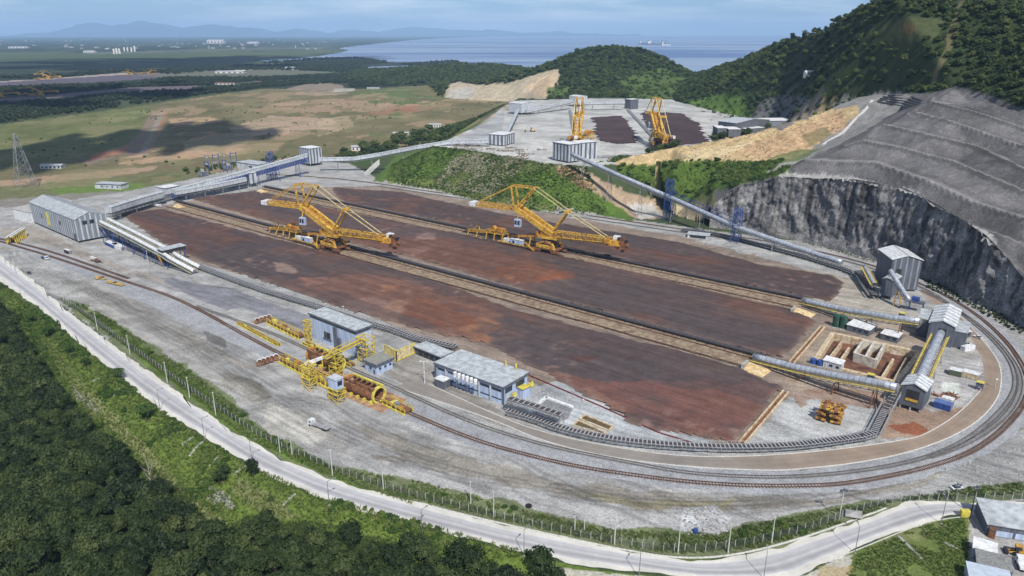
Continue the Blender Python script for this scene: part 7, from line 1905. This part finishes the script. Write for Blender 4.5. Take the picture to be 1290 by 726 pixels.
# the lighter grassy parts of the hills carry scattered shrubs
thin_j = 1.0
X, Y, Z, px, py = HN; gm = (px > 735) & (px < 1000) & (py > 198) & (py < 290); col, *_ = colourise(X, Y, Z, (.03,.045,.016), HPAINT); gm &= (col[:, 1] > col[:, 0]*1.25) & (RNG.random(len(X)) < .22) & (fbm(X/14, Y/14, 219, 3) > .40)
scatter("hillside_shrubs", np.stack([X, Y, Z+.2], -1)[gm], "bank", bank_bush, .5, 1.6)
gm = (px > 735) & (px < 1000) & (py > 198) & (py < 290) & (col[:, 1] > col[:, 0]*1.2) & (RNG.random(len(X)) < .5); scatter("hillside_grass", np.stack([X, Y, Z], -1)[gm], "tuft", tufts, 1.4, 2.8)
X, Y, Z, px, py = HF; col, *_ = colourise(X, Y, Z, (.03,.045,.016), HPAINT); gm = (col[:, 0] > .045) & (col[:, 1] > col[:, 0]*.8) & (px < 1320) & (RNG.random(len(X)) < .30); scatter("hillside_shrubs", np.stack([X, Y, Z+.3], -1)[gm], "bank", bank_bush, .8, 2.0)
X, Y, Z, px, py = HM; col, *_ = colourise(X, Y, Z, (.03,.045,.016), H2P); gm = (col[:, 0] > .045) & (col[:, 1] > col[:, 0]*1.2) & (RNG.random(len(X)) < .35); scatter("hillside_shrubs", np.stack([X, Y, Z+.5], -1)[gm], "bank", bank_bush, 1.2, 3.2)
# ragged vegetation at the foot of the shaded end of the cliff
A, B = sample([(1165,362),(1215,384),(1290,425),(1290,408),(1215,372),(1170,354)], 2.2); scatter("cliff_foot_shrubs", onground(A, B, .3), "near", near_crowns, .10, .28)
# ---- belt of trees between field and terrace
BELT = [(418,202),(480,184),(540,168),(596,150),(636,139),(640,146),(606,158),(576,176),(520,188),(470,200),(430,206)]
A, B = sample(BELT, 13.0); k = clump(A, B, 40, .40, 223); A = A[k]; B = B[k]; Z = ground_z(A, B); k = Z < 26; A = A[k]; B = B[k]
for i in range(min(len(A), 75)):
    z = float(ground_z(np.array([A[i]]), np.array([B[i]]))[0]); e = empty("field_tree", (A[i], B[i], z), random.uniform(0,6.28), "dark bushy tree in the belt between the open field and the upper terrace", "tree", "trees of the belt along the field")
    s = random.uniform(1.0, 2.1); e.scale = (s, s, s*.85); link("trunk", trunk_me, e); link("crown", hill_crowns[i%6], e, (0,0,4.0))
A, B = sample(BELT, 6.0); k = clump(A, B, 30, .42, 227) & (ground_z(A, B) < 29); scatter("belt_shrubs", onground(A[k], B[k], 1.0), "hill", hill_crowns, .35, .9)
A, B = sample([(230,214),(330,201),(410,195),(440,190),(430,200),(400,204),(330,208),(230,222)], 9); k = clump(A, B, 40, .46, 229); scatter("field_edge_shrubs", onground(A[k], B[k], .8), "hill", hill_crowns, .3, .9)
# ---- woods of the far plain
for poly, sp, s0, s1 in (([(-90,172),(-30,160),(0,155),(110,141),(200,128),(330,110.5),(372,108),(440,104),(445,99),(330,105),(265,112),(180,118),(95,124),(0,131),(-90,142)], 13, .7, 1.3),
                         ([(-60,121),(0,112),(110,108.5),(165,107),(215,99),(330,99),(440,94),(480,97),(400,100),(310,103),(262,108),(170,110.5),(90,117.5),(0,125)], 16, .8, 1.5),
                         ([(440,112),(500,108),(560,104),(600,103),(560,98),(500,101),(440,104)], 15, .7, 1.3),
                         ([(-60,99),(45,97),(160,89),(222,88),(262,84),(330,84),(420,79),(476,90),(440,92),(330,88),(262,90),(220,94),(160,91),(45,100)], 24, 1.0, 1.8),
                         ([(503,82.5),(540,79),(572,77),(585,82),(520,84)], 22, .9, 1.6),
                         ([(400,74.5),(450,73),(476,76.5),(492,78.5),(452,84),(380,84),(330,80)], 30, 1.0, 1.7)):
    A, B = sample(poly, sp); k = clump(A, B, 90, .34, 231); scatter("distant_wood", onground(A[k], B[k], 3.0), "far", far_crowns, s0, s1)
A, B = sample(FIELD, 26); k = (fbm(A/60, B/60, 233, 3) > .64) & (np.hypot(A, B) < 1900); scatter("field_shrubs", onground(A[k], B[k], .4), "bank", bank_bush, .4, 1.2)
# ---- scattered houses of the towns at the foot of the ranges
tb_ = MB(); rr_ = random.Random(11)
for k in range(190):
    px = rr_.uniform(-60, 640); py = 49.5+rr_.random()**1.5*13 if px < 420 else 47.2+rr_.random()*2.2
    p = at(px, py); w = rr_.uniform(12, 40); h = rr_.uniform(6, 14); 
    if rr_.random() < .06: h *= 2.6; w *= .5
    tb_.box(p.x-w/2, p.x+w/2, p.y, p.y+w*.7, 0, h)
tb_.build("distant_town", mat("far_town_wall", (.40,.40,.40), .9, var=.2, scale=.01))["kind"] = "stuff"
# ---- loose stones
STONE = mat("broken_stone", (.38,.37,.35), .95, var=.25, scale=.9)
def stone(seed):
    r = np.random.default_rng(seed); bm = bmesh.new(); bmesh.ops.create_icosphere(bm, subdivisions=1, radius=.5)
    for v in bm.verts: v.co *= r.uniform(.7,1.25); v.co.z *= .7
    me = bpy.data.meshes.new("stone"); bm.to_mesh(me); bm.free(); me.materials.append(STONE); return me
stones = [stone(600+i) for i in range(5)]
STONE = mat("ochre_broken_stone", (.24,.20,.14), .95, var=.3, scale=.7)
ochre_stones = [stone(620+i) for i in range(5)]
for poly, sp, th, s0, s1 in (([(0,322),(60,345),(130,372),(112,388),(60,362)],1.6,.40,.3,.9),([(860,642),(905,637),(922,655),(915,674),(862,674)],1.3,.30,.4,1.3),([(330,540),(420,580),(520,600),(600,618),(520,606),(420,592),(335,552)],2.0,.56,.25,.7),
                            ([(1160,600),(1290,560),(1330,560),(1330,600),(1240,610)],2.2,.5,.4,1.2),([(1000,306),(1137,341),(1290,417),(1290,410),(1137,336),(1000,301)],2.0,.42,.5,1.8),([(560,440),(640,480),(745,503),(740,512),(640,487),(570,450)],2.0,.5,.5,1.6),([(400,378),(440,392),(430,396),(395,384)],1.6,.4,.5,1.5),([(600,612),(860,660),(960,650),(860,668),(700,645)],2.4,.55,.4,1.1)):
    A, B = sample(poly, sp); k = clump(A, B, 7, th, 241); scatter("loose_stones", onground(A[k], B[k], .1), "stone", stones, s0, s1)
A, B = sample([(550,236),(575,202),(690,210),(640,236),(600,243)], 2.6, 14); k = clump(A, B, 11, .57, 243) & (ground_z(A, B) > .5); scatter("slope_stones", onground(A[k], B[k], .3), "ochre_stone", ochre_stones, .8, 2.8)
X, Y, Z, px, py = HN; col, *_ = colourise(X, Y, Z, (.03,.045,.016), HPAINT); gm = (col[:, 0] > .30) & (px < 1060) & (py > 120) & (RNG.random(len(X)) < .10); scatter("slope_stones", np.stack([X, Y, Z+.2], -1)[gm], "ochre_stone", ochre_stones, .4, 1.6)
# bare branches of a dead tree standing in the forest edge
p = at(193,628,-8); e = empty("dead_tree", p, .4, "pale leafless dead tree standing in the edge of the forest", "tree")
DEADM = mat("bleached_wood", (.33,.30,.26), .9)
MB().tube([(0,0,-1),(.2,0,5),(.1,.3,11),(.5,.2,15)], [.32,.26,.16,.05], 6).build("trunk", DEADM, e)
for a_ in range(7):
    an = a_*2.4; z_ = 6.5+a_*1.1; MB().tube([(.15,.1,z_),(.15+math.cos(an)*1.4,.1+math.sin(an)*1.4,z_+1.6),(.15+math.cos(an)*2.3,.1+math.sin(an)*2.3,z_+3.2)], [.12,.08,.03], 5).build("branch", DEADM, e)
X, Y, Z, px, py = HF; rockm = inpoly(px, py, [(900,148),(930,120),(960,116),(1000,118),(1045,125),(1090,118),(1200,108),(1250,118),(1300,140),(1040,140),(1000,155),(985,165)]) & (RNG.random(len(X)) < .62); scatter("rock_shrubs", np.stack([X, Y, Z+.5], -1)[rockm], "hill", hill_crowns, .25, .8)
# ---- fair weather clouds standing behind and above the camera; they shade parts of the plain
CLM = mat("cloud_white", (.85,.86,.88), 1.0, var=.02, scale=.002)
def cloud(c, rx, ry, rz_, seed):
    r = np.random.default_rng(seed); bm = bmesh.new()
    for i in range(26):
        m4 = Matrix.Translation(Vector((r.normal()*.42*rx, r.normal()*.42*ry, r.uniform(-.2,.3)*rz_))) @ Matrix.Diagonal((rx*r.uniform(.10,.30), ry*r.uniform(.08,.26), rz_*r.uniform(.4,.8), 1))
        bmesh.ops.create_icosphere(bm, subdivisions=2, radius=1.0, matrix=m4)
    for v in bm.verts: v.co += Vector((r.normal(), r.normal(), r.normal()*.5))*rz_*.03
    me = bpy.data.meshes.new("cloud"); bm.to_mesh(me); bm.free(); me.materials.append(CLM); o = link("cloud", me, None, c); o["kind"] = "stuff"; return o
def shade(px, py, rx, ry, seed, zc=1500.0):
    g = at(px, py); s = zc/sdir.z; c = g + sdir*s; cloud(c, rx, ry, 110, seed)
shade(60, 198, 120, 230, 1); shade(262, 170, 110, 190, 2); shade(70, 120, 330, 420, 4); shade(200, 80, 900, 900, 5); shade(360, 74, 900, 700, 6)
# ================================================================== air
hz_ = MB().box(-42000, 62000, -400, 64000, -12, 900)
hm = bpy.data.materials.new("air_haze"); hm.use_nodes = True; t = hm.node_tree; t.nodes.clear()
pv = nd(t, "ShaderNodeVolumePrincipled"); pv.inputs["Density"].default_value = 3.9e-5; pv.inputs["Color"].default_value = (.44,.68,1.0,1); pv.inputs["Anisotropy"].default_value = -0.18
oo = nd(t, "ShaderNodeOutputMaterial"); t.links.new(pv.outputs[0], oo.inputs["Volume"])
tag(hz_.build("haze", hm), kind="stuff")
